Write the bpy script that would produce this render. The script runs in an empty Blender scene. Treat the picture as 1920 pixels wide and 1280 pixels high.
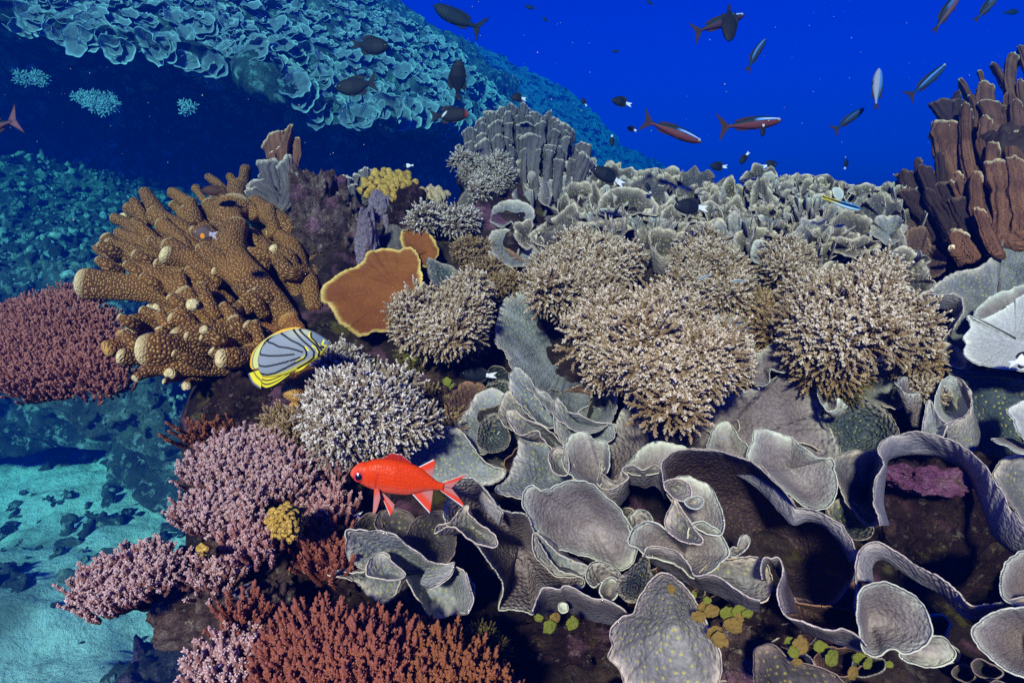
import bpy, math, random
import numpy as np
from mathutils import Vector, Matrix, Quaternion
R = math.radians
sc = bpy.context.scene
COL = sc.collection
rnd = random.Random(7)
rng = np.random.default_rng(7)

# ---------------------------------------------------------------- camera, water light, sun, exposure
PITCH = R(-15.0); FOC = 1066.0
cam_d = bpy.data.cameras.new('camera'); cam = bpy.data.objects.new('camera', cam_d); COL.objects.link(cam)
cam.location = (0, 0, 0); cam.rotation_euler = (R(90) + PITCH, 0, 0)
cam_d.sensor_width = 36.0; cam_d.lens = 36.0 * FOC / 1920.0
cam_d.clip_start = 0.02; cam_d.clip_end = 500
sc.camera = cam
SUN_EL, SUN_AZ = R(35), R(196)          # azimuth clockwise from +Y: behind the camera, a little to the left
wd = bpy.data.worlds.new('World'); sc.world = wd; wd.use_nodes = True
nt = wd.node_tree; nt.nodes.clear()
sky = nt.nodes.new('ShaderNodeTexSky'); sky.sky_type = 'NISHITA'; sky.sun_disc = False
sky.sun_elevation = SUN_EL; sky.sun_rotation = SUN_AZ
tint = nt.nodes.new('ShaderNodeMix'); tint.data_type = 'RGBA'; tint.blend_type = 'MULTIPLY'; tint.inputs[0].default_value = 1
tint.inputs[7].default_value = (0.002, 0.095, 1.75, 1)
bg = nt.nodes.new('ShaderNodeBackground'); bg.inputs['Strength'].default_value = 0.056
wo = nt.nodes.new('ShaderNodeOutputWorld')
nt.links.new(sky.outputs[0], tint.inputs[6]); nt.links.new(tint.outputs[2], bg.inputs['Color']); nt.links.new(bg.outputs[0], wo.inputs['Surface'])
sl = bpy.data.lights.new('sun', 'SUN'); sl.energy = 5.0; sl.angle = R(5.0); sl.color = (1.0, 0.80, 0.65)
so = bpy.data.objects.new('sun', sl); COL.objects.link(so)
sdir = Vector((math.sin(SUN_AZ) * math.cos(SUN_EL), math.cos(SUN_AZ) * math.cos(SUN_EL), math.sin(SUN_EL)))
so.rotation_euler = (-sdir).to_track_quat('-Z', 'Y').to_euler(); so.location = sdir * 4
vs = sc.view_settings; vs.view_transform = 'Standard'; vs.look = 'None'; vs.gamma = 1; vs.use_curve_mapping = False; vs.exposure = 0.48
cy = sc.cycles
sc.render.engine = 'CYCLES'
cy.max_bounces = 5; cy.diffuse_bounces = 2; cy.glossy_bounces = 2; cy.transmission_bounces = 2; cy.volume_bounces = 0; cy.transparent_max_bounces = 8
cy.use_denoising = False
try: cy.denoiser = 'OPENIMAGEDENOISE'
except Exception: pass
cy.caustics_reflective = False; cy.caustics_refractive = False
HAZE_DENSITY = 0.17

# ---------------------------------------------------------------- mapping between the photograph's pixels and the place
CP, SP = math.cos(PITCH), math.sin(PITCH)
RIGHT = np.array([1., 0, 0]); FWD = np.array([0, CP, SP]); UP = np.array([0, -SP, CP])
def W(px, py, d):
    px, py, d = np.asarray(px, float), np.asarray(py, float), np.asarray(d, float)
    a = ((px - 960) / FOC * d)[..., None] * RIGHT
    b = ((640 - py) / FOC * d)[..., None] * UP
    return a + b + d[..., None] * FWD
def S(px, py):                          # the reef slope: a plane rising away from the camera
    px, py = np.asarray(px, float), np.asarray(py, float)
    inv = 0.667 + (py - 330) * 0.00121 + np.maximum(0, px - 960) * 1e-4
    return 1.0 / np.maximum(inv, 0.42)

# ---------------------------------------------------------------- noise
def _h(ix, iy, iz, seed):
    n = (ix * 374761393 + iy * 668265263 + iz * 2147483647 + seed * 1274126177) & 0xFFFFFFFF
    n = ((n ^ (n >> 13)) * 1274126177) & 0xFFFFFFFF
    n = n ^ (n >> 16)
    return (n & 0xFFFF) / 32767.5 - 1.0
def vnoise(P, seed=0):
    P = np.asarray(P, float); i = np.floor(P).astype(np.int64); f = P - i
    f = f * f * f * (f * (f * 6 - 15) + 10)
    x, y, z = i[..., 0], i[..., 1], i[..., 2]; fx, fy, fz = f[..., 0], f[..., 1], f[..., 2]
    def L(a, b, t): return a + (b - a) * t
    c = [[[_h(x + a, y + b, z + e, seed) for e in (0, 1)] for b in (0, 1)] for a in (0, 1)]
    return L(L(L(c[0][0][0], c[1][0][0], fx), L(c[0][1][0], c[1][1][0], fx), fy),
             L(L(c[0][0][1], c[1][0][1], fx), L(c[0][1][1], c[1][1][1], fx), fy), fz)
def fbm(P, oct=4, seed=0, gain=0.5):
    P = np.asarray(P, float); s = 0; a = 1.0
    for k in range(oct):
        s = s + a * vnoise(P * (2 ** k) + 17.3 * k, seed + k); a *= gain
    return s

# ---------------------------------------------------------------- mesh and object helpers
def make_mesh(name, V, F, attrs=None, cols=None, smooth=True, uv=None):
    me = bpy.data.meshes.new(name)
    V = np.asarray(V, np.float32)
    if isinstance(F, np.ndarray): F = [F]
    loops = np.concatenate([f.ravel() for f in F]).astype(np.int32)
    sizes = np.concatenate([np.full(len(f), f.shape[1], np.int32) for f in F])
    starts = np.concatenate([[0], np.cumsum(sizes)[:-1]]).astype(np.int32)
    me.vertices.add(len(V)); me.vertices.foreach_set('co', V.ravel())
    me.loops.add(len(loops)); me.loops.foreach_set('vertex_index', loops)
    me.polygons.add(len(sizes)); me.polygons.foreach_set('loop_start', starts)
    me.polygons.foreach_set('loop_total', sizes)
    me.polygons.foreach_set('use_smooth', np.full(len(sizes), smooth))
    for k, a in (attrs or {}).items():
        at = me.attributes.new(k, 'FLOAT', 'POINT'); at.data.foreach_set('value', np.asarray(a, np.float32).ravel())
    for k, a in (cols or {}).items():
        a = np.asarray(a, np.float32)
        if a.shape[1] == 3: a = np.concatenate([a, np.ones((len(a), 1), np.float32)], 1)
        at = me.attributes.new(k, 'FLOAT_COLOR', 'POINT'); at.data.foreach_set('color', a.ravel())
    if uv is not None:
        ul = me.uv_layers.new(name='UVMap'); ul.data.foreach_set('uv', np.asarray(uv, np.float32)[loops].ravel())
    me.update(); me.validate()
    return me
def obj(name, me, mat, parent=None, loc=None):
    o = bpy.data.objects.new(name, me); COL.objects.link(o)
    if mat is not None and len(me.materials) == 0: me.materials.append(mat)
    if parent is not None: o.parent = parent
    if loc is not None: o.location = [float(x) for x in loc]
    return o
def tag(o, label, cat, group=None):
    o['label'] = label; o['category'] = cat
    if group: o['group'] = group
    return o
def thing(name, label, cat, loc, group=None):
    o = bpy.data.objects.new(name, None); COL.objects.link(o); o.location = [float(x) for x in loc]
    o.empty_display_size = 0.02
    return tag(o, label, cat, group)
def grid_faces(nu, nv, closed_u=False, flip=False):     # index = v*nu + u
    u = np.arange(nu if closed_u else nu - 1); v = np.arange(nv - 1)
    U, Vv = np.meshgrid(u, v); a = Vv * nu + U; b = Vv * nu + (U + 1) % nu
    c = b + nu; d = a + nu
    f = np.stack([a, b, c, d], -1).reshape(-1, 4)
    return f[:, ::-1] if flip else f
def catmull(P, n, closed=False):
    P = np.asarray(P, float)
    if closed: Q = np.concatenate([P[-1:], P, P[:2]])
    else: Q = np.concatenate([2 * P[:1] - P[1:2], P, 2 * P[-1:] - P[-2:-1]])
    m = len(Q) - 3; K = 24; t = np.arange(K)[:, None] / K; out = []
    for i in range(m):
        p0, p1, p2, p3 = Q[i:i + 4]
        out.append(0.5 * (2 * p1 + (p2 - p0) * t + (2 * p0 - 5 * p1 + 4 * p2 - p3) * t * t + (3 * p1 - p0 - 3 * p2 + p3) * t ** 3))
    out = np.concatenate(out + [P[:1] if closed else P[-1:]])
    L = np.concatenate([[0], np.cumsum(np.linalg.norm(np.diff(out[:, :2], axis=0), axis=1) + 1e-9)])
    s = np.linspace(0, L[-1], n + 1)[:-1] if closed else np.linspace(0, L[-1], n)
    return np.stack([np.interp(s, L, out[:, k]) for k in range(out.shape[1])], 1)
def inpoly(x, y, poly):
    p = np.asarray(poly, float); x = np.asarray(x, float); y = np.asarray(y, float); r = np.zeros(x.shape, bool); j = len(p) - 1
    for i in range(len(p)):
        xi, yi, xj, yj = p[i, 0], p[i, 1], p[j, 0], p[j, 1]
        if yi != yj:
            r ^= ((yi > y) != (yj > y)) & (x < (xj - xi) * (y - yi) / (yj - yi) + xi)
        j = i
    return r
def polydist(x, y, poly, closed=True):
    p = np.asarray(poly, float); x = np.asarray(x, float); y = np.asarray(y, float); best = np.full(x.shape, 1e9)
    for i in range(len(p) if closed else len(p) - 1):
        a = p[i]; b = p[(i + 1) % len(p)]; ab = b[:2] - a[:2]; l2 = (ab ** 2).sum() + 1e-12
        t = np.clip(((x - a[0]) * ab[0] + (y - a[1]) * ab[1]) / l2, 0, 1)
        best = np.minimum(best, np.hypot(x - a[0] - t * ab[0], y - a[1] - t * ab[1]))
    return best

# ---------------------------------------------------------------- materials
class NB:
    def __init__(s, name, rough=0.8, spec=0.25):
        s.m = bpy.data.materials.new(name); s.m.use_nodes = True; s.t = s.m.node_tree; s.n = s.t.nodes
        s.b = s.n['Principled BSDF']; s.b.inputs['Roughness'].default_value = rough
        s.b.inputs['Specular IOR Level'].default_value = spec
        s.tc = s.n.new('ShaderNodeTexCoord').outputs['Object']
    def L(s, a, b): s.t.links.new(a, b)
    def noise(s, scale, detail=4, rough=0.55, co=None, dims='3D'):
        k = s.n.new('ShaderNodeTexNoise'); k.noise_dimensions = dims; k.inputs['Scale'].default_value = scale; k.inputs['Detail'].default_value = detail
        k.inputs['Roughness'].default_value = rough; s.L(co or s.tc, k.inputs['Vector']); return k.outputs['Fac']
    def vor(s, scale, rand=1.0, co=None, dims='3D', feature='F1'):
        k = s.n.new('ShaderNodeTexVoronoi'); k.voronoi_dimensions = dims; k.feature = feature
        k.inputs['Scale'].default_value = scale; k.inputs['Randomness'].default_value = rand
        s.L(co or s.tc, k.inputs['Vector']); return k
    def attr(s, name, out='Fac'):
        k = s.n.new('ShaderNodeAttribute'); k.attribute_name = name; return k.outputs[out]
    def uv(s):
        return s.n.new('ShaderNodeTexCoord').outputs['UV']
    def ramp(s, f, stops, interp='LINEAR'):
        k = s.n.new('ShaderNodeValToRGB'); k.color_ramp.interpolation = interp; e = k.color_ramp.elements
        while len(e) < len(stops): e.new(0.5)
        for q, (p, c) in zip(e, stops):
            q.position = p; q.color = (c, c, c, 1) if isinstance(c, (int, float)) else tuple(c) + (1,)
        s.L(f, k.inputs['Fac']); return k.outputs['Color']
    def mix(s, f, a, b, mode='MIX'):
        k = s.n.new('ShaderNodeMix'); k.data_type = 'RGBA'; k.blend_type = mode
        for v, i in ((f, 0), (a, 6), (b, 7)):
            if isinstance(v, (int, float)): k.inputs[i].default_value = v if i == 0 else (v, v, v, 1)
            elif isinstance(v, tuple): k.inputs[i].default_value = v + (1,)
            else: s.L(v, k.inputs[i])
        return k.outputs[2]
    def math(s, op, a, b=0.0):
        k = s.n.new('ShaderNodeMath'); k.operation = op
        for v, i in ((a, 0), (b, 1)):
            if isinstance(v, (int, float)): k.inputs[i].default_value = v
            else: s.L(v, k.inputs[i])
        return k.outputs[0]
    def bump(s, h, strength, dist):
        k = s.n.new('ShaderNodeBump'); k.inputs['Strength'].default_value = strength; k.inputs['Distance'].default_value = dist
        s.L(h, k.inputs['Height'])
        if s.b.inputs['Normal'].is_linked: s.L(s.b.inputs['Normal'].links[0].from_socket, k.inputs['Normal'])
        s.L(k.outputs[0], s.b.inputs['Normal'])
    def col(s, c):
        if isinstance(c, tuple): s.b.inputs['Base Color'].default_value = c + (1,)
        else: s.L(c, s.b.inputs['Base Color'])
        return s.m

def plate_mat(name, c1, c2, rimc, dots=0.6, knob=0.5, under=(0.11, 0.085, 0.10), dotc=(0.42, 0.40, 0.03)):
    m = NB(name, 0.85, 0.2)
    c = m.mix(m.ramp(m.noise(22, 5, 0.6), [(0.35, 0.0), (0.68, 1.0)]), c1, c2)
    uvc = m.uv(); fine = m.noise(380, 3, 0.7, uvc, '2D')
    c = m.mix(0.4, c, m.ramp(fine, [(0.3, 0.4), (0.62, 1.0)]), 'MULTIPLY')
    v = m.vor(135, 0.9, uvc, '2D')
    c = m.mix(0.25, c, m.ramp(v.outputs['Distance'], [(0.1, 1.0), (0.65, 0.45)]), 'MULTIPLY')
    d = v.outputs['Distance']
    c = m.mix(0.35, c, m.ramp(m.vor(235, 1.0, uvc, '2D').outputs['Distance'], [(0.12, 1.0), (0.62, 0.42)]), 'MULTIPLY')
    c = m.mix(0.4, c, m.ramp(m.noise(8, 4, 0.6), [(0.35, 0.55), (0.65, 1.0)]), 'MULTIPLY')
    dot = m.ramp(d, [(0.13, 1.0), (0.24, 0.0)])
    sel = m.ramp(v.outputs['Color'], [(0.45, 0.0), (0.5, 1.0)])
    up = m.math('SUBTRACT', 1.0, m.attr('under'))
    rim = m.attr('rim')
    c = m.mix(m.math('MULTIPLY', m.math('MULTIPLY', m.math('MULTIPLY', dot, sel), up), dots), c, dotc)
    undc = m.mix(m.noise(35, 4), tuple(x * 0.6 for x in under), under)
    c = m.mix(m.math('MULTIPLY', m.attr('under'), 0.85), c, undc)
    rn = m.ramp(m.noise(75, 4, 0.7), [(0.32, 0.50), (0.60, 1.0)])
    c = m.mix(m.math('MULTIPLY', m.math('MULTIPLY', rim, rn), 0.95), c, rimc)
    m.bump(m.ramp(d, [(0.0, 1.0), (0.6, 0.0)]), min(1.0, knob * 1.1), 0.0042)
    m.bump(fine, 0.35, 0.001)
    v2 = m.vor(235, 1.0, uvc, '2D'); m.bump(m.ramp(v2.outputs['Distance'], [(0.0, 1.0), (0.7, 0.0)]), 0.28, 0.0020); m.bump(m.noise(48, 4, 0.65, uvc, '2D'), 0.35, 0.005)
    return m.col(c)
M = {}
M['blue'] = plate_mat('plate_blue_grey', (0.19, 0.22, 0.24), (0.35, 0.39, 0.41), (0.58, 0.55, 0.46), knob=0.25)
M['grey'] = plate_mat('plate_grey', (0.17, 0.18, 0.185), (0.33, 0.335, 0.33), (0.62, 0.55, 0.43), knob=0.3)
M['purple'] = plate_mat('plate_purple_grey', (0.17, 0.135, 0.14), (0.31, 0.265, 0.265), (0.50, 0.52, 0.42), dots=0.12, knob=0.55)
M['pale'] = plate_mat('plate_pale', (0.22, 0.185, 0.19), (0.40, 0.37, 0.36), (0.60, 0.66, 0.51), dots=0.1, knob=0.12)
M['white'] = plate_mat('plate_white', (0.46, 0.48, 0.45), (0.58, 0.60, 0.56), (0.66, 0.70, 0.58), dots=0.08, knob=0.1)
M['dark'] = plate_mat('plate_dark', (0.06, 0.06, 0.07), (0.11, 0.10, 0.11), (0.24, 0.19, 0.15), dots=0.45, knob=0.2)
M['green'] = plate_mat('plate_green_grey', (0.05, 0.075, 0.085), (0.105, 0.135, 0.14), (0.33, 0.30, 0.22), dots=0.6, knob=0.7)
M['brown'] = plate_mat('plate_brown', (0.085, 0.045, 0.035), (0.13, 0.07, 0.055), (0.30, 0.17, 0.10), dots=0.25)
M['ridge'] = plate_mat('plate_ridge', (0.055, 0.047, 0.043), (0.125, 0.108, 0.097), (0.70, 0.60, 0.43), dots=0.55, knob=0.35, under=(0.20, 0.18, 0.18))  # body colour darkened for shaded hollows, cream rims carry the rim light
M['maroon'] = plate_mat('plate_maroon_shaded', (0.055, 0.032, 0.038), (0.11, 0.068, 0.074), (0.40, 0.37, 0.32), dots=0.15, knob=0.35)  # maroon algae coat, darkened further for the shade inside the bowl
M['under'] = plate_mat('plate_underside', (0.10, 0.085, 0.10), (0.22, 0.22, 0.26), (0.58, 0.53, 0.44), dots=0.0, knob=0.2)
M['lip'] = plate_mat('plate_lip', (0.20, 0.21, 0.26), (0.34, 0.34, 0.38), (0.56, 0.51, 0.42), dots=0.0, knob=0.15)
def orange_mat():
    m = NB('plate_orange', 0.8, 0.2)
    c = m.mix(m.ramp(m.noise(14, 4), [(0.3, 0.0), (0.7, 1.0)]), (0.145, 0.042, 0.008), (0.225, 0.080, 0.014))
    c = m.mix(m.math('MULTIPLY', m.ramp(m.vor(190, 1).outputs['Distance'], [(0.12, 1.0), (0.2, 0.0)]), 0.4), c, (0.5, 0.3, 0.1))
    c = m.mix(m.ramp(m.attr('rim'), [(0.25, 0.0), (0.9, 1.0)]), c, (0.60, 0.44, 0.12))
    m.bump(m.noise(300, 3), 0.4, 0.0015); m.bump(m.noise(26, 3), 0.4, 0.008)
    return m.col(c)
M['orange'] = orange_mat()
def acro_mat(name, base, mid, tip):
    m = NB(name, 0.7, 0.3)
    t = m.attr('tip')
    c = m.ramp(t, [(0.0, base), (0.52, mid), (0.95, tip)])
    m.bump(m.noise(500, 2), 0.3, 0.001)
    return m.col(c)
M['acro_white'] = acro_mat('branching_white', (0.10, 0.058, 0.022), (0.255, 0.185, 0.100), (0.68, 0.62, 0.50))
M['acro_cool'] = acro_mat('branching_cool_white', (0.085, 0.055, 0.028), (0.25, 0.20, 0.14), (0.76, 0.75, 0.69))
M['acro_tan'] = acro_mat('branching_tan', (0.085, 0.048, 0.014), (0.19, 0.12, 0.045), (0.42, 0.33, 0.19))
M['acro_lav'] = acro_mat('digitate_lavender', (0.10, 0.036, 0.030), (0.235, 0.110, 0.100), (0.60, 0.47, 0.47))
M['acro_mauve'] = acro_mat('digitate_mauve', (0.11, 0.04, 0.035), (0.27, 0.115, 0.11), (0.50, 0.36, 0.36))
M['acro_red'] = acro_mat('digitate_red', (0.06, 0.014, 0.008), (0.17, 0.046, 0.028), (0.31, 0.115, 0.078))
M['acro_rust'] = acro_mat('digitate_rust', (0.06, 0.018, 0.007), (0.16, 0.050, 0.018), (0.29, 0.115, 0.048))
M['acro_maroon'] = acro_mat('table_maroon', (0.11, 0.034, 0.024), (0.26, 0.090, 0.068), (0.42, 0.19, 0.155))
M['soft'] = acro_mat('soft_coral_pale', (0.25, 0.27, 0.28), (0.45, 0.48, 0.48), (0.75, 0.78, 0.76))
M['algae_yellow'] = acro_mat('algae_yellow', (0.03, 0.024, 0.006), (0.08, 0.062, 0.012), (0.17, 0.145, 0.03))
def finger_mat(name, c1, c2, dotc, tipc, scale=190, dotw=0.8, tr=(0.30, 0.85), ribs=0):
    m = NB(name, 0.75, 0.25)
    v = m.vor(scale, 0.8, m.uv(), '2D'); d = v.outputs['Distance']
    c = m.mix(m.ramp(m.noise(9, 3), [(0.35, 0.0), (0.65, 1.0)]), c1, c2)
    tp = m.attr('tip')
    c = m.mix(m.math('MULTIPLY', m.ramp(d, [(0.17, 1.0), (0.33, 0.0)]), dotw), c, dotc)
    c = m.mix(m.ramp(tp, [(tr[0], 0.0), (tr[1], 0.95)]), c, tipc)
    m.bump(m.ramp(d, [(0.0, 1.0), (0.5, 0.0)]), 0.8, 0.0035)
    if ribs:
        w = m.n.new('ShaderNodeTexWave'); w.bands_direction = 'X'; w.inputs['Scale'].default_value = ribs; w.inputs['Distortion'].default_value = 2.5; w.inputs['Detail'].default_value = 2; w.inputs['Detail Scale'].default_value = 1.5
        m.L(m.uv(), w.inputs['Vector']); m.bump(w.outputs['Fac'], 0.7, 0.004); c = m.mix(0.28, c, m.ramp(w.outputs['Fac'], [(0.15, 0.25), (0.6, 1.0)]), 'MULTIPLY')
    m.bump(m.noise(30, 3), 0.3, 0.006)
    return m.col(c)
M['finger'] = finger_mat('finger_brown', (0.08, 0.028, 0.004), (0.155, 0.060, 0.009), (0.52, 0.34, 0.12), (0.66, 0.54, 0.28), tr=(0.50, 0.95))
M['finger_rust'] = finger_mat('finger_rust', (0.12, 0.035, 0.008), (0.19, 0.07, 0.013), (0.44, 0.22, 0.06), (0.46, 0.26, 0.07))
M['finger_grey'] = finger_mat('finger_grey', (0.075, 0.064, 0.062), (0.135, 0.12, 0.115), (0.20, 0.185, 0.17), (0.66, 0.58, 0.44), 260, 0.5, (0.42, 0.75), 26)
M['finger_bronze'] = finger_mat('finger_bronze', (0.12, 0.045, 0.020), (0.23, 0.097, 0.046), (0.26, 0.14, 0.075), (0.85, 0.64, 0.36), 260, 0.5, (0.45, 0.78), 22)
M['finger_shade'] = finger_mat('finger_bronze_shaded', (0.032, 0.016, 0.012), (0.055, 0.028, 0.020), (0.09, 0.05, 0.04), (0.22, 0.13, 0.08), 260, 0.5, (0.45, 0.78), 22)  # dark copy of the bronze, the coral's shadow side put into colour
M['finger_gold'] = finger_mat('finger_gold', (0.24, 0.12, 0.012), (0.36, 0.20, 0.025), (0.62, 0.44, 0.12), (0.50, 0.34, 0.07), 420, 0.6)
M['finger_tan'] = finger_mat('finger_tan', (0.20, 0.13, 0.06), (0.30, 0.21, 0.11), (0.5, 0.4, 0.25), (0.48, 0.38, 0.22), 420, 0.6)
def rock_mat(name, cols, pink=0.5, pale=0.5, sc_=1.0, bumpd=0.02):
    m = NB(name, 0.95, 0.1)
    n = m.noise(14 * sc_, 8, 0.65)
    c = m.ramp(n, [(0.30, cols[0]), (0.5, cols[1]), (0.72, cols[2])])
    p = m.math('MULTIPLY', m.ramp(m.noise(9 * sc_ + 3, 5, 0.6, None), [(0.55, 0.0), (0.62, 1.0)]), pink)
    c = m.mix(p, c, (0.20, 0.085, 0.15))
    q = m.math('MULTIPLY', m.ramp(m.noise(40 * sc_, 6, 0.7), [(0.58, 0.0), (0.66, 1.0)]), pale)
    c = m.mix(q, c, (0.36, 0.34, 0.25))
    g = m.math('MULTIPLY', m.ramp(m.noise(21 * sc_, 5, 0.6), [(0.60, 0.0), (0.66, 1.0)]), 0.7)
    c = m.mix(g, c, (0.085, 0.075, 0.014))
    m.bump(m.noise(60 * sc_, 8, 0.7), 0.9, bumpd)
    m.bump(m.vor(90 * sc_, 1).outputs['Distance'], 0.5, bumpd * 0.5)
    return m.col(c)
M['rock'] = rock_mat('reef_rock_dark', ((0.006, 0.004, 0.004), (0.028, 0.018, 0.016), (0.08, 0.055, 0.042)), 0.5, 0.25)
M['crust'] = rock_mat('crusted_rock', ((0.015, 0.010, 0.010), (0.10, 0.065, 0.06), (0.30, 0.26, 0.22)), 0.8, 0.95, 2.0)
M['lilac'] = rock_mat('lilac_rock', ((0.16, 0.13, 0.17), (0.25, 0.21, 0.26), (0.33, 0.29, 0.34)), 0.4, 0.3, 1.2)
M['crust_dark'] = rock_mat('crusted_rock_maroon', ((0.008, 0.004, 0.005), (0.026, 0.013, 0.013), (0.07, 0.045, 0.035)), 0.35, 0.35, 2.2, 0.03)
M['pinkcrust'] = rock_mat('crusted_rock_pink', ((0.05, 0.02, 0.03), (0.22, 0.08, 0.17), (0.36, 0.22, 0.30)), 0.5, 0.5, 2.5)
# ---------------------------------------------------------------- builders
def grid_normals(P, closed_u):
    du = (np.roll(P, -1, 1) - np.roll(P, 1, 1)) if closed_u else np.gradient(P, axis=1)
    dv = np.gradient(P, axis=0)
    n = np.cross(du, dv); return n / (np.linalg.norm(n, axis=-1, keepdims=True) + 1e-12)
def sheet_mesh(name, R3, B3, closed, p=1.5, lump=0.004, ruff=0.006, th=0.0035, seed=0, waves=0, wamp=0.0, rimw=0.006, latp=1.0):
    """R3, B3: rim and base curves as (px, py, depth), same count; a thin two-sided living plate between them"""
    n = len(R3)
    per = np.linalg.norm(np.diff(W(R3[:, 0], R3[:, 1], R3[:, 2]), axis=0), axis=1).sum()
    size = np.linalg.norm(W(*R3.T) - W(*B3.T), axis=1).mean()
    rings = int(np.clip(size / 0.003, 12, 64))
    t = np.linspace(0, 1, rings)[:, None]
    t = 1 - (1 - t) ** 1.15
    wr = W(*R3.T)
    R3 = R3.copy()
    ppx = np.hypot(*np.diff(R3[:, :2], axis=0).T).sum()
    jx = (fbm(wr * 60, 3, seed + 5)[:, None] * 2.2 + fbm(wr * 190, 2, seed + 6)[:, None] * 1.2) * min(1.0, ppx / 320)
    R3[:, :2] += jx * np.stack([np.cos(np.arange(n)), np.sin(np.arange(n))], 1) * 0.25 + jx * _out(R3[:, :2], closed)
    q = fbm(wr * 16 + seed, 3, seed + 1)
    R3[:, 2] += ruff * q
    if waves:
        ph = np.arange(n) / n * 2 * math.pi
        R3[:, 2] += wamp * np.sin(ph * waves + seed)
    tl = t ** latp
    X = B3[None, :, 0] * (1 - tl) + R3[None, :, 0] * tl
    Y = B3[None, :, 1] * (1 - tl) + R3[None, :, 1] * tl
    tp = t ** p
    D = B3[None, :, 2] * (1 - tp) + R3[None, :, 2] * tp
    P = W(X, Y, D)
    fade = np.clip(t * 4, 0, 1) * 1.0
    D = D + 0.0045 * min(1.0, size / 0.06) * (t ** 5) * fbm(wr * 52 + seed, 2, seed + 8)[None]
    D = D + lump * 0.9 * fade * fbm(P * 16 + seed, 3, seed + 2, 0.4)
    P = W(X, Y, D)
    N = grid_normals(P, closed)
    view = -P / np.linalg.norm(P, axis=-1, keepdims=True)
    sgn = np.sign((N * view).sum(-1).mean()) or 1.0
    N = N * sgn
    dist = np.linalg.norm(P - P[-1:], axis=-1)
    thick = th * np.clip(0.40 + dist / 0.03, 0, 1.0)[..., None]
    Q = P - N * thick
    rim = np.exp(-(dist / rimw) ** 2) * 0.65 + 0.35 * np.exp(-(dist / (rimw * 3.0)) ** 2)
    if not closed:
        e = np.minimum(np.arange(n), n - 1 - np.arange(n)) / max(1, n)
    V = np.concatenate([P.reshape(-1, 3), Q.reshape(-1, 3)])
    m = rings * n
    f1 = grid_faces(n, rings, closed, flip=sgn < 0); f2 = grid_faces(n, rings, closed, flip=sgn > 0) + m
    def strip(idx, cl, fl):
        a = idx; b = np.roll(idx, -1) if cl else idx[1:]; a = a if cl else idx[:-1]
        s = np.stack([a, b, b + m, a + m], -1); return s[:, ::-1] if fl else s
    top = np.arange(n) + (rings - 1) * n
    F = [f1, f2, strip(top, closed, sgn > 0)]
    if not closed:
        F.append(strip(np.arange(rings) * n, False, sgn > 0)); F.append(strip(np.arange(rings) * n + n - 1, False, sgn < 0))
    org = W(B3[:, 0].mean(), B3[:, 1].mean(), B3[:, 2].mean())
    A = {'rim': np.concatenate([rim.ravel(), rim.ravel() * 0.8]), 'under': np.concatenate([np.zeros(m), np.ones(m)])}
    if closed and np.ptp(B3[:, :2], axis=0).max() < 1.5:
        an = np.arctan2(R3[:, 1] - B3[:, 1].mean(), R3[:, 0] - B3[:, 0].mean()); rr = np.concatenate([np.zeros((1, n)), np.cumsum(np.linalg.norm(np.diff(P, axis=0), axis=2), 0)])
        uv = np.stack([rr * np.cos(an), rr * np.sin(an)], -1).reshape(-1, 2)
    else:
        au = np.concatenate([[0], np.cumsum(np.linalg.norm(np.diff(P[-1], axis=0), axis=1))]); av = np.concatenate([[0], np.cumsum(np.linalg.norm(np.diff(P, axis=0), axis=2).mean(1))])
        uv = np.stack(np.meshgrid(au, av), -1).reshape(-1, 2)
    return make_mesh(name, V - org, np.concatenate(F), A, uv=np.concatenate([uv, uv]) + seed * 0.37), org
def _out(xy, closed):
    t = np.roll(xy, -1, 0) - np.roll(xy, 1, 0) if closed else np.gradient(xy, axis=0)
    nrm = np.stack([t[:, 1], -t[:, 0]], 1); nrm /= np.linalg.norm(nrm, axis=1, keepdims=True) + 1e-9
    if closed:
        c = xy.mean(0)
        if ((xy - c) * nrm).sum() < 0: nrm = -nrm
    return nrm
seedc = [10]
def plate(label, mat, rim, root, off=0.0, deep=0.05, tilt=0.0, p=1.5, group='plate corals of the near reef', cat='coral', name='plate_coral', **kw):
    seedc[0] += 1
    rim = [tuple(r) + (0,) if len(r) == 2 else r for r in rim]
    per = sum(math.dist(rim[i][:2], rim[i - 1][:2]) for i in range(len(rim)))
    n = int(np.clip(per / 2.6, 70, 330))
    C = catmull(rim, n, True)
    cyy = np.mean([r[1] for r in rim])
    d = S(C[:, 0], C[:, 1]) + off + C[:, 2] + tilt * (C[:, 1] - cyy) / 100
    R3 = np.stack([C[:, 0], C[:, 1], d], 1)
    B3 = np.tile(np.array([[root[0], root[1], float(S(*root)) + off + deep + tilt * (root[1] - cyy) / 100]]), (n, 1))
    B3[:, :2] += (C[:, :2] - B3[:, :2]) * 0.0008
    me, org = sheet_mesh(name, R3, B3, True, p, seed=seedc[0], **kw)
    return tag(obj(name, me, M[mat], None, org), label, cat, group)
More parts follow.
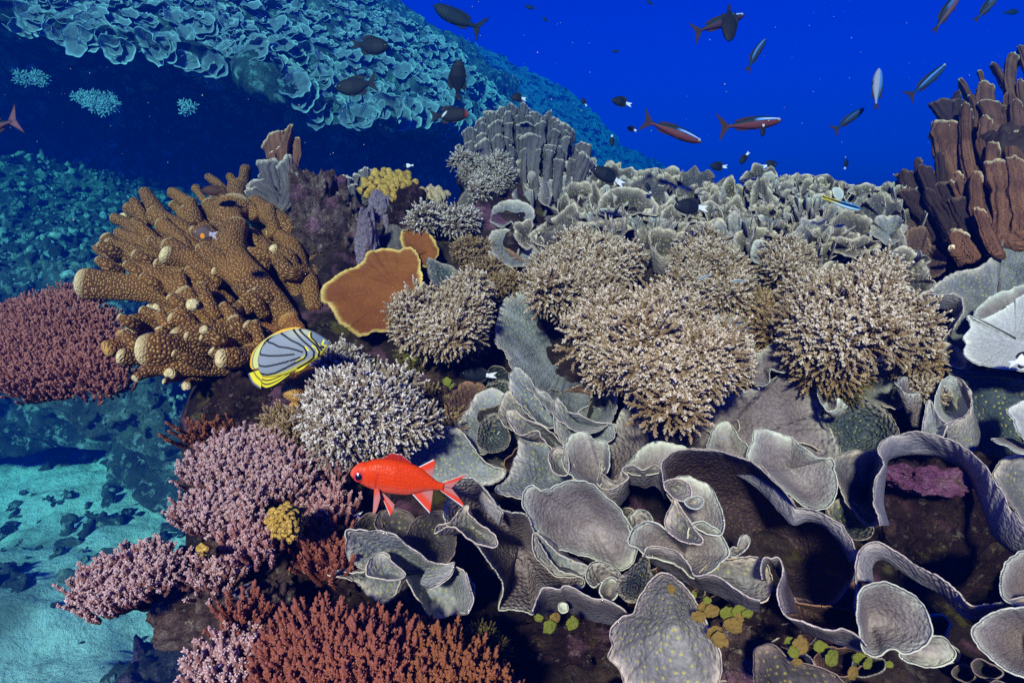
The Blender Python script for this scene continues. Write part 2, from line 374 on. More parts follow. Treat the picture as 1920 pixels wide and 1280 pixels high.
def curtain(label, mat, rim, base, off=0.0, deep=0.05, p=1.0, closed=False, group='plate corals of the near reef', cat='coral', name='plate_coral', parent=None, **kw):
    seedc[0] += 1
    rim = [tuple(r) + (0,) if len(r) == 2 else r for r in rim]; base = [tuple(r) + (0,) if len(r) == 2 else r for r in base]
    per = sum(math.dist(rim[i][:2], rim[i - 1][:2]) for i in range(0 if closed else 1, len(rim)))
    n = int(np.clip(per / 2.2, 50, 260))
    C = catmull(rim, n, closed); B = catmull(base, n, closed)
    R3 = np.stack([C[:, 0], C[:, 1], S(C[:, 0], C[:, 1]) + off + C[:, 2]], 1)
    B3 = np.stack([B[:, 0], B[:, 1], S(B[:, 0], B[:, 1]) + off + deep + B[:, 2]], 1)
    me, org = sheet_mesh(name, R3, B3, closed, p, seed=seedc[0], **kw)
    return tag(obj(name, me, M[mat], parent, org), label, cat, group)
def cup(label, mat, cx, cyy, rx, ry, h, bx=None, brx=None, off=0.0, gap=None, rot=0.0, wob=0.12, group='ruffled cup corals along the ridge', **kw):
    seedc[0] += 1
    r_ = random.Random(seedc[0]); bx = cx if bx is None else bx; brx = rx * 0.7 if brx is None else brx
    n = int(np.clip((rx + ry) * 3.0, 60, 160))
    if gap: a = np.linspace(R(gap[0]), R(gap[1]), n)
    else: a = np.linspace(0, 2 * math.pi, n, endpoint=False)
    d0 = float(S(cx, cyy)) + off; k = d0 / FOC
    w = 1 + wob * np.sin(a * r_.choice([2, 3, 4]) + r_.random() * 6) + wob * 0.6 * np.sin(a * r_.choice([5, 6]) + r_.random() * 6)
    ex, ey = rx * np.cos(a) * w, -ry * np.sin(a) * w
    c_, s_ = math.cos(rot), math.sin(rot)
    X = cx + ex * c_ - ey * s_; Y = cyy + ex * s_ + ey * c_ + ry * 0.35 * wob * 4 * np.sin(a * 3 + r_.random() * 6)
    D = d0 + np.sin(a) * rx * k * 0.9
    bX = bx + brx * np.cos(a); bY = cyy + h - brx * 0.25 * np.sin(a); bD = d0 + np.sin(a) * brx * k * 0.9 + h * k * 0.25
    me, org = sheet_mesh('cup_coral', np.stack([X, Y, D], 1), np.stack([bX, bY, bD], 1), not gap, 1.0, seed=seedc[0], latp=1.35, **kw)
    return tag(obj('cup_coral', me, M[mat], None, org), label, 'coral', group)

def tube_geo(C, rad, flat=1.0, sides=14, blunt=0.6, seed=0, lump=0.06, uvs=1.0, faxis=None, scallop=0.0, flute=0.0):
    """C (K,3) centre line, rad (K,): tapered tube with a rounded tip. returns V, F, tip, uv"""
    C = np.asarray(C, float); K = len(C)
    T = np.gradient(C, axis=0); T /= np.linalg.norm(T, axis=1, keepdims=True) + 1e-12
    ref = np.asarray(faxis if faxis is not None else -FWD, float)
    A = np.cross(T, ref); A /= np.linalg.norm(A, axis=1, keepdims=True) + 1e-9
    B = np.cross(A, T)
    L = np.concatenate([[0], np.cumsum(np.linalg.norm(np.diff(C, axis=0), axis=1))])
    kc = 7
    ph = np.linspace(0, math.pi / 2, kc)[1:]
    Cc = C[-1] + T[-1] * (rad[-1] * blunt * np.sin(ph))[:, None] * 1.0
    Rc = rad[-1] * np.maximum(np.cos(ph) ** 0.75, 0.02)
    ps = ph[::-1]; Cs = C[0] - T[0] * (rad[0] * 0.6 * np.sin(ps))[:, None]; Rs = rad[0] * np.maximum(np.cos(ps) ** 0.75, 0.02)
    C2 = np.concatenate([Cs, C, Cc]); R2 = np.concatenate([Rs, rad, Rc])
    A2 = np.concatenate([np.tile(A[0], (kc - 1, 1)), A, np.tile(A[-1], (kc - 1, 1))]); B2 = np.concatenate([np.tile(B[0], (kc - 1, 1)), B, np.tile(B[-1], (kc - 1, 1))])
    T2 = np.concatenate([np.tile(T[0], (kc - 1, 1)), T, np.tile(T[-1], (kc - 1, 1))])
    L2 = np.concatenate([-rad[0] * 0.6 * np.sin(ps), L, L[-1] + rad[-1] * blunt * np.sin(ph)])
    th = np.linspace(0, 2 * math.pi, sides + 1) - math.pi / 2        # seam away from the viewer
    V = C2[:, None] + (A2[:, None] * np.cos(th)[None, :, None] + B2[:, None] * np.sin(th)[None, :, None] * flat) * R2[:, None, None]
    if scallop:
        prog = np.clip((L2 / L2[-1] - 0.5) * 2, 0, 1)[:, None]
        V = V + T2[:, None] * (scallop * R2.max() * prog * (np.sin(np.cos(th) * 5.5 + seed) + 0.5 * np.sin(np.cos(th) * 11 + seed * 2)))[..., None]
    rr = R2.max()
    nz = fbm(V / rr * 0.9 + seed * 3.1, 3, seed)
    cen = C2[:, None]; dirn = V - cen
    V = cen + dirn * (1 + lump * 2.2 * nz + flute * np.sin(th * 9 + seed * 1.7)[None] + flute * 0.6 * np.sin(th * 17 + seed)[None])[..., None]
    tip = np.clip(1 - (L2[-1] - L2) / (max(rad[-1], rr * 0.35) * 1.5 + 1e-6), 0, 1)[:, None] * np.ones(sides + 1)
    per = np.maximum(R2, rr * 0.5) * (1 + flat) / 2
    U = np.stack([(th[None] * per[:, None]) * uvs, np.repeat(L2[:, None], sides + 1, 1) * uvs], -1)
    F = grid_faces(sides + 1, len(C2))
    return V.reshape(-1, 3), F, tip.ravel(), U.reshape(-1, 2)
def finger_mesh(name, pts, org, **kw):
    """pts: list of (px, py, depth, radius_px)"""
    P = catmull([(a, b, c, d) for a, b, c, d in pts], kw.pop('K', 16))
    C = W(P[:, 0], P[:, 1], P[:, 2]); rad = P[:, 3] * P[:, 2] / FOC
    V, F, tip, U = tube_geo(C, rad, **kw)
    return make_mesh(name, V - org, F, {'tip': tip}, uv=U)

# --- small branched pieces, grown along +Z, re-used as parts
def cone_bits(C, D, L, r0, r1, sides=5):
    """many small round-ended stubs: returns V (n*(2s+1)), F tri/quads"""
    n = len(C); D = D / np.linalg.norm(D, axis=1, keepdims=True)
    ref = np.where(np.abs(D[:, 2:3]) < 0.8, np.array([[0, 0, 1.]]), np.array([[1., 0, 0]]))
    A = np.cross(D, ref); A /= np.linalg.norm(A, axis=1, keepdims=True); B = np.cross(D, A)
    th = np.arange(sides) / sides * 2 * math.pi
    ring = A[:, None] * np.cos(th)[None, :, None] + B[:, None] * np.sin(th)[None, :, None]
    L = np.broadcast_to(L, (n,)); r0 = np.broadcast_to(r0, (n,)); r1 = np.broadcast_to(r1, (n,))
    v0 = C[:, None] + ring * r0[:, None, None]
    v1 = C[:, None] + D[:, None] * (L * 0.75)[:, None, None] + ring * r1[:, None, None]
    v2 = (C + D * L[:, None])[:, None]
    V = np.concatenate([v0, v1, v2], 1); k = 2 * sides + 1
    s = np.arange(sides); s1 = (s + 1) % sides
    q = np.stack([s, s1, s1 + sides, s + sides], -1); t = np.stack([s + sides, s1 + sides, np.full(sides, 2 * sides)], -1)
    off = (np.arange(n) * k)[:, None, None]
    tip = np.tile(np.concatenate([np.zeros(sides), np.full(sides, 0.75), [1.0]]), n)
    return V.reshape(-1, 3), (q[None] + off).reshape(-1, 4), (t[None] + off).reshape(-1, 3), tip, k
def bushy_geo(seed, ntw=36, spread=1.0, Lt=0.040, r=0.0017, nc=36, cl=0.0044, cr=0.00105, down=0.15, base=0.15):
    g = np.random.default_rng(seed); Vs, Q, T, A = [], [], [], []; o = 0
    for i in range(ntw):
        z = 1 - (1 + down) * spread * ((i + g.random()) / ntw); z = max(z, -0.5); a = i * 2.39996 + g.random() * 0.6
        d = np.array([math.sqrt(max(0, 1 - z * z)) * math.cos(a), math.sqrt(max(0, 1 - z * z)) * math.sin(a), z]); 
        L = Lt * (0.75 + 0.5 * g.random()); bend = g.normal(size=3) * 0.25 + np.array([0, 0, 0.25])
        tt = np.linspace(base, 1, 5)[:, None]; C = d * tt * L + bend * (tt ** 2) * L * 0.35
        dirs = np.gradient(C, axis=0); dirs /= np.linalg.norm(dirs, axis=1, keepdims=True)
        sv, q, t, tp, k = cone_bits(C[:-1], dirs[:-1], np.linalg.norm(np.diff(C, axis=0), axis=1) * 1.35, r * 1.0, r * 0.85, 5)
        Vs.append(sv); Q.append(q + o); T.append(t + o); A.append(np.repeat(0.05 + 0.45 * tt[:-1, 0] ** 2, k) + 0.1 * tp); o += len(sv)
        u = np.sort(g.random(nc)) ** 0.8; u[-1] = 1.0; cc = np.stack([np.interp(u, np.linspace(0, 1, 5), C[:, j]) for j in range(3)], 1)
        td = np.stack([np.interp(u, np.linspace(0, 1, 5), dirs[:, j]) for j in range(3)], 1)
        rd = g.normal(size=(nc, 3)); rd -= (rd * td).sum(1, keepdims=True) * td; rd /= np.linalg.norm(rd, axis=1, keepdims=True)
        dd = rd * 0.9 + td * 0.75; dd[-1] = td[-1]
        sv, q, t, tp, k = cone_bits(cc, dd, cl * (0.7 + 0.6 * g.random(nc)) * (1.15 - 0.35 * u), cr, cr * 0.9, 5)
        Vs.append(sv); Q.append(q + o); T.append(t + o); A.append(np.repeat(0.10 + 0.62 * u ** 1.3, k) + 0.33 * tp * (0.5 + 0.5 * np.repeat(u, k))); o += len(sv)
    return np.concatenate(Vs), np.concatenate(Q), np.concatenate(T), np.concatenate(A)
def bushy(*a, **k):
    V, Q, T, A = bushy_geo(*a, **k); return make_mesh('branch_cluster', V, [Q, T], {'tip': np.clip(A, 0, 1)})
def ortho(z, x=None):
    return Vector([float(v) for v in z]).normalized().to_track_quat('Z', 'Y')
def digit(seed, nb=9, L0=0.021, r=0.0023, nc=24, spread=0.55, cl=0.0024, cr=0.0008, gap=0.0055):
    g = np.random.default_rng(seed); Vs, Q, T, A = [], [], [], []; o = 0
    for i in range(nb):
        a = i * 2.4 + g.random(); rad = gap * math.sqrt(i + 0.2); st = np.array([math.cos(a) * rad, math.sin(a) * rad, -0.006])
        d = np.array([math.cos(a) * spread * rad / gap * 0.35 + g.normal() * 0.12, math.sin(a) * spread * rad / gap * 0.35 + g.normal() * 0.12, 1.0]); d /= np.linalg.norm(d)
        L = L0 * (0.75 + 0.5 * g.random()); tt = np.linspace(0, 1, 6)[:, None]; C = st + d * tt * L + np.array([0, 0, 1.]) * tt ** 2 * L * 0.15
        dirs = np.gradient(C, axis=0); dirs /= np.linalg.norm(dirs, axis=1, keepdims=True)
        rr = r * (1.05 - 0.35 * tt[:-1, 0])
        sv, q, t, tp, k = cone_bits(C[:-1], dirs[:-1], np.linalg.norm(np.diff(C, axis=0), axis=1) * 1.45, rr, rr * 0.9, 7)
        Vs.append(sv); Q.append(q + o); T.append(t + o); A.append(np.repeat(0.05 + 0.75 * tt[:-1, 0] ** 2.2, k) + 0.15 * tp); o += len(sv)
        u = g.random(nc) ** 0.75; cc = np.stack([np.interp(u, tt[:, 0], C[:, j]) for j in range(3)], 1)
        rd = g.normal(size=(nc, 3)); rd -= (rd * d).sum(1, keepdims=True) * d; rd /= np.linalg.norm(rd, axis=1, keepdims=True)
        sv, q, t, tp, k = cone_bits(cc + rd * r * 0.55, rd * 0.8 + d * 0.8, cl * (0.8 + 0.5 * g.random(nc)), cr, cr * 0.85, 5)
        Vs.append(sv); Q.append(q + o); T.append(t + o); A.append(np.repeat(0.08 + 0.72 * u ** 2, k) + 0.22 * tp); o += len(sv)
    return make_mesh('branch_cluster', np.concatenate(Vs), [np.concatenate(Q), np.concatenate(T)], {'tip': np.clip(np.concatenate(A), 0, 1)})
def lobe(seed, nsub=11):
    g = np.random.default_rng(seed); subs = [bushy_geo(seed * 31 + k, ntw=13, Lt=0.0235, r=0.0014, nc=24, cl=0.0036, cr=0.00098, down=0.05) for k in range(3)]
    Vs, Q, T, A = [], [], [], []; o = 0
    for i in range(nsub):
        z = 1 - 1.05 * (i + 0.4) / nsub; a = i * 2.39996 + g.random(); rr = math.sqrt(max(0, 1 - z * z))
        d = np.array([rr * math.cos(a), rr * math.sin(a), z]) + g.normal(size=3) * 0.15; d /= np.linalg.norm(d)
        V, q, t, tp = subs[i % 3]; s = g.uniform(.75, 1.2); Rm = np.array((ortho(d) @ Quaternion((0, 0, 1), g.random() * 6.28)).to_matrix())
        Vs.append((V * s) @ Rm.T + d * 0.021 * g.uniform(.65, 1.25)); Q.append(q + o); T.append(t + o); A.append(tp * (0.62 + 0.38 * max(0, z))); o += len(V)  # inner twigs browner: partly their own brown, partly shade inside the clump
    return make_mesh('branch_cluster', np.concatenate(Vs), [np.concatenate(Q), np.concatenate(T)], {'tip': np.clip(np.concatenate(A), 0, 1)})
TPL = {}
for m_ in ('acro_white', 'acro_cool', 'acro_tan', 'algae_yellow', 'soft'):
    TPL[m_] = [lobe(40 + k) for k in range(4)] if not TPL else [x.copy() for x in TPL['acro_white']]
for m_ in ('acro_lav', 'acro_mauve', 'acro_red', 'acro_rust'):
    TPL[m_] = [digit(60 + k) for k in range(4)] if 'acro_lav' not in TPL else [x.copy() for x in TPL['acro_lav']]
TPL['acro_maroon'] = [digit(80 + k, nb=14, L0=0.016, r=0.0020, nc=12, gap=0.0055, cl=.0022) for k in range(3)]
for m_ in ('acro_red', 'acro_rust'): TPL[m_] = [digit(90 + k, nb=7, L0=0.030, r=0.0026, nc=30, gap=0.0065) for k in range(4)]
TPL['soft'] = [bushy(45 + k, ntw=14, nc=16, Lt=.05, cl=.009, cr=.003, r=.004) for k in range(3)]
for m_, l_ in TPL.items():
    for x in l_: x.materials.append(M[m_])
def blob_mesh(name, rads, seed, amp=0.35, freq=1.3, nu=72, nv=44, oct=5):
    th = np.linspace(0, 2 * math.pi, nu, endpoint=False)[None]; ph = np.linspace(-math.pi / 2 + 0.01, math.pi / 2 - 0.01, nv)[:, None]
    D = np.stack([np.cos(ph) * np.cos(th), np.cos(ph) * np.sin(th), np.sin(ph) * np.ones_like(th)], -1)
    r = 1 + amp * fbm(D * freq + seed * 5.7, oct, seed, 0.55)
    V = D * r[..., None] * np.asarray(rads)
    return make_mesh(name, V.reshape(-1, 3), grid_faces(nu, nv, True))
def ortho(z, x=None):
    z = Vector(z).normalized(); q = z.to_track_quat('Z', 'Y'); return q
def region_clusters(poly, off, dome, spacing, rimr, seed, inset=0, rough=0.0):
    """points on a domed patch over the photographed outline -> world points, outward directions"""
    g = random.Random(seed); xs = [p[0] for p in poly]; ys = [p[1] for p in poly]; pts = []
    y = min(ys); row = 0
    while y <= max(ys):
        x = min(xs) + (row % 2) * spacing / 2
        while x <= max(xs):
            pts.append((x + g.uniform(-.3, .3) * spacing, y + g.uniform(-.3, .3) * spacing)); x += spacing
        y += spacing * 0.87; row += 1
    P = np.array(pts); P = P[inpoly(P[:, 0], P[:, 1], poly)]
    pd = polydist(P[:, 0], P[:, 1], poly)
    while (pd > inset).sum() < 5 and inset > 0.5: inset *= 0.7
    P = P[pd > min(inset, pd.max() * .9)]
    e = np.clip(polydist(P[:, 0], P[:, 1], poly) / rimr, 0, 1)
    h = dome * (1 - (1 - e) ** 2)
    D = S(P[:, 0], P[:, 1]) + off - h
    nz = fbm(np.stack([P[:, 0], P[:, 1], 0 * P[:, 0] + seed * 7], 1) / 48.0, 2, seed); D = D + rough * nz
    keep = (nz < 0.5) | (len(P) < 9) | (rough < 0.02); P, e, D = P[keep], e[keep], D[keep]
    c = np.array([np.mean(xs), np.mean(ys)])
    core = W(c[0], c[1] + 0.12 * (max(ys) - min(ys)), float(S(*c)) + off + dome * 0.9 + 0.02)
    w = W(P[:, 0], P[:, 1], D); d = w - core; d /= np.linalg.norm(d, axis=1, keepdims=True)
    return w, d, core, e
GEO = {}
def geo_of(me):
    if me.name not in GEO:
        V = np.empty(len(me.vertices) * 3, np.float32); me.vertices.foreach_get('co', V); li = np.empty(len(me.loops), np.int32); me.loops.foreach_get('vertex_index', li)
        ls = np.empty(len(me.polygons), np.int32); lt = np.empty(len(me.polygons), np.int32); me.polygons.foreach_get('loop_start', ls); me.polygons.foreach_get('loop_total', lt)
        A = np.empty(len(me.vertices), np.float32); me.attributes['tip'].data.foreach_get('value', A)
        GEO[me.name] = (V.reshape(-1, 3), li[ls[lt == 4][:, None] + np.arange(4)], li[ls[lt == 3][:, None] + np.arange(3)], A)
    return GEO[me.name]
def bush(label, mat, poly, off=-0.02, dome=0.08, spacing=24, rimr=55, scale=1.0, up=0.35, radial=1.0, group='bushy branching corals', name='branching_coral', stalk=True, cat='coral', sink=0.010, flatdir=None, inset=None, rough=0.045):
    seedc[0] += 1; w, d, core, e = region_clusters(poly, off, dome, spacing, rimr, seedc[0], (15 * scale if name == 'branching_coral' else 10) if inset is None else inset, rough if name == 'branching_coral' else 0.008)
    t = thing(name, label, cat, core, group)
    g = random.Random(seedc[0])
    order = sorted(range(len(w)), key=lambda i: np.linalg.norm(w[i])); rest = []
    for n_, i in enumerate(order):
        dv = d[i] * radial + np.array([g.uniform(-.35, .35), -0.25 + g.uniform(-.2, .2), up + g.uniform(0, .35)]) + (np.array(flatdir) if flatdir else 0)
        dv = dv / np.linalg.norm(dv); s = scale * (g.uniform(0.72, 1.3) if name == 'branching_coral' else g.uniform(.8, 1.2))
        tm = g.choice(TPL[mat]); q = ortho(dv) @ Quaternion((0, 0, 1), g.uniform(0, 6.28))
        if n_ >= 99:
            rest.append((tm, q, s, w[i] - dv * sink * s - core)); continue
        o = obj('branch_cluster', tm, None, t, w[i] - dv * sink * s - core)
        o.rotation_mode = 'QUATERNION'
        o.rotation_quaternion = q; o.scale = (s, s, s)
    if rest:
        Vs, Q, T, A, o_ = [], [], [], [], 0
        for tm, q, s, lc in rest:
            V, qd, tr, tp = geo_of(tm); Vs.append((V * s) @ np.array(q.to_matrix()).T + lc); Q.append(qd + o_); T.append(tr + o_); A.append(tp); o_ += len(V)
        o = obj('branch_mass', make_mesh('branch_mass', np.concatenate(Vs), [np.concatenate(Q), np.concatenate(T)], {'tip': np.concatenate(A)}), M[mat], t); o['kind'] = 'stuff'
    if stalk:
        rad = np.ptp(w, axis=0) * 0.30 + 0.012
        s_ = obj('coral_base', blob_mesh('coral_base', np.minimum(rad, 0.16), seedc[0], 0.3, 1.5, 40, 24), M['crust_dark'], t, (0, 0.0, -0.01))
    return t
def fingers(label, mat, flist, group=None, name='finger_coral', part='finger', cat='coral', **kw):
    """flist: each a list of (px,py,off,rad_px) or dict extra at the end"""
    x0, y0, o0 = flist[0][0][:3]; org = W(x0, y0, float(S(x0, y0)) + o0)
    t = thing(name, label, cat, org, group)
    for i, f in enumerate(flist):
        ex = dict(kw); pm = part; mm = mat
        if isinstance(f[-1], dict): ex.update(f[-1]); f = f[:-1]
        pm = ex.pop('part', part); mm = ex.pop('mat', mat)
        pts = [(a, b, float(S(a, b)) + c, r) for a, b, c, r in f]
        obj(pm, finger_mesh(pm, pts, org, seed=i + 1, **ex), M[mm], t)
    return t
def rock_thing(label, mat, px, py, off, rx, ry, rz=None, amp=0.35, freq=1.4, group='encrusted rocks of the near reef', name='reef_rock', seed=None):
    seedc[0] += 1; d = float(S(px, py)) + off; k = d / FOC; rz = rz or (rx + ry) / 2
    return tag(obj(name, blob_mesh(name, (rx * k, rz * k, ry * k), seedc[0], amp, freq, 110, 70, 6), M[mat], None, W(px, py, d)), label, 'rock', group)
def algae(label, discs, off, mat='alga_green', group='patches of disc-leaved green algae', name='disc_algae'):
    x, y, r = discs[0][:3]; org = W(x, y, float(S(x, y)) + off); t = thing(name, label, 'algae', org, group)
    for i, dd in enumerate(discs):
        x, y, r = dd[:3]; mt = dd[3] if len(dd) > 3 else mat
        d = float(S(x, y)) + off - 0.004 * (i % 3); k = d / FOC
        me = blob_mesh('frond', (r * k, r * k * .9, r * k * 0.20), 90 + i, 0.30, 1.4, 40, 24, 4)
        o = obj('frond', me, M[mt], t, W(x, y, d) - org); o.rotation_mode = 'QUATERNION'
        g = random.Random(i + int(x)); n = Vector((g.uniform(-.5, .5), -1, g.uniform(0.0, .8)))
        o.rotation_quaternion = ortho(n)
    return t
def alga_mat(name, c1, c2):
    m = NB(name, 0.55, 0.3); m.bump(m.noise(260, 5, 0.7), 0.9, 0.004)
    return m.col(m.mix(m.noise(120, 4), c1, c2))
M['alga_green'] = alga_mat('alga_green', (0.09, 0.115, 0.010), (0.22, 0.25, 0.025))
M['alga_amber'] = alga_mat('alga_amber', (0.13, 0.075, 0.010), (0.30, 0.22, 0.05))
# ---------------------------------------------------------------- the reef slope under the corals, sea floor, far reefs
CREST = [(2500, 360), (1900, 385), (1760, 375), (1600, 364), (1300, 352), (1120, 325), (1000, 300), (860, 330), (700, 385), (600, 410), (470, 430), (360, 520),
         (330, 640), (420, 720), (470, 800), (420, 880), (380, 960), (400, 1030), (300, 1090), (290, 1130), (340, 1190), (400, 1290), (420, 1600), (700, 1900), (2500, 1900)]
def plane_uv(px, py):                       # on the slope plane: world x, and distance along y
    w = W(px, py, S(px, py)); return w
def _s01(t):
    t = np.clip(t, 0, 1); return t * t * (3 - 2 * t)
def reef_base():
    bx = np.array(CREST, float); bw = W(bx[:, 0], bx[:, 1], S(bx[:, 0], bx[:, 1]))
    xs = np.arange(-1.9, 2.6, 0.011); ys = np.arange(0.16, 2.9, 0.011)
    X, Y = np.meshgrid(xs, ys)
    p0 = W(960, 400, S(960, 400)); p1 = W(960, 1200, S(960, 1200)); sl_ = (p1[2] - p0[2]) / (p1[1] - p0[1])
    Z = p0[2] + (Y - p0[1]) * sl_
    dist = polydist(X, Y, bw[:, :2]); ins = inpoly(X, Y, bw[:, :2])
    sd = np.where(ins, -dist, dist)
    P = np.stack([X, Y, np.zeros_like(X)], -1)
    big = fbm(P * 3.2, 4, 3); fine = fbm(P * 14, 5, 9)
    rim = np.clip(-sd / 0.10, 0, 1)
    Z = Z - 0.085 + 0.05 * _s01((Y - 1.0) / 0.3) + 0.04 * big * (1 - 0.6 * _s01((Y - 1.0) / 0.3)) + 0.045 * np.clip(X - 0.2, 0, 1.2) + 0.022 * fine - 0.05 * (1 - rim) ** 2 * (1 - 0.7 * _s01((Y - 1.0) / 0.3))
    drop = np.clip(sd, 0, None)
    Z = Z - np.minimum(2.6, drop * 7.5 + 0.10 * (drop > 0)) + np.where(drop > 0, 0.10 * fbm(P * 9, 4, 21), 0)
    X = X + 0.02 * fbm(P * 11 + 5, 3, 31); Y = Y + 0.02 * fbm(P * 11 + 9, 3, 33)
    V = np.stack([X, Y, Z], -1).reshape(-1, 3)
    o = obj('reef_terrain', make_mesh('reef_terrain', V, grid_faces(len(xs), len(ys))), M['rock']); o['kind'] = 'structure'
reef_base()

def far_mat(name, c1, c2, c3, s, pale=(0.42, 0.45, 0.38), bd=0.15):
    m = NB(name, 0.95, 0.05)
    c = m.ramp(m.noise(1.6 * s, 8, 0.65), [(0.32, c1), (0.5, c2), (0.68, c3)])
    c = m.mix(m.ramp(m.noise(7 * s, 6, 0.7), [(0.54, 0.0), (0.62, 0.85)]), c, pale)
    c = m.mix(m.ramp(m.noise(3.3 * s, 5, 0.6), [(0.62, 0.0), (0.68, 0.6)]), c, (0.10, 0.06, 0.04))
    m.bump(m.noise(8 * s, 9, 0.72), 1.0, bd)
    return m.col(c)
M['far'] = far_mat('far_reef', (0.02, 0.02, 0.016), (0.10, 0.10, 0.075), (0.26, 0.26, 0.19), 1.3, (0.62, 0.62, 0.52))
M['far_pale'] = far_mat('far_rubble', (0.05, 0.05, 0.035), (0.24, 0.23, 0.16), (0.50, 0.49, 0.36), 1.1, (0.70, 0.70, 0.58), 0.06)
M['farplate_dim'] = None
M['far2'] = far_mat('farther_reef', (0.04, 0.045, 0.05), (0.09, 0.10, 0.10), (0.18, 0.18, 0.18), 0.9)
def sand_mat():
    m = NB('sand', 0.95, 0.05)
    c = m.ramp(m.noise(0.55, 6, 0.6), [(0.40, (0.22, 0.23, 0.18)), (0.52, (0.72, 0.78, 0.68))])
    c = m.mix(m.ramp(m.noise(7, 7, 0.75), [(0.5, 0.0), (0.62, 0.55)]), c, (0.24, 0.25, 0.19))
    c = m.mix(m.ramp(m.noise(16, 5, 0.7), [(0.60, 0.0), (0.66, 0.8)]), c, (0.62, 0.60, 0.52))
    m.bump(m.noise(5, 9, 0.72), 1.0, 0.14); return m.col(c)
M['sand'] = sand_mat()
FLOOR = -2.85
def _sm(t):
    t = np.clip(t, 0, 1); return t * t * (3 - 2 * t)
def sea_floor():
    xs = np.linspace(-20, 20, 520); ys = np.linspace(0.1, 36, 500)
    xs = np.sign(xs) * (np.abs(xs) / 20) ** 1.7 * 20; ys = 0.1 + 35.9 * ((ys - 0.1) / 35.9) ** 1.5
    X, Y = np.meshgrid(xs, ys); P = np.stack([X, Y, 0 * X], -1)
    Z = FLOOR + 0.16 * fbm(P * 0.9, 5, 41) + 0.05 * fbm(P * 6, 4, 44) - 8.5 * _sm((X + 0.35 * (Y - 6) - 0.5) / 6.0)
    o = obj('sea_floor', make_mesh('sea_floor', np.stack([X, Y, Z], -1).reshape(-1, 3), grid_faces(len(xs), len(ys))), M['sand']); o['kind'] = 'structure'
sea_floor()
PXS = [-700, -300, 0, 150, 300, 450, 600, 720, 820, 900, 960]
def row(*pts):
    p = np.array(pts, float); return np.stack([np.array(PXS, float), np.interp(PXS, p[:, 0], p[:, 1]), np.interp(PXS, p[:, 0], p[:, 2])], 1)
WALL = [row((-700, -70, 11), (0, -70, 11), (300, -75, 10.6), (550, -70, 10.4), (700, -5, 10.4), (820, 70, 10.6), (870, 110, 11), (960, 190, 12)),
        row((-700, -90, 7.6), (0, -90, 7.6), (300, -60, 7.6), (550, 0, 8.0), (700, 70, 8.3), (820, 120, 8.8), (870, 150, 9.6), (960, 230, 11)),
        row((-700, -20, 6.0), (0, 6, 6.0), (100, 25, 6.0), (200, 62, 6.0), (330, 76, 6.0), (440, 112, 6.0), (520, 118, 6.1), (600, 186, 5.9), (720, 212, 6.0), (820, 220, 6.8), (870, 250, 8.4), (960, 300, 10.5)),
        row((-700, 10, 6.2), (0, 30, 6.2), (200, 88, 6.2), (330, 100, 6.3), (450, 135, 6.3), (600, 215, 6.2), (720, 235, 6.4), (820, 245, 7.4), (960, 320, 10.6)),
        row((-700, 60, 6.8), (0, 70, 6.9), (300, 110, 7.3), (600, 190, 7.6), (820, 250, 9), (960, 340, 11)),
        row((-700, 200, 7.2), (0, 230, 7.4), (300, 250, 7.9), (600, 260, 8.6), (820, 320, 9.6), (960, 370, 11)),
        row((-700, 290, 7.0), (0, 295, 6.9), (300, 330, 7.6), (600, 400, 8.4), (820, 430, 9.0), (960, 460, 10.6)),
        row((-700, 400, 5.9), (0, 400, 6.0), (300, 410, 6.8), (600, 500, 7.6), (960, 560, 9.4)),
        row((-700, 500, 5.2), (0, 500, 5.3), (200, 500, 5.5), (400, 530, 6.4), (700, 600, 7.2), (960, 640, 8.6)),
        row((-700, 690, 4.5), (0, 690, 4.6), (200, 740, 4.6), (330, 800, 4.6), (500, 860, 4.9), (960, 900, 5.6)),
        row((-700, 740, 4.9), (0, 750, 5.2), (200, 800, 5.2), (330, 880, 4.9), (500, 960, 4.9), (960, 990, 5.2)),
        row((-700, 840, 5.3), (0, 850, 5.6), (150, 850, 5.3), (330, 990, 4.5), (500, 1060, 4.2), (960, 1100, 4.4))]
for k_, f_ in ((1, .92), (2, .88), (3, .89)): WALL[k_][:, 2] = WALL[k_][:, 2] * np.interp(WALL[k_][:, 0], [300, 900], [f_, 1.0])
def swept(rows, nu, sub, amp, freq, seed, mat, name, ups=1):
    rows = np.stack(rows)                   # (rows, stations, 3)
    G = np.stack([catmull_u(r, nu) for r in rows])
    nv = (len(rows) - 1) * sub + 1; v = np.linspace(0, len(rows) - 1, nv)
    i = np.clip(np.floor(v).astype(int), 0, len(rows) - 2); f = (v - i)[:, None, None]
    Gp = np.concatenate([2 * G[:1] - G[1:2], G, 2 * G[-1:] - G[-2:-1]])
    p0, p1, p2, p3 = Gp[i], Gp[i + 1], Gp[i + 2], Gp[i + 3]
    Q = 0.5 * (2 * p1 + (p2 - p0) * f + (2 * p0 - 5 * p1 + 4 * p2 - p3) * f * f + (3 * p1 - p0 - 3 * p2 + p3) * f ** 3)
    P = W(Q[..., 0], Q[..., 1], Q[..., 2]); P0 = P.copy()
    N = grid_normals(P, False)
    P = P + N * (amp * fbm(P * freq, 6, seed, 0.55))[..., None]
    o = obj(name, make_mesh(name, P.reshape(-1, 3), grid_faces(nu, nv)), mat); o['kind'] = 'structure'
    return P, grid_normals(P, False), v
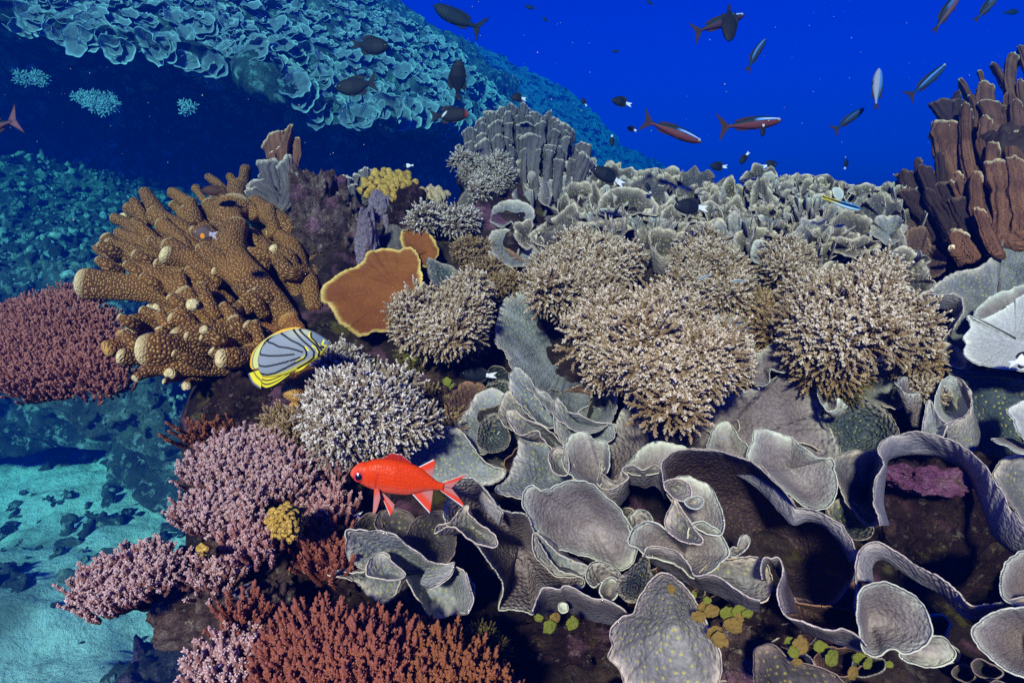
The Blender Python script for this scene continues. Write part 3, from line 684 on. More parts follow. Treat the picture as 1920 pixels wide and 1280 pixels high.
def catmull_u(r, nu):
    P = np.concatenate([2 * r[:1] - r[1:2], r, 2 * r[-1:] - r[-2:-1]]); u = np.linspace(0, len(r) - 1, nu)
    i = np.clip(np.floor(u).astype(int), 0, len(r) - 2); f = (u - i)[:, None]
    p0, p1, p2, p3 = P[i], P[i + 1], P[i + 2], P[i + 3]
    return 0.5 * (2 * p1 + (p2 - p0) * f + (2 * p0 - 5 * p1 + 4 * p2 - p3) * f * f + (3 * p1 - p0 - 3 * p2 + p3) * f ** 3)
WP, WN, WV = swept(WALL, 380, 34, 0.16, 1.7, 51, M['far'], 'reef_wall_terrain')
PXS = [700, 790, 860, 930, 1000, 1060, 1110, 1150, 1200, 1260, 1340, 1440]
FAR = [row((700, 60, 20), (860, 80, 19), (930, 112, 18.5), (1000, 150, 18), (1060, 180, 18), (1110, 215, 18), (1150, 265, 18), (1200, 300, 20), (1260, 325, 22), (1340, 365, 24), (1440, 400, 25)),
       row((700, 60, 17), (860, 100, 16), (1000, 170, 15.2), (1110, 240, 15.2), (1150, 290, 15.5), (1260, 345, 19), (1440, 420, 22)),
       row((700, 250, 12.8), (860, 260, 12.6), (1000, 290, 12.5), (1110, 350, 13), (1200, 390, 14), (1440, 460, 18)),
       row((700, 420, 11.5), (860, 430, 11.4), (1000, 460, 11.5), (1110, 500, 12), (1440, 560, 15)),
       row((700, 640, 10.2), (1000, 660, 10.5), (1440, 720, 12))]
for r_ in FAR: r_[:, 2] *= 1.45
FP, FN, FV = swept(FAR, 260, 40, 0.22, 0.9, 57, M['far2'], 'far_reef_terrain')
PXS = [480, 560, 640, 720, 800, 860, 910, 960]
BACK = [row((480, -60, 15), (640, -40, 14.5), (720, -10, 14), (800, 30, 14), (860, 60, 14), (910, 95, 14), (960, 160, 14.5)),
        row((480, -20, 13.6), (720, 20, 13), (800, 60, 12.8), (860, 100, 12.8), (960, 220, 13.4)),
        row((480, 120, 12.2), (720, 160, 12), (860, 200, 12), (960, 330, 12.6)), row((480, 300, 11.6), (720, 300, 11.5), (960, 420, 12))]
swept(BACK, 160, 40, 0.25, 0.9, 59, M['far'], 'shaded_reef_terrain')

# plates growing on the far reefs
def ruffle(seed):
    g = random.Random(seed); n, k = 56, 11; a = np.linspace(0, 2 * math.pi, n, endpoint=False)
    ph = [g.random() * 6 for _ in range(4)]
    r = 0.5 * (1 + 0.16 * np.sin(2 * a + ph[0]) + 0.08 * np.sin(3 * a + ph[1]) + 0.05 * np.sin(9 * a + ph[2]))
    t = np.linspace(0.04, 1, k)[:, None]
    X = t * r * np.cos(a); Y = t * r * np.sin(a)
    Z = 0.20 * t ** 1.6 + t ** 2.5 * (0.065 * np.sin(4 * a + ph[3]) + 0.022 * np.sin(9 * a + ph[1]))
    P = np.stack([X, Y, Z + 0 * X], -1); N = grid_normals(P, True); N = N * np.sign(N[..., 2:].mean())
    Q = P - N * 0.012
    m = n * k; top = np.arange(n) + (k - 1) * n; b = np.roll(top, -1)
    F = np.concatenate([grid_faces(n, k, True), grid_faces(n, k, True, True) + m, np.stack([b, top, top + m, b + m], -1)])
    rim = np.tile((t ** 14), (1, n)).ravel()
    return np.concatenate([P.reshape(-1, 3), Q.reshape(-1, 3)]), F, np.concatenate([rim, rim]), np.concatenate([np.zeros(m), np.ones(m)])
RUF = [ruffle(s) for s in range(6)]
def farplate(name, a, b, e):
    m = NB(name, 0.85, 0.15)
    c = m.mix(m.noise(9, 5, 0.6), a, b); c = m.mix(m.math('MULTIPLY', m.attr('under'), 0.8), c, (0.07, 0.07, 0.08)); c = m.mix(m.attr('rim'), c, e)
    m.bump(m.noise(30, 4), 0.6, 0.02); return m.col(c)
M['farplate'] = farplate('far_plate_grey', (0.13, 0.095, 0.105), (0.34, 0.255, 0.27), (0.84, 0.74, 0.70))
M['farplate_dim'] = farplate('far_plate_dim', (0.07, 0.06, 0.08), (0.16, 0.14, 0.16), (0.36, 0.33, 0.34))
RUFM = [make_mesh('plate_coral', V, F, {'rim': r, 'under': u}) for V, F, r, u in RUF]
for x in RUFM: x.materials.append(M['farplate'])
def place_far(P, N, sel, count, smin, smax, seed, nthings, label, group, leanto, mat='farplate'):
    g = np.random.default_rng(seed); idx = np.argwhere(sel); pick = idx[g.choice(len(idx), count, replace=False)]
    pick = sorted(pick.tolist(), key=lambda ij: np.linalg.norm(P[ij[0], ij[1]]))
    mV, mF, mr, mu, o_ = [], [], [], [], 0
    for k, (i, j) in enumerate(pick):
        c = P[i, j]; n = N[i, j]; n = n if n[2] > 0 or True else -n
        if (n * (-c)).sum() < 0: n = -n
        d = n * 0.55 + np.array(leanto) + g.normal(size=3) * 0.17; q = ortho(d) @ Quaternion((0, 0, 1), g.random() * 6.28)
        s = smin + (smax - smin) * g.random() ** 1.5; w = int(g.integers(6))
        if k < nthings:
            o = obj('ruffled_coral', RUFM[w], None, None, c + np.asarray(ortho(d) @ Vector((0, 0, -0.04 * s)))); o.rotation_mode = 'QUATERNION'; o.rotation_quaternion = q; o.scale = (s, s, s * g.uniform(0.8, 1.5))
            tag(o, label, 'coral', group)
        else:
            V, F, r, u = RUF[w]; Rm = np.array(q.to_matrix()); mV.append((V * s) @ Rm.T + c); mF.append(F + o_); mr.append(r); mu.append(u); o_ += len(V)
    if mV:
        o = obj('plate_coral_cover', make_mesh('plate_coral_cover', np.concatenate(mV), np.concatenate(mF), {'rim': np.concatenate(mr), 'under': np.concatenate(mu)}), M[mat])
        o['kind'] = 'stuff'; o['label'] = 'mass of ruffled plate corals covering the ' + group.split(' on the ')[-1]; o['category'] = 'coral cover'
vv = np.repeat(WV[:, None], WP.shape[1], 1)
place_far(WP, WN, (vv > 0.15) & (vv < 2.05), 3400, 0.08, 0.25, 5, 200, 'bluish ruffled plate coral growing on the shaded shelf at the upper left', 'plate corals on the upper left shelf', (0.0, -0.35, 0.55))
place_far(WP, WN, (vv > 1.85) & (vv < 2.25), 170, 0.15, 0.30, 6, 40, 'pale edged plate coral jutting from the lip of the dark overhang', 'plate corals on the lip of the overhang', (0.0, -0.8, 0.25))
fv = np.repeat(FV[:, None], FP.shape[1], 1)
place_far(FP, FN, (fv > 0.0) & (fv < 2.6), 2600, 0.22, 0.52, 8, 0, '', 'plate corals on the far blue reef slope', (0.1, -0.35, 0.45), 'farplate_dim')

def rubble(P, N, sel, count, smin, smax, seed, mats, name, label):
    g = np.random.default_rng(seed); idx = np.argwhere(sel); pick = idx[g.choice(len(idx), count)]
    nu, nv = 12, 8; th = np.linspace(0, 2 * math.pi, nu, endpoint=False)[None]; ph = np.linspace(-1.5, 1.5, nv)[:, None]
    D = np.stack([np.cos(ph) * np.cos(th), np.cos(ph) * np.sin(th), np.sin(ph) + 0 * th], -1).reshape(-1, 3); F0 = grid_faces(nu, nv, True)
    V, F = [], []
    for k, (i, j) in enumerate(pick):
        r = 1 + 0.55 * fbm(D * 1.6 + k * 3.3, 3, seed); s = smin + (smax - smin) * g.random() ** 2.5
        V.append(D * r[:, None] * s * g.uniform(.5, 1.3, 3) + P[i, j]); F.append(F0 + k * len(D))
    o = obj(name, make_mesh(name, np.concatenate(V), np.concatenate(F), smooth=True), mats); o['kind'] = 'stuff'; o['label'] = label; o['category'] = 'rubble'
rubble(WP, WN, (vv > 6.0) & (vv < 8.9), 4200, 0.010, 0.055, 71, M['far_pale'], 'coral_rubble', 'pale broken coral rubble strewn over the left slope')
rubble(WP, WN, (vv > 6.0) & (vv < 9.3), 2200, 0.012, 0.075, 72, M['far'], 'dark_rubble', 'dark crusted rubble on the left slope')
rubble(WP, WN, (vv > 3.6) & (vv < 6.2), 1500, 0.02, 0.10, 73, M['far_pale'], 'cave_growth', 'dim growth on the wall under the overhang')
def seabed_rocks():
    g = np.random.default_rng(77); P = np.stack([g.uniform(-6, -1.2, 1500), g.uniform(2.6, 6.0, 1500), np.zeros(1500)], 1); P[:, 2] = FLOOR + 0.16 * fbm(P * 0.9, 5, 41) + 0.05 * fbm(P * 6, 4, 44)
    k = fbm(P * 0.55, 3, 78) > 0.0; P = P[k]; rubble(P[None], None, np.ones((1, len(P)), bool), 300, 0.015, 0.12, 79, M['far'], 'seabed_rubble', 'dark rubble patches lying on the bright sand')
seabed_rocks()

# ---------------------------------------------------------------- water haze: one box round camera and scene, sky outside
def haze():
    x0, x1, y0, y1, z0, z1 = -26, 26, -0.12, 40, -12.5, 5.2
    V = [(x, y, z) for z in (z0, z1) for y in (y0, y1) for x in (x0, x1)]
    F = np.array([(0, 2, 3, 1), (4, 5, 7, 6), (0, 1, 5, 4), (2, 6, 7, 3), (0, 4, 6, 2), (1, 3, 7, 5)])
    m = bpy.data.materials.new('water_haze'); m.use_nodes = True; n = m.node_tree.nodes; n.clear()
    v = n.new('ShaderNodeVolumePrincipled'); o = n.new('ShaderNodeOutputMaterial'); m.node_tree.links.new(v.outputs[0], o.inputs['Volume'])
    v.inputs['Color'].default_value = (0.0, 0.022, 0.185, 1); v.inputs['Density'].default_value = HAZE_DENSITY
    v.inputs['Absorption Color'].default_value = (0.0, 0.66, 0.92, 1); v.inputs['Anisotropy'].default_value = 0.0
    ob = obj('haze', make_mesh('haze', V, F, smooth=False), m); ob['kind'] = 'stuff'; ob['label'] = 'clear blue sea water filling the whole scene'; ob['category'] = 'water'
haze()
# ---------------------------------------------------------------- plate corals of the near reef, traced one by one
plate('wide blue-grey plate spreading just behind the red fish', 'blue', [(751,820),(775,814),(800,807),(820,799),(855,803),(880,830),(915,870),(945,880),(940,900),(900,912),(850,915),(800,902),(762,870)], (905,868), 0.02, 0.03, 0.05, 1.2, lump=.006)
plate('upright blue-grey lobe rising above the wide plate behind the red fish', 'blue', [(855,803),(862,785),(880,760),(893,740),(912,730),(930,728),(945,742),(942,775),(922,795),(915,845),(895,850),(870,825)], (935,800), 0.03, 0.04)
plate('round dark brown plate under the black and white fish in the crevice', 'brown', [(845,787),(838,765),(842,745),(855,725),(872,714),(890,714),(908,725),(895,742),(877,762),(864,785)], (896,745), 0.05, 0.03)
plate('small round slate-blue bowl left of the folded grey plates', 'green', [(895,830),(897,805),(908,785),(930,775),(947,790),(955,820),(947,840),(922,848),(905,842)], (935,812), 0.0, 0.04, lump=.006)
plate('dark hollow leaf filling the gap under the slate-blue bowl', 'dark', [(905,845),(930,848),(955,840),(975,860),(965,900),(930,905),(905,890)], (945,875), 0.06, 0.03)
plate('tallest blue-grey leaf with a dark hollow beneath the white branching corals', 'blue', [(930,643),(931,605),(945,560),(968,546),(995,536),(1050,555),(1110,590),(1110,680),(1155,720),(1150,780),(1120,806),(1080,805),(1040,778),(990,726),(957,684),(945,656)], (1075,640), 0.0, 0.13, -0.02, 1.35, lump=.010)
plate('folded ridge running down the front of the tallest blue-grey leaf', 'blue', [(958,697),(970,688),(985,698),(1002,722),(1032,745),(1047,775),(1042,798),(1020,797),(990,777),(970,752),(957,735),(953,715)], (1030,790), -0.025, 0.06, p=2.0, lump=.006)
plate('narrow grey flap with a beige edge left of the folded ridge', 'grey', [(936,772),(940,750),(955,733),(975,755),(1000,785),(1012,832),(980,818),(955,803),(943,793)], (995,795), -0.005, 0.05)
plate('rolled grey strip slanting below the folded ridge', 'grey', [(950,772),(965,770),(980,783),(1000,793),(1022,803),(1052,830),(1058,848),(1035,842),(1015,818),(1008,806),(975,814),(958,795)], (1040,830), -0.045, 0.05, p=2.0)
plate('horn shaped blue-grey leaf with an open rolled tip', 'blue', [(1040,748),(1050,750),(1063,772),(1085,778),(1112,790),(1153,797),(1148,822),(1120,832),(1090,827),(1060,830),(1043,812),(1040,785)], (1105,812), -0.03, 0.06, lump=.007)
plate('dark blue pocket leaf right of the horn shaped leaf', 'green', [(1110,752),(1130,738),(1140,745),(1147,770),(1145,790),(1120,795),(1100,785)], (1122,775), -0.0, 0.05)
plate('three cornered blue-grey plate with a wavy beige left edge', 'blue', [(975,813),(1008,807),(1025,830),(1040,842),(1062,845),(1075,882),(1065,908),(1020,925),(985,932),(955,928),(931,920),(935,910),(955,890),(965,860),(972,835)], (1060,890), -0.03, 0.06, -0.02, 1.3, lump=.008)
plate('small brown tongue tucked beside the three cornered plate', 'grey', [(1030,850),(1042,840),(1058,842),(1066,870),(1062,890),(1040,885),(1030,865)], (1055,880), -0.055, 0.04)
plate('pale shell shaped plate with dark centre in the middle of the reef', 'pale', [(1055,860),(1060,835),(1070,815),(1085,810),(1100,811),(1113,825),(1135,828),(1140,870),(1128,905),(1112,916),(1095,905),(1075,895),(1063,880)], (1127,890), -0.05, 0.06)
plate('very large purple-grey plate with knobbly face under the white corals', 'purple', [(1170,762),(1172,748),(1185,738),(1198,745),(1215,765),(1290,770),(1370,735),(1430,722),(1480,690),(1510,694),(1531,715),(1533,740),(1544,770),(1538,776),(1553,800),(1569,820),(1574,856),(1550,872),(1490,905),(1380,905),(1270,880),(1205,880),(1165,895),(1122,910),(1128,870),(1140,830),(1150,797)], (1320,850), 0.0, 0.07, 0.0, 1.8, lump=.010, waves=3, wamp=.012)
plate('pale tongue with a scalloped edge rising in front of the large purple plate', 'pale', [(1404,845),(1412,828),(1414,808),(1430,804),(1470,813),(1500,833),(1530,856),(1560,861),(1562,880),(1570,905),(1566,930),(1552,947),(1530,953),(1505,945),(1485,928),(1455,905),(1425,882),(1402,865)], (1482,880), -0.055, 0.05, 0.02, 1.3, lump=.007)
plate('small pale ear shaped lobe left of the pale tongue', 'pale', [(1328,845),(1333,810),(1348,792),(1365,789),(1376,803),(1385,822),(1402,838),(1405,860),(1372,858),(1345,855)], (1365,850), -0.05, 0.04)
plate('pale fan with a ribbed surface standing behind the great dark bowl', 'pale', [(1172,880),(1190,852),(1210,836),(1235,827),(1262,831),(1288,840),(1275,860),(1245,882),(1200,890)], (1240,878), -0.06, 0.03)
plate('thin curled flap under the white corals beside the large purple plate', 'grey', [(1340,712),(1375,715),(1410,692),(1413,684),(1400,688),(1370,700),(1388,728),(1370,741),(1345,735)], (1365,722), -0.07, 0.04)
cup('small rolled funnel at the left end of the great dark bowl', 'grey', 1152, 888, 26, 15, 50, 1140, 10, -0.065, (150, 425), 0.3)
curtain('ruffled rim running left from the great dark bowl', 'under', [(1118,905),(1130,917),(1150,918),(1163,910),(1180,895),(1168,880),(1185,873),(1205,882),(1228,873),(1240,885),(1248,900)], [(1130,945),(1140,955),(1155,955),(1165,945),(1180,925),(1180,910),(1195,910),(1210,915),(1225,910),(1238,920),(1245,935)], -0.075, 0.05)
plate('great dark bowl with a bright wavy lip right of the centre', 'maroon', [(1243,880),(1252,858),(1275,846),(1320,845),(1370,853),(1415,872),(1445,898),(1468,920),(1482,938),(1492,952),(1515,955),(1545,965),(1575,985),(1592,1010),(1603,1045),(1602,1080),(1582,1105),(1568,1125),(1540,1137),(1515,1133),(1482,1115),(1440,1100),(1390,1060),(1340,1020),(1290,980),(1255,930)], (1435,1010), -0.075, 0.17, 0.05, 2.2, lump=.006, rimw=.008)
curtain('bright bluish lip folded inward along the great dark bowl', 'lip', [(1243,884),(1250,860),(1275,845),(1320,843),(1370,852),(1417,870),(1447,896),(1470,918),(1483,937),(1494,951),(1517,954),(1547,964),(1577,984),(1594,1010),(1604,1045)],
        [(1250,893),(1268,880),(1300,872),(1340,873),(1380,890),(1410,908),(1435,930),(1452,950),(1470,970),(1488,985),(1515,978),(1540,985),(1560,1003),(1578,1025),(1592,1055)], -0.085, 0.035, 0.6)
plate('broad lilac shield plate with a pale rim near the centre bottom', 'pale', [(980,945),(985,920),(1000,911),(1020,918),(1048,908),(1082,902),(1115,914),(1150,945),(1180,985),(1192,1010),(1187,1050),(1166,1069),(1145,1062),(1110,1045),(1070,1035),(1040,1024),(1010,1000),(993,973)], (1110,985), -0.06, 0.06, 0.06, 1.5, lump=.006)
plate('narrow dotted plate tucked under the broad lilac shield', 'blue', [(999,1001),(1012,1004),(1035,1030),(1070,1050),(1102,1062),(1106,1078),(1050,1079),(1024,1064),(1003,1035)], (1070,1048), -0.035, 0.03, 0.05)
plate('small dark notched lobe at the lower right of the lilac shield', 'purple', [(1100,1075),(1108,1057),(1125,1053),(1150,1063),(1162,1080),(1150,1095),(1128,1090),(1115,1100),(1103,1090)], (1135,1090), -0.03, 0.03)
plate('tiny wrinkled lilac lobe above the shaded underside', 'pale', [(1125,1110),(1133,1090),(1148,1082),(1158,1092),(1155,1115),(1140,1125)], (1140,1118), -0.045, 0.03)
plate('deep open bowl with a bright inner wall below the red fish tail', 'purple', [(842,912),(862,902),(882,897),(900,908),(918,930),(940,955),(985,965),(1003,1003),(1045,1065),(1095,1085),(1080,1108),(1020,1104),(1008,1125),(1000,1149),(975,1141),(942,1143),(936,1138),(945,1105),(938,1080),(918,1052),(893,1020),(862,992),(838,985),(832,960),(840,935)], (975,1020), -0.045, 0.11, 0.05, 1.5, lump=.007)
plate('cream edged flap on the left wall of the deep open bowl', 'grey', [(815,999),(822,984),(845,978),(862,955),(876,948),(880,965),(900,985),(925,1005),(930,1022),(905,1020),(880,1008),(855,990),(838,988)], (890,992), -0.08, 0.04)
curtain('arched cream rim rolling over beside the red fish tail', 'lip', [(846,922),(856,906),(880,897),(898,906),(910,925),(932,945),(942,962)], [(865,935),(872,925),(882,920),(892,930),(902,950),(920,968),(935,985)], -0.075, 0.03, 0.7)
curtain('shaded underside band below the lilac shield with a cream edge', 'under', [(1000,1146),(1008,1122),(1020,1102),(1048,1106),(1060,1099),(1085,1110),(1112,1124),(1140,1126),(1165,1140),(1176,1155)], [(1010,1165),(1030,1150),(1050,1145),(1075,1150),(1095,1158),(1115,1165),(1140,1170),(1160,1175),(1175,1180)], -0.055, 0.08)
plate('broad blue-grey plate with a wavy white edge at the lower middle left', 'blue', [(613,1076),(620,1068),(640,1071),(664,1075),(684,1070),(662,1056),(647,1040),(649,1012),(652,993),(690,996),(730,999),(772,1030),(810,1056),(850,1060),(887,1100),(882,1142),(866,1152),(845,1154),(828,1160),(806,1155),(790,1131),(775,1106),(762,1087),(751,1083),(745,1104),(730,1121),(710,1128),(685,1114),(675,1096),(655,1083),(630,1079)], (795,1075), -0.03, 0.05, 0.07, 1.4, lump=.006)
plate('rounded inset lobe lying on the broad blue-grey plate', 'blue', [(687,1078),(688,1058),(700,1042),(715,1036),(728,1042),(731,1052),(760,1075),(740,1085),(705,1082)], (735,1075), -0.05, 0.03)
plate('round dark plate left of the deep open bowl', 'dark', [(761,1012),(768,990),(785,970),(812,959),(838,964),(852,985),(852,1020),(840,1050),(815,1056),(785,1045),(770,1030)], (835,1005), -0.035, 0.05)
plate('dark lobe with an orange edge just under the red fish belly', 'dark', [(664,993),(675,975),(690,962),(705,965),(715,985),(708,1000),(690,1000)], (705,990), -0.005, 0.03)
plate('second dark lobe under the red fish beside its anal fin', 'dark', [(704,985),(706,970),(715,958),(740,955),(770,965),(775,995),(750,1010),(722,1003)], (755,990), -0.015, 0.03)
curtain('curled inner fold on the right of the broad blue-grey plate', 'blue', [(852,1052),(847,1075),(828,1092),(806,1103)], [(800,1065),(795,1075),(790,1085),(788,1095)], -0.05, 0.03)
curtain('thin upright leaf at the right end of the broad blue-grey plate', 'blue', [(873,1072),(880,1100),(886,1125),(876,1148)], [(845,1085),(850,1105),(855,1125),(858,1145)], -0.055, 0.05)
plate('small round dark lobe above the frilled grey plate', 'purple', [(1177,975),(1183,962),(1200,955),(1217,963),(1223,980),(1210,1000),(1190,1003),(1180,990)], (1205,992), -0.05, 0.025)
plate('frilled grey plate curling in two lobes below the great bowl', 'pale', [(1181,1018),(1188,992),(1208,979),(1230,981),(1250,995),(1285,1015),(1295,990),(1313,979),(1335,985),(1356,1008),(1366,1035),(1357,1050),(1340,1065),(1320,1076),(1297,1081),(1275,1062),(1240,1048),(1213,1040),(1200,1028)], (1285,1040), -0.085, 0.05, 0.03, 1.3, lump=.005)
plate('round pale fan disc half hidden behind the twisted leaf', 'pale', [(1250,908),(1268,896),(1290,893),(1320,905),(1345,935),(1357,965),(1355,990),(1343,1002),(1310,992),(1280,962),(1258,932)], (1295,962), -0.095, 0.04)
plate('small brown edged curl on top of the twisted leaf', 'grey', [(1246,907),(1268,899),(1290,908),(1295,928),(1282,938),(1262,930)], (1262,918), -0.115, 0.02)
plate('pale spoon shaped curl beside the twisted leaf', 'pale', [(1286,938),(1305,931),(1316,935),(1316,946),(1305,953),(1290,948)], (1296,943), -0.118, 0.012)
plate('twisted dotted leaf rising from the frilled plates', 'grey', [(1250,965),(1258,950),(1264,932),(1275,950),(1292,975),(1300,990),(1316,1012),(1306,1019),(1280,1013),(1258,1001),(1248,985)], (1285,998), -0.11, 0.03)
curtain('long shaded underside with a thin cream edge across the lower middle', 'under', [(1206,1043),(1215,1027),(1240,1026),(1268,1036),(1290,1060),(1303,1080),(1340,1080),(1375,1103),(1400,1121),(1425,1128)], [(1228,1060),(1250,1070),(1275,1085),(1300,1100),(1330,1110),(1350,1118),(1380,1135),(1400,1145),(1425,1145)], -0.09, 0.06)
plate('knobbly grey plate behind the long cream edge', 'grey', [(1308,1082),(1340,1052),(1380,1048),(1430,1050),(1447,1090),(1440,1118),(1427,1128),(1398,1120),(1372,1102),(1345,1082)], (1385,1085), -0.07, 0.03, lump=.010)
plate('knobbly dark grey lump under the frilled plates', 'green', [(1155,1105),(1165,1080),(1195,1055),(1212,1035),(1220,1070),(1230,1090),(1215,1110),(1195,1128),(1170,1125)], (1190,1100), -0.06, -0.04, p=0.8, lump=.014)
plate('large dotted plate facing the viewer at the bottom centre', 'grey', [(1143,1235),(1148,1210),(1145,1190),(1152,1173),(1168,1157),(1190,1150),(1200,1120),(1240,1075),(1290,1110),(1330,1180),(1352,1240),(1330,1310),(1250,1330),(1178,1295),(1165,1262)], (1265,1170), -0.06, 0.05, 0.04, 1.2, lump=.006)
curtain('keyhole shaped fold standing right of the knobbly grey plate', 'under', [(1432,1085),(1429,1062),(1436,1047),(1447,1049),(1458,1046),(1466,1062),(1463,1085),(1455,1110),(1460,1130),(1470,1152)], [(1440,1090),(1440,1075),(1444,1068),(1449,1067),(1454,1068),(1458,1078),(1470,1095),(1480,1115),(1485,1135),(1490,1150)], -0.095, 0.05)
curtain('cream edged underside band running right along the bottom', 'under', [(1462,1140),(1475,1158),(1500,1166),(1525,1176),(1560,1183),(1580,1180),(1607,1193),(1624,1210)], [(1478,1160),(1500,1180),(1525,1192),(1550,1200),(1570,1208),(1590,1214),(1610,1222),(1622,1222)], -0.09, 0.05)
plate('shaded brown pan behind the cream edged band', 'brown', [(1470,1125),(1520,1135),(1580,1140),(1610,1160),(1618,1200),(1580,1180),(1530,1174),(1480,1155)], (1560,1160), -0.04, 0.05)
plate('lilac shell plate with a white lower edge at the lower right', 'pale', [(1611,1140),(1616,1106),(1640,1095),(1665,1094),(1700,1108),(1730,1135),(1745,1170),(1741,1200),(1716,1221),(1695,1223),(1670,1214),(1642,1227),(1622,1218),(1614,1185)], (1630,1160), -0.10, 0.05, 0.03, 1.2, lump=.005)
plate('small grey lobe peeping out below the lilac shell plate', 'pale', [(1690,1224),(1735,1200),(1765,1194),(1785,1212),(1791,1228),(1770,1245),(1735,1247),(1702,1238)], (1720,1218), -0.07, 0.02, 0.04)
plate('pale round plate cut by the right edge near the bottom', 'pale', [(1824,1185),(1838,1165),(1870,1146),(1920,1140),(1990,1150),(2000,1220),(1945,1268),(1890,1256),(1850,1226)], (1940,1195), -0.12, 0.06, 0.03)
plate('second round plate at the right edge above the lower one', 'pale', [(1877,1100),(1880,1070),(1900,1045),(1930,1035),(1990,1040),(1995,1120),(1930,1135),(1885,1125)], (1950,1095), -0.10, 0.05)
curtain('long pale ruffled ribbon crossing the lower right corner', 'lip', [(1606,1085),(1608,1048),(1622,1024),(1645,1017),(1680,1034),(1720,1060),(1760,1080),(1790,1102),(1812,1130),(1830,1137),(1870,1129),(1920,1122),(1980,1120)], [(1640,1095),(1636,1070),(1640,1055),(1655,1050),(1685,1068),(1722,1092),(1760,1112),(1785,1135),(1805,1155),(1830,1162),(1870,1150),(1920,1142),(1980,1140)], -0.10, 0.03, 0.7)
curtain('blue-grey outer wall of the lower right ribbon', 'lip', [(1604,1045),(1606,1075),(1608,1110),(1604,1140),(1612,1150)], [(1625,1050),(1618,1075),(1616,1105),(1614,1125),(1618,1140)], -0.09, 0.04)
curtain('high arched collar plate around the purple crusted hollow at right', 'lip', [(1652,985),(1640,945),(1641,905),(1658,872),(1647,842),(1660,824),(1690,813),(1725,811),(1765,819),(1800,835),(1840,865),(1868,908),(1892,950),(1925,990),(1960,1010)],
        [(1668,985),(1658,945),(1660,905),(1664,882),(1664,868),(1672,860),(1700,853),(1740,853),(1775,864),(1805,884),(1828,920),(1845,965),(1862,1005),(1895,1035),(1935,1055)], -0.10, 0.06, 0.6)
rock_thing('dark hollow wall with a bright purple crust under the arched collar', 'crust_dark', 1770, 985, 0.07, 135, 150, 90, 0.22, 1.6)
rock_thing('bright purple and yellow crust at the top of the arched hollow', 'pinkcrust', 1738, 900, -0.045, 64, 26, 30, 0.4, 2.0)
plate('shaded violet leaf left of the arched collar', 'under', [(1560,862),(1595,846),(1625,848),(1652,850),(1645,900),(1640,985),(1600,960),(1575,905)], (1620,930), -0.03, 0.07)
plate('small dark dotted lobe below the pale tongue at right', 'green', [(1552,965),(1558,945),(1578,933),(1600,940),(1625,965),(1635,1000),(1610,1010),(1575,1000)], (1595,985), -0.02, 0.03)
plate('dark green knobbly plate right of the large purple plate', 'green', [(1540,787),(1556,765),(1580,751),(1620,749),(1660,765),(1680,795),(1690,835),(1660,855),(1600,857),(1572,848),(1558,815)], (1625,815), 0.0, 0.04, 0.02, 1.2, lump=.011)
plate('grey dotted plate with a yellow-flecked edge below the right white coral', 'grey', [(1603,730),(1611,710),(1633,686),(1665,674),(1690,684),(1704,700),(1702,722),(1690,762),(1650,758),(1620,750)], (1665,728), -0.01, 0.05, lump=.007)
plate('thin violet tongue beside the small curled funnel', 'purple', [(1533,722),(1545,722),(1562,735),(1566,755),(1563,768),(1548,765),(1536,745)], (1548,750), -0.035, 0.03)
cup('small curled funnel right of the large purple plate', 'pale', 1566, 758, 20, 11, 18, 1566, 8, -0.05, (160, 440))
cup('curled violet cup left of the large white-walled cup', 'purple', 1700, 722, 24, 12, 75, 1720, 14, -0.06, (100, 360), 0.5)
plate('white-walled hollow of the large cup at the right', 'white', [(1755,765),(1758,735),(1770,712),(1785,705),(1805,715),(1820,740),(1820,770),(1808,785),(1790,792),(1770,788)], (1772,768), -0.06, 0.07, p=1.2)
curtain('brown flecked front wall of the large white-walled cup', 'grey', [(1772,797),(1790,788),(1810,780),(1822,760),(1822,738),(1810,718),(1795,706)], [(1780,840),(1795,845),(1812,850),(1826,850),(1832,840),(1838,820),(1838,800)], -0.085, 0.05)
plate('pointed grey leaf in front of the large white-walled cup', 'blue', [(1732,815),(1735,780),(1742,750),(1752,768),(1765,788),(1774,795),(1768,815),(1755,820)], (1752,812), -0.09, 0.03)
plate('large dark knobbly plate at the right edge', 'green', [(1778,700),(1795,694),(1830,695),(1870,700),(1920,712),(1995,730),(1995,900),(1920,880),(1870,866),(1832,850),(1815,790),(1790,760)], (1900,810), -0.02, 0.07, 0.0, 1.4, lump=.012)
plate('bright white leaf cut by the right edge', 'white', [(1889,770),(1905,755),(1930,748),(1990,745),(1995,840),(1940,835),(1912,810),(1900,785)], (1960,800), -0.11, 0.04)
curtain('curled pale lip below the bright white leaf', 'pale', [(1858,821),(1872,830),(1890,835),(1910,848),(1940,850)], [(1885,820),(1900,822),(1915,830),(1935,835),(1950,838)], -0.10, 0.03)
plate('large knobbly grey plate at the right edge beside the arched collar', 'grey', [(1862,890),(1872,870),(1890,858),(1930,846),(1995,845),(1998,1000),(1930,990),(1900,950),(1880,920)], (1950,920), -0.06, 0.05, lump=.010)
plate('brightest near-white plate at the right edge', 'white', [(1807,662),(1813,645),(1805,632),(1820,612),(1814,591),(1832,599),(1870,586),(1900,566),(1930,548),(2000,530),(2005,690),(1930,695),(1865,688),(1822,677)], (1905,638), -0.10, 0.018, 0.0, 1.0, lump=.005)  # grey plate coloured near-white to carry the close light at this edge
plate('knobbly beige ridge just above the near-white plate', 'pale', [(1826,592),(1840,570),(1868,551),(1900,540),(1990,512),(1995,555),(1885,582),(1842,598)], (1900,580), -0.07, 0.03, lump=.007)
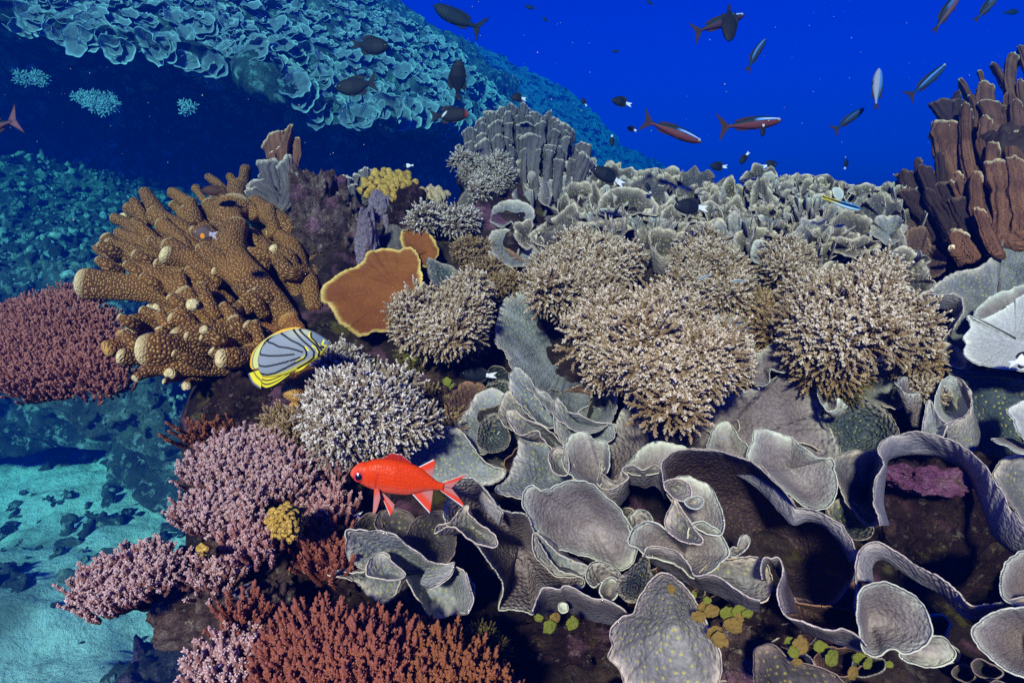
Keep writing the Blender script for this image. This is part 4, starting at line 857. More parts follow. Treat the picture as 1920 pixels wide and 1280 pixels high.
plate('large dark dotted plate with a cream edge in the upper right', 'grey', [(1722,556),(1745,540),(1770,520),(1800,508),(1832,503),(1860,482),(1878,455),(1884,415),(1905,390),(1990,375),(1995,570),(1850,610),(1832,650),(1812,692),(1782,668),(1766,643),(1795,608),(1803,570),(1790,552)], (1870,560), -0.03, 0.07, 0.0, 1.4, lump=.012)
curtain('violet cup with a dark hollow left of the large dotted plate', 'under', [(1722,560),(1730,553),(1760,553),(1796,556),(1806,580),(1793,605),(1775,625),(1762,642)], [(1735,585),(1740,575),(1760,578),(1780,582),(1786,595),(1778,612),(1770,628),(1766,650)], -0.05, 0.05)
plate('drooping beige flap below the violet cup', 'grey', [(1760,648),(1768,640),(1785,645),(1803,660),(1812,680),(1800,690),(1775,680),(1765,665)], (1790,672), -0.045, 0.02)
plate('grey dark tipped flap at the far right under the near-white plate', 'dark', [(1775,695),(1800,690),(1850,695),(1900,700),(1910,708),(1860,706),(1800,702)], (1840,702), -0.03, 0.02)
plate('dark violet lobe resting on the large purple plate', 'purple', [(1383,692),(1400,672),(1430,656),(1443,646),(1460,644),(1475,652),(1485,678),(1481,696),(1462,694),(1443,690),(1442,712),(1430,720),(1405,715)], (1430,690), -0.045, 0.03)
plate('pale grey plate showing between the two white coral bushes', 'pale', [(1310,642),(1330,592),(1365,580),(1398,598),(1416,622),(1402,662),(1350,668)], (1360,635), -0.03, 0.03)
plate('knobbly grey plate below the pale plate between the bushes', 'grey', [(1350,640),(1380,630),(1405,640),(1410,660),(1385,690),(1355,690)], (1385,670), -0.04, 0.03)
# upper right leaves
plate('tall dark leaf with a cream right edge in the upper right', 'ridge', [(1525,505),(1540,455),(1560,415),(1585,392),(1612,397),(1637,414),(1639,430),(1626,452),(1631,470),(1617,520),(1570,545)], (1560,480), 0.0, 0.10, p=1.3, lump=.007)
plate('second tall leaf right of the dark one, with a cream edge', 'ridge', [(1628,500),(1632,440),(1650,412),(1665,403),(1682,412),(1696,440),(1698,460),(1672,482),(1645,515),(1630,520)], (1645,475), 0.0, 0.07, lump=.006)
plate('wide dark dotted leaf above the right white coral', 'ridge', [(1630,520),(1655,485),(1695,461),(1726,480),(1742,505),(1744,522),(1752,532),(1735,552),(1692,565),(1645,555)], (1675,530), -0.02, 0.06, lump=.008)
plate('dark brown round leaf at the right end of the ridge', 'brown', [(1698,440),(1715,425),(1735,428),(1745,455),(1772,485),(1768,508),(1745,520),(1715,500),(1700,470)], (1722,480), 0.03, 0.05)
plate('brown leaf standing behind the round dark leaf', 'brown', [(1690,430),(1700,410),(1728,400),(1745,410),(1757,440),(1755,460),(1720,470),(1700,455)], (1720,455), 0.06, 0.04)
plate('grey leaf edge left of the upper white coral', 'ridge', [(1505,470),(1520,458),(1535,475),(1540,500),(1545,522),(1520,530),(1495,520)], (1515,515), -0.02, 0.04)
plate('broken grey leaf at the foot of the tall dark leaf', 'ridge', [(1540,500),(1558,488),(1562,495),(1581,496),(1583,520),(1560,530),(1543,520)], (1560,522), -0.03, 0.03)
plate('wide dotted cup wall in front of the ridge at right', 'ridge', [(1380,470),(1378,440),(1395,428),(1425,426),(1450,430),(1462,445),(1455,470),(1425,490),(1395,488)], (1420,480), -0.02, 0.06, lump=.008)
plate('pale folded flap behind the upper white coral', 'pale', [(1408,478),(1412,455),(1425,450),(1442,455),(1455,470),(1440,490),(1418,492)], (1432,485), -0.045, 0.03)
plate('peaked tall leaf with a pale inner hollow on the ridge', 'ridge', [(1407,388),(1409,355),(1418,335),(1425,327),(1434,338),(1445,358),(1460,372),(1463,385),(1445,392),(1425,402),(1412,400)], (1432,388), 0.02, 0.05, p=1.2)
plate('tall sloping dotted leaf under the cleaner wrasse', 'ridge', [(1494,410),(1500,365),(1505,342),(1513,334),(1527,345),(1545,362),(1556,382),(1548,405),(1530,425),(1505,428)], (1518,405), 0.03, 0.05, lump=.006)
curtain('looping ribbon fold left of the tall dark leaf', 'ridge', [(1478,430),(1482,418),(1497,420),(1510,432),(1525,428),(1540,410),(1548,392),(1560,380)], [(1490,450),(1495,445),(1505,448),(1515,458),(1530,455),(1545,440),(1555,425),(1565,415)], -0.01, 0.05)
plate('dark leaf with a cut edge right of the looping ribbon', 'dark', [(1515,455),(1535,430),(1560,395),(1590,400),(1580,450),(1560,500),(1530,500)], (1560,460), 0.05, 0.05)
plate('small pale chip standing beside the cleaner wrasse', 'white', [(1561,357),(1566,351),(1578,355),(1582,365),(1575,375),(1566,370)], (1572,372), 0.03, 0.01)
# upper middle leaves
plate('broad scoop shaped dotted leaf in the middle of the ridge', 'ridge', [(1122,398),(1128,368),(1158,351),(1195,352),(1222,367),(1234,388),(1230,404),(1195,400),(1155,403)], (1175,392), -0.02, 0.06, p=1.2, lump=.007)
plate('upper of two round leaves with pale edges left of the ridge', 'grey', [(920,410),(924,390),(945,376),(970,375),(995,385),(1003,405),(990,418),(970,422),(957,416),(942,426),(925,420)], (962,400), -0.01, 0.05)
plate('lower of two round leaves with pale edges left of the ridge', 'grey', [(916,447),(925,432),(945,427),(963,434),(975,446),(1003,470),(1003,492),(965,500),(940,492),(922,467)], (975,470), -0.01, 0.06)
plate('dark leaf half hidden behind the two round leaves', 'dark', [(895,400),(900,385),(925,382),(940,395),(930,440),(905,440)], (920,420), 0.04, 0.04)
plate('dark fan leaf under the left white coral head', 'dark', [(858,400),(862,370),(885,352),(915,360),(925,385),(900,400),(880,415)], (895,395), 0.05, 0.04)
plate('thin pale edged leaf between the white corals', 'ridge', [(915,470),(940,490),(962,505),(972,520),(955,520),(930,500)], (945,500), 0.0, 0.02)
plate('three sided ridge leaf with a dotted face', 'ridge', [(990,442),(1015,422),(1045,402),(1075,380),(1084,392),(1092,448),(1060,460),(1015,460)], (1045,445), -0.03, 0.05, p=1.2, lump=.006)
plate('curled left flap of the three sided ridge leaf', 'grey', [(993,440),(1008,436),(1022,455),(1030,475),(1010,480),(1000,465)], (1015,468), -0.02, 0.03)
curtain('folded leaf wall winding above the three sided leaf', 'ridge', [(1010,330),(1013,350),(1008,368),(1018,383),(1040,392),(1052,402),(1066,385),(1070,375)], [(1025,345),(1028,362),(1025,382),(1035,400),(1048,412),(1055,420),(1062,410),(1068,400)], -0.02, 0.05)
plate('violet and yellow crusted leaf in the middle of the ridge', 'purple', [(1100,400),(1125,392),(1150,390),(1180,400),(1180,420),(1160,432),(1130,428),(1108,420)], (1145,415), -0.02, 0.03, lump=.012)
# bottom edge and fillers
plate('dark dotted plate at the bottom edge right of the pale sand patch', 'dark', [(1415,1225),(1425,1210),(1450,1210),(1480,1235),(1530,1250),(1570,1268),(1590,1300),(1500,1320),(1425,1300)], (1480,1270), -0.06, 0.03)
rock_thing('pale sandy crusted rock at the bottom edge between the dotted plates', 'crust', 1375, 1235, 0.02, 62, 65, 40, 0.4, 1.8)
plate('tiny round pale disc under the shaded underside band', 'pale', [(1048,1138),(1049,1132),(1056,1129),(1063,1133),(1063,1143),(1056,1147),(1050,1145)], (1056,1139), -0.03, 0.005)
plate('small bean shaped double disc in front of the great bowl', 'purple', [(1366,1033),(1375,1026),(1383,1028),(1388,1012),(1394,1003),(1402,1003),(1405,1013),(1400,1025),(1390,1035),(1378,1042),(1369,1040)], (1385,1030), -0.07, 0.008)
plate('dark shaded pan in the gap below the great bowl', 'brown', [(1480,1118),(1520,1135),(1570,1128),(1600,1090),(1620,1110),(1612,1160),(1560,1165),(1500,1150)], (1555,1145), 0.0, 0.03)

# the big orange-brown plates
plate('large orange-brown plate with a yellow rim left of centre', 'orange', [(601,560),(604,540),(620,523),(650,505),(680,490),(682,482),(695,470),(720,467),(745,468),(765,462),(785,480),(790,540),(760,560),(735,575),(728,600),(725,622),(700,622),(672,627),(650,612),(635,605),(622,580)], (745,540), -0.02, 0.022, 0.0, 1.3, lump=.006, rimw=.007)
plate('smaller orange-brown plate standing above the large one', 'orange', [(750,440),(755,432),(772,420),(790,425),(815,450),(820,480),(800,500),(790,497),(770,500),(766,485),(772,478),(755,460)], (808,470), -0.01, 0.04, lump=.006, rimw=.006)
plate('folded dark slate leaf between the orange plate and the white coral', 'green', [(800,487),(810,484),(825,492),(850,500),(860,520),(845,535),(820,535),(805,520)], (845,520), -0.04, 0.03)

# ---------------------------------------------------------------- ruffled cups along the ridge
CUPS = [
 ('tall cup with a white flat top left on the ridge', 1037, 330, 18, 7, 60, 0.03), ('narrow tube cup below the white flat topped cup', 1056, 380, 9, 8, 55, -0.02),
 ('small wavy cup at the left end of the ridge behind the bushy head', 985, 312, 16, 9, 50, 0.03), ('folded cup beside the left bushy head', 1003, 345, 17, 10, 55, 0.02),
 ('spreading cup below the fin topped mound', 1010, 298, 18, 9, 55, 0.08), ('pale cup just under the fin topped mound', 1048, 300, 16, 8, 45, 0.08),
 ('square rimmed cup right of the white topped cup', 1070, 318, 17, 7, 50, 0.05), ('low cup beneath the square rimmed cup', 1069, 345, 14, 6, 40, 0.03),
 ('jagged cup at the right foot of the fin topped mound', 1100, 305, 15, 8, 45, 0.07), ('orange specked cup left of the black and white fish', 1120, 330, 18, 7, 45, 0.05),
 ('large open scoop cup with a pale inside', 1090, 362, 26, 13, 60, -0.01), ('slender cup with a pale inside right of the scoop', 1117, 372, 9, 16, 45, -0.025),
 ('cup under the tail of the black and white fish', 1178, 347, 18, 8, 35, 0.04), ('round cup behind the broad scoop leaf', 1200, 332, 16, 8, 40, 0.07),
 ('tallest stacked cup against the blue water', 1258, 322, 13, 6, 30, 0.05), ('broad base cup of the tall stack', 1260, 336, 17, 6, 55, 0.03),
 ('cup left of the tall stack with an orange spot', 1230, 342, 15, 6, 50, 0.03), ('low knobbly cup against the water left of the tall stack', 1225, 328, 9, 5, 25, 0.06),
 ('tiny curled cup below the tall stack', 1252, 375, 10, 8, 25, 0.0), ('cup at the foot of the tall stack', 1290, 358, 18, 7, 40, 0.04),
 ('vase cup with an open white mouth behind the black fish', 1335, 370, 14, 11, 75, -0.01), ('wavy rimmed cup above the vase cup', 1345, 350, 20, 8, 45, 0.04),
 ('swirled cup against the water right of the vase', 1368, 362, 14, 16, 50, 0.02), ('dark mouthed cup right of the vase cup', 1374, 392, 18, 13, 55, -0.01),
 ('white ribbed cup with a maroon base', 1400, 405, 18, 10, 30, -0.005), ('cup with a dotted wall left of the peaked leaf', 1395, 358, 13, 10, 50, 0.05),
 ('open cup right of the peaked leaf', 1475, 352, 19, 7, 45, 0.03), ('small knob cup on top against the water', 1488, 334, 8, 5, 30, 0.05),
 ('ribbed cup with a brown mouth right of the peaked leaf', 1482, 378, 9, 6, 25, 0.01), ('cup with a dotted wall below the peaked leaf', 1440, 398, 26, 9, 45, -0.01),
 ('dark topped cup behind the cleaner wrasse', 1602, 364, 19, 7, 55, 0.05), ('flat topped cup against the water right of the tall sloping leaf', 1534, 342, 15, 6, 40, 0.06),
 ('lumpy cup near the right end of the ridge', 1650, 372, 14, 9, 45, 0.05), ('curled cup at the right end of the ridge against brown coral', 1675, 385, 12, 10, 40, 0.03),
 ('wide cup with a shaded inside in the middle ground', 1190, 442, 38, 11, 55, -0.03), ('low cup in front of the broad scoop leaf', 1220, 415, 30, 10, 40, -0.01),
 ('cup between the white corals and the black fish', 1257, 428, 26, 9, 35, -0.01), ('shaded cup with a curled lip above the large white bush', 1245, 452, 24, 14, 55, -0.035),
 ('cup with a thick dotted wall under the black fish', 1285, 400, 24, 10, 60, -0.01), ('broad cup below the vase cup', 1330, 425, 30, 9, 45, -0.02),
 ('cup tucked under the wide scoop on the left', 1100, 432, 22, 9, 45, -0.02), ('pale lipped cup left above the white bush', 1125, 458, 24, 9, 40, -0.03),
 ('ribbed cup left of the upper white coral', 1368, 470, 16, 8, 45, -0.03), ('cup in the shade right of the upper white coral', 1478, 470, 16, 8, 45, -0.015),
 ('knobbly cup behind the looping ribbon', 1470, 405, 16, 7, 45, 0.02), ('cup at the back between the tall leaves', 1640, 410, 16, 7, 45, 0.04),
 ('small cup at the foot of the fin topped mound on the right', 1150, 312, 11, 6, 30, 0.09), ('low cup against the far blue slope', 1135, 325, 12, 6, 30, 0.07)]
for k, (lab, x, y, rx, ry, h, off) in enumerate(CUPS):
    cup(lab, 'ridge' if k % 6 else 'grey', x, y, rx * 1.15, ry * 1.75, h, None, rx * (0.55 + 0.25 * ((k * 37) % 10) / 10), off, (-60 + (k * 53) % 360, 245 + (k * 53) % 360) if k % 3 == 0 else None, ((k * 29) % 11 - 5) * 0.06, 0.20, lump=.0015, rimw=.006)

# sinuous folds between the cups, and shaded plates filling the gaps lower down
def folds():
    g = random.Random(21)
    for i in range(24):
        x, y = g.uniform(985, 1700), 0
        y = {0: g.uniform(322, 352), 1: g.uniform(350, 395), 2: g.uniform(395, 455)}[i % 3] + max(0, x - 1450) * .10 + max(0, 1080 - x) * -.12
        n = g.randint(6, 9); L = g.uniform(45, 95); a = g.uniform(0, 6); rim, base = [], []
        for k in range(n):
            u = k / (n - 1) - .5; w1 = math.sin(a + k * 1.9); w2 = math.cos(a + k * 1.9)
            rim.append((x + u * L + 9 * w2, y + 9 * w1 * .8 + 10 * u * u - 4, .05 * w1 * -1)); base.append((x + u * L * .6 + 4 * w2, y + g.uniform(36, 48), .02 * w1 * -1 + .03))
        curtain('sinuous ruffled fold of plate coral packed among the ridge cups', ('ridge', 'grey', 'ridge', 'pale')[i % 4], rim, base, (.035, .0, -.03)[i % 3] + g.uniform(-.01, .02), .02, group='ruffled folds along the ridge', name='fold_coral', lump=.002, rimw=.006)
folds()
def leaves():
    g = random.Random(27)
    for i in range(64):
        x = g.uniform(985, 1700); lev = i % 4
        y = (g.uniform(330, 350), g.uniform(350, 380), g.uniform(380, 415), g.uniform(415, 460))[lev] + max(0, x - 1450) * .12 + max(0, 1080 - x) * -.10
        w = g.uniform(22, 46); h = g.uniform(32, 60); sk = g.uniform(-14, 14); ph = g.uniform(0, 6); rim = []
        for k in range(13):
            a = math.pi * (1.12 - 1.24 * k / 12); q = 1 + .13 * math.sin(k * 1.7 + ph) + .08 * math.sin(k * 2.9 + ph * 2)
            rim.append((x + sk * .5 + w * q * math.cos(a), y - .45 * h * q * math.sin(a) + 3 * math.sin(k * 2.2 + ph), g.uniform(-.012, .012) + .02 * math.sin(k * 1.1 + ph)))
        rim += [(x + w * .45 - sk * .3, y + h * .55, .03), (x - sk * .5, y + h * .7, .035), (x - w * .45 - sk * .3, y + h * .55, .03)]
        plate('curling grey-brown leaf of plate coral overlapping others along the ridge', g.choice(['ridge', 'ridge', 'ridge', 'grey', 'dark']), rim, (x - sk * .3, y + h * .32), (.05, .02, -.005, -.03)[lev] + g.uniform(-.012, .012), g.uniform(.03, .075), 0.0, g.uniform(1.2, 2.0), group='curling leaves along the ridge', name='leaf_coral', lump=.004, rimw=.0055, ruff=.010)
leaves()
def fillers():
    g = random.Random(33)
    spots = [(g.uniform(900, 1900), g.uniform(700, 1180)) for _ in range(95)] + [(g.uniform(1350, 1700), g.uniform(430, 640)) for _ in range(22)] + [(g.uniform(900, 1000), g.uniform(380, 560)) for _ in range(10)] + [(g.uniform(1180, 1900), g.uniform(1150, 1270)) for _ in range(26)]
    hole = [[(1235,870),(1320,835),(1440,880),(1600,1000),(1625,1090),(1700,1085),(1840,1160),(1930,1150),(1930,990),(1860,850),(1720,800),(1630,830),(1640,1000),(1590,960),(1480,930)],
            [(1240,880),(1430,900),(1610,1040),(1600,1170),(1430,1120),(1250,960)], [(840,900),(950,950),(1010,1010),(1060,1090),(1000,1160),(930,1150),(860,1010)], [(600,980),(900,1000),(900,1170),(600,1100)]]
    spots = [q for q in spots if not any(inpoly(np.array([q[0]]), np.array([q[1]]), h)[0] or polydist(np.array([q[0]]), np.array([q[1]]), h)[0] < 45 for h in hole)]
    n_in = len(spots); spots += [(1985 + 95 * (i % 6) + g.uniform(-35, 35), 470 + 105 * (i // 6) + g.uniform(-35, 35)) for i in range(54)] + [(980 + 110 * i + g.uniform(-30, 30), 1340 + 90 * (i % 2)) for i in range(10)]
    for i, (x, y) in enumerate(spots):
        r = g.uniform(20, 40) if i < n_in else g.uniform(60, 95); ph = g.uniform(0, 6); sq = g.uniform(.55, .9); ro = g.uniform(-.6, .6); rim = []
        for k in range(9):
            a = k / 9 * 2 * math.pi; q = r * (1 + .22 * math.sin(2 * a + ph) + .12 * math.sin(3 * a + ph * 2)); ex, ey = q * math.cos(a), q * sq * math.sin(a)
            rim.append((x + ex * math.cos(ro) - ey * math.sin(ro), y + ex * math.sin(ro) + ey * math.cos(ro)))
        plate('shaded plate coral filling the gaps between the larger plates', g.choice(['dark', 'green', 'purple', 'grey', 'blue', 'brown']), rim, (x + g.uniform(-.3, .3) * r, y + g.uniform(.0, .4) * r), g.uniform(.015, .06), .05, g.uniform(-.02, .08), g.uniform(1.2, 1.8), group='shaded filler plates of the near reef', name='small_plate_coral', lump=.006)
fillers()
# ---------------------------------------------------------------- fin topped mound at the back
def fin_mound():
    f = []; g = random.Random(3)
    for r_, (dy, x0, x1, n, off) in enumerate([(0, 868, 1076, 10, .10), (12, 850, 1100, 11, .07), (30, 846, 1118, 12, .045), (52, 866, 1112, 10, .02), (74, 900, 1085, 8, .0)]):
        for i in range(n):
            x = x0 + (x1 - x0) * (i + 0.5 + g.uniform(-.2, .2)) / n
            top = 205 + 78 * (abs(x - 975) / 135) ** 2.3 + dy * 0.95 + g.uniform(-5, 7)
            if top > 300: top = 300
            w = g.choice([9, 11, 13, 16, 21]) * (0.85 if r_ == 0 else 1.0)
            bx = 985 + (x - 985) * 0.86
            f.append([(bx, top + 80, off + .05, w * 0.75), (bx + (x - bx) * .5, top + 42, off + .02, w * 0.85), (x, top + 4, off, w), {'seed': i + 20 * r_, 'flat': g.uniform(.35, .7), 'blunt': .4, 'lump': .13, 'sides': 36, 'flute': .05, 'scallop': .10, 'faxis': (g.uniform(-.8, .8), -1, 0)}])
    return fingers('domed mound of upright flat fins with pale tops on the ridge', 'finger_grey', f, name='fin_coral', part='fin')
def _fing(label, mat, fl, **kw):
    for f in fl:
        if isinstance(f[-1], dict): f[-1].pop('seed', None)
    return fingers(label, mat, fl, **kw)
_f = fingers
def fingers(label, mat, fl, **kw):
    for f in fl:
        if isinstance(f[-1], dict): f[-1].pop('seed', None)
    return _f(label, mat, fl, **kw)
fin_mound()
FT = {'flat': .42, 'blunt': .45, 'lump': .08, 'sides': 44, 'scallop': .16, 'flute': .045}
_fg = random.Random(5)
def fan(tx, ty, bx, by, w, wb, off=0.0, **kw):
    d = dict(FT); d.update(kw); w *= 1.2; wb *= 1.7; bx, by = bx + (bx - tx) * .25, by + (by - ty) * .25
    d['faxis'] = (_fg.uniform(-.55, .55), -1, _fg.uniform(-.3, .3)); bo = _fg.uniform(-.16, .16) * math.hypot(bx - tx, by - ty); lx = _fg.uniform(-.05, .05) * abs(by - ty)
    return [(bx, by, off + .04, wb), ((bx + tx) / 2 + bo, (by + ty) / 2, off + .015, (w * .5 + wb * .5)), (tx + bo * .3 + lx, ty + w * .3, off, w * .95), (tx + lx, ty, off - .004, w), d]
BR = fingers('brown coral of tall scalloped fans rising at the right edge', 'finger_bronze', [
 fan(1912,98,1930,190,15,13,.05), fan(1903,112,1915,200,13,11,.03), fan(1868,128,1885,225,11,10,.04), fan(1838,140,1850,220,8,8,.07), fan(1846,162,1862,245,14,12,.03),
 fan(1806,158,1822,240,10,10,.06), fan(1792,184,1808,255,11,9,.05, mat='finger_shade'), fan(1762,196,1790,280,19,12,.04, mat='finger_shade'), fan(1798,192,1806,250,12,10,.03, mat='finger_shade'),
 fan(1850,196,1868,300,16,13,.0), fan(1886,206,1896,300,8,8,.02), fan(1908,205,1925,310,16,16,.02), fan(1779,238,1805,340,22,18,-.015), fan(1812,214,1825,345,20,18,-.025), fan(1825,185,1840,260,9,9,.05),
 fan(1862,282,1880,350,17,12,-.03), fan(1912,265,1925,330,18,15,-.02), fan(1895,180,1905,260,10,9,.03), fan(1918,165,1930,260,14,14,.04), fan(1850,230,1862,310,13,12,-.02), fan(1880,250,1890,340,12,11,-.005),
 fan(1872,315,1890,425,26,18,-.06), fan(1910,308,1925,420,22,20,-.07), fan(1838,340,1858,430,19,14,-.05), fan(1803,330,1822,385,9,7,-.04), fan(1786,345,1805,385,8,6,-.04),
 fan(1840,400,1862,460,13,11,-.07), fan(1800,438,1818,475,14,9,-.05), fan(1783,465,1800,485,7,7,-.05),
 fan(1724,302,1745,370,7,9,.03, mat='finger_shade'), fan(1703,326,1730,390,12,12,.03, mat='finger_shade'), fan(1684,330,1715,375,7,8,.05, mat='finger_shade'), fan(1740,322,1765,400,17,14,.0, mat='finger_shade'), fan(1760,300,1785,400,18,16,.02, mat='finger_shade'),
 fan(1745,370,1780,440,20,18,-.0, mat='finger_shade'), fan(1775,350,1800,450,20,20,-.01, mat='finger_shade'), fan(1700,360,1750,430,14,14,.02, mat='finger_shade'), fan(1765,275,1790,360,14,14,.04, mat='finger_shade'), fan(1800,380,1820,450,18,16,-.02, mat='finger_shade')],
 name='fan_coral', part='fan_blade')
for bx_, by_, rx_, ry_ in ((1840, 345, 52, 75), (1895, 340, 55, 95), (1770, 395, 40, 40)):
    d_ = float(S(bx_, by_)) + .17; k_ = d_ / FOC
    obj('coral_base', blob_mesh('coral_base', (rx_ * k_, 60 * k_, ry_ * k_), bx_, .3, 1.8, 60, 40), M['finger_shade'], BR, np.array(W(bx_, by_, d_)) - np.array(BR.location))
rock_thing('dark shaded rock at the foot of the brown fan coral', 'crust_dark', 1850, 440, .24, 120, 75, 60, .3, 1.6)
fingers('brown fan coral standing on top of the left ridge', 'finger_bronze', [fan(512,262,525,320,21,9,.05), fan(538,255,535,320,20,10,.04), fan(507,288,520,330,6,6,.02), fan(520,280,526,330,6,6,.01), fan(550,268,540,320,12,8,.045)], name='fan_coral', part='fan_blade')
fingers('grey fluted fan coral below the brown fan on the left ridge', 'finger_grey', [fan(510,312,522,378,22,14,.0), fan(530,318,528,380,22,14,-.01), fan(485,345,510,385,16,14,-.005), fan(472,358,500,390,12,12,.0), fan(548,335,540,380,12,12,-.012), fan(487,330,500,360,5,8,.01)], name='fan_coral', part='fan_blade')
fingers('small dark grey fan coral left of the golden knob coral', 'finger_grey', [fan(640,345,648,378,7,6,.0), fan(652,335,656,375,10,7,.0), fan(663,350,664,385,9,7,-.01), fan(680,322,682,370,10,8,.02), fan(692,322,692,370,9,8,.03), fan(668,330,670,365,7,6,.02), fan(632,352,642,385,6,6,0)], name='fan_coral', part='fan_blade')
fingers('faint fluted coral column behind the orange plates', 'finger_grey', [fan(738,395,742,470,13,16,.03), fan(765,400,764,470,10,12,.04)], name='fan_coral', part='fan_blade')
# ---------------------------------------------------------------- the brown finger coral
def fg(*p, **k):
    return [*p, dict(k)] if k else list(p)
BROWN = ('big brown finger coral with white dots and pale tips on the left', 'finger', [
 fg((560,640,.19,50),(500,560,.16,48),(440,500,.14,40),(400,470,.13,26), flat=.6),                 # the body
 fg((600,600,.16,38),(560,520,.13,32),(520,450,.12,26),(480,400,.11,20), flat=.6),
 fg((540,600,.04,46),(480,540,-.02,44),(425,470,-.05,32),(440,425,-.06,24), flat=.7),
 fg((480,560,.0,34),(425,500,-.05,26),(380,468,-.08,13)),
 fg((470,540,.0,36),(440,470,-.06,28),(445,425,-.085,17)),
 fg((455,440,.0,36),(430,410,-.02,34),(440,385,-.04,30), flat=.6),
 fg((440,450,.02,26),(405,400,.0,18),(395,385,-.01,15)), fg((440,430,.03,26),(415,370,.02,17),(405,362,.02,15)),
 fg((450,430,.04,24),(445,370,.03,18),(445,352,.03,17)), fg((450,400,.05,22),(455,350,.05,13),(461,318,.05,10)),
 fg((420,400,.05,14),(435,345,.055,9),(432,332,.055,8)), fg((440,380,.06,14),(415,350,.06,9),(392,333,.06,8)),
 fg((430,430,.04,26),(380,400,.03,15),(340,372,.02,12),(325,362,.02,11)), fg((400,400,.05,14),(375,365,.05,8),(368,354,.05,8)),
 fg((400,440,.03,20),(360,415,.02,14),(345,400,.015,12)), fg((390,430,.02,18),(358,398,.01,12),(350,392,.01,10)), fg((380,420,.04,18),(335,392,.04,11),(326,386,.04,10)),
 fg((400,470,.02,30),(340,430,.0,22),(300,410,-.01,19),(292,402,-.01,16)), fg((340,440,.02,22),(285,405,.02,18),(272,390,.02,14)), fg((330,430,.03,20),(262,400,.035,16),(246,392,.04,13)),
 fg((330,440,.03,18),(290,395,.03,12),(278,380,.03,10)), fg((330,450,.03,26),(270,440,.03,18),(240,420,.03,12),(216,410,.03,10)), fg((300,450,.04,16),(238,412,.045,10),(232,408,.045,9)),
 fg((380,480,.0,30),(330,440,-.03,18),(305,422,-.045,14)), fg((380,490,.02,34),(300,470,.02,24),(250,450,.02,16),(225,438,.02,11)),
 fg((390,520,.0,32),(320,470,-.03,20),(288,452,-.045,11)), fg((400,520,.01,34),(350,480,-.035,22),(320,462,-.05,17)), fg((410,530,.0,36),(360,490,-.05,24),(320,480,-.07,20),(316,478,-.07,18)),
 fg((370,540,.04,36),(290,495,.02,26),(220,468,.0,21),(210,466,.0,20), flat=.75), fg((280,500,.05,20),(210,455,.05,15),(202,448,.05,13)), fg((300,510,.06,18),(220,490,.06,12),(182,466,.06,8)),
 fg((380,570,.06,40),(290,545,.03,30),(200,535,.0,30),(165,530,-.01,29), flat=.45), fg((300,560,.06,18),(220,530,.06,10),(205,505,.06,8)),
 fg((400,580,.03,36),(320,530,.0,24),(265,505,-.01,14),(252,500,-.01,12)), fg((400,560,.02,34),(340,515,-.01,22),(310,498,-.02,16)), fg((430,570,.04,30),(370,530,.02,18),(350,510,.01,12)),
 fg((480,520,.02,30),(500,480,.0,22),(470,440,.02,14)), fg((560,560,.06,34),(540,490,.0,24),(518,470,-.03,13),(514,467,-.035,10)), fg((570,540,.06,34),(550,470,.02,22),(520,440,.01,13),(508,436,.01,10)),
 fg((590,580,.06,30),(575,520,.03,22),(540,510,-.02,16),(520,480,-.02,10)), fg((600,560,.08,26),(590,500,.07,18),(600,480,.07,10)),
 fg((610,400,.06,30),(590,370,.05,26),(572,340,.05,15),(568,332,.05,12)), fg((560,440,.03,34),(530,420,.01,26),(480,385,.03,18)),
 # lower tier
 fg((520,650,.06,50),(440,640,.02,44),(380,640,-.01,34),(340,640,-.02,28), flat=.6), fg((460,640,.04,40),(380,650,.0,34),(310,655,-.04,34),(282,655,-.045,33), flat=.45), fg((330,640,.0,24),(305,625,-.03,14),(300,618,-.035,9)),
 fg((420,620,.03,32),(360,575,.0,26),(345,555,-.01,22), flat=.6), fg((400,620,.02,24),(370,580,-.02,15),(362,572,-.03,12)), fg((400,630,.0,26),(345,605,-.05,15),(325,597,-.06,12)), fg((390,610,.03,22),(310,580,.02,14),(295,578,.02,10)), fg((380,600,.04,18),(295,578,.04,11),(283,578,.04,9)),
 fg((350,620,.03,24),(285,605,.01,20),(252,608,.0,20), flat=.6), fg((350,650,.04,20),(250,645,.03,17),(205,652,.02,16), flat=.6, mat='finger_rust'), fg((300,640,.04,18),(240,630,.035,11),(226,626,.035,9), mat='finger_rust'), fg((330,670,.03,20),(260,670,.0,18),(232,668,-.01,16), flat=.5),
 fg((440,650,.02,28),(410,640,-.04,18),(388,622,-.06,11),(383,619,-.065,9)), fg((480,640,.03,28),(440,600,.0,20),(450,575,.0,12),(453,570,.0,10)), fg((470,650,.02,26),(450,620,-.03,18),(440,602,-.04,14)), fg((500,650,.02,40),(450,670,-.04,26),(420,672,-.055,20), flat=.7), fg((430,600,.05,20),(405,560,.05,14),(405,550,.05,11), mat='finger_rust'),
 fg((520,680,.05,30),(400,690,.02,20),(300,690,-.01,14),(255,708,-.02,8), flat=.8), fg((420,690,.05,26),(345,690,.02,16),(320,700,.01,12)), fg((360,700,.04,14),(320,710,.02,10),(308,715,.01,6), flat=.6), fg((400,700,.05,14),(360,715,.04,11),(350,724,.03,9)),
 fg((560,690,.03,40),(480,680,.0,26),(470,660,.0,18), mat='finger_rust'), fg((570,640,.05,32),(545,610,.03,24),(540,602,.03,20), mat='finger_rust', flat=.6), fg((600,680,.05,36),(570,720,.0,30),(550,735,-.01,24), mat='finger_rust', flat=.6), fg((590,720,.03,22),(560,755,.01,14),(552,762,.0,10), mat='finger_rust'), fg((520,620,.05,20),(470,610,.04,14),(455,605,.04,10), mat='finger_rust')],
 )
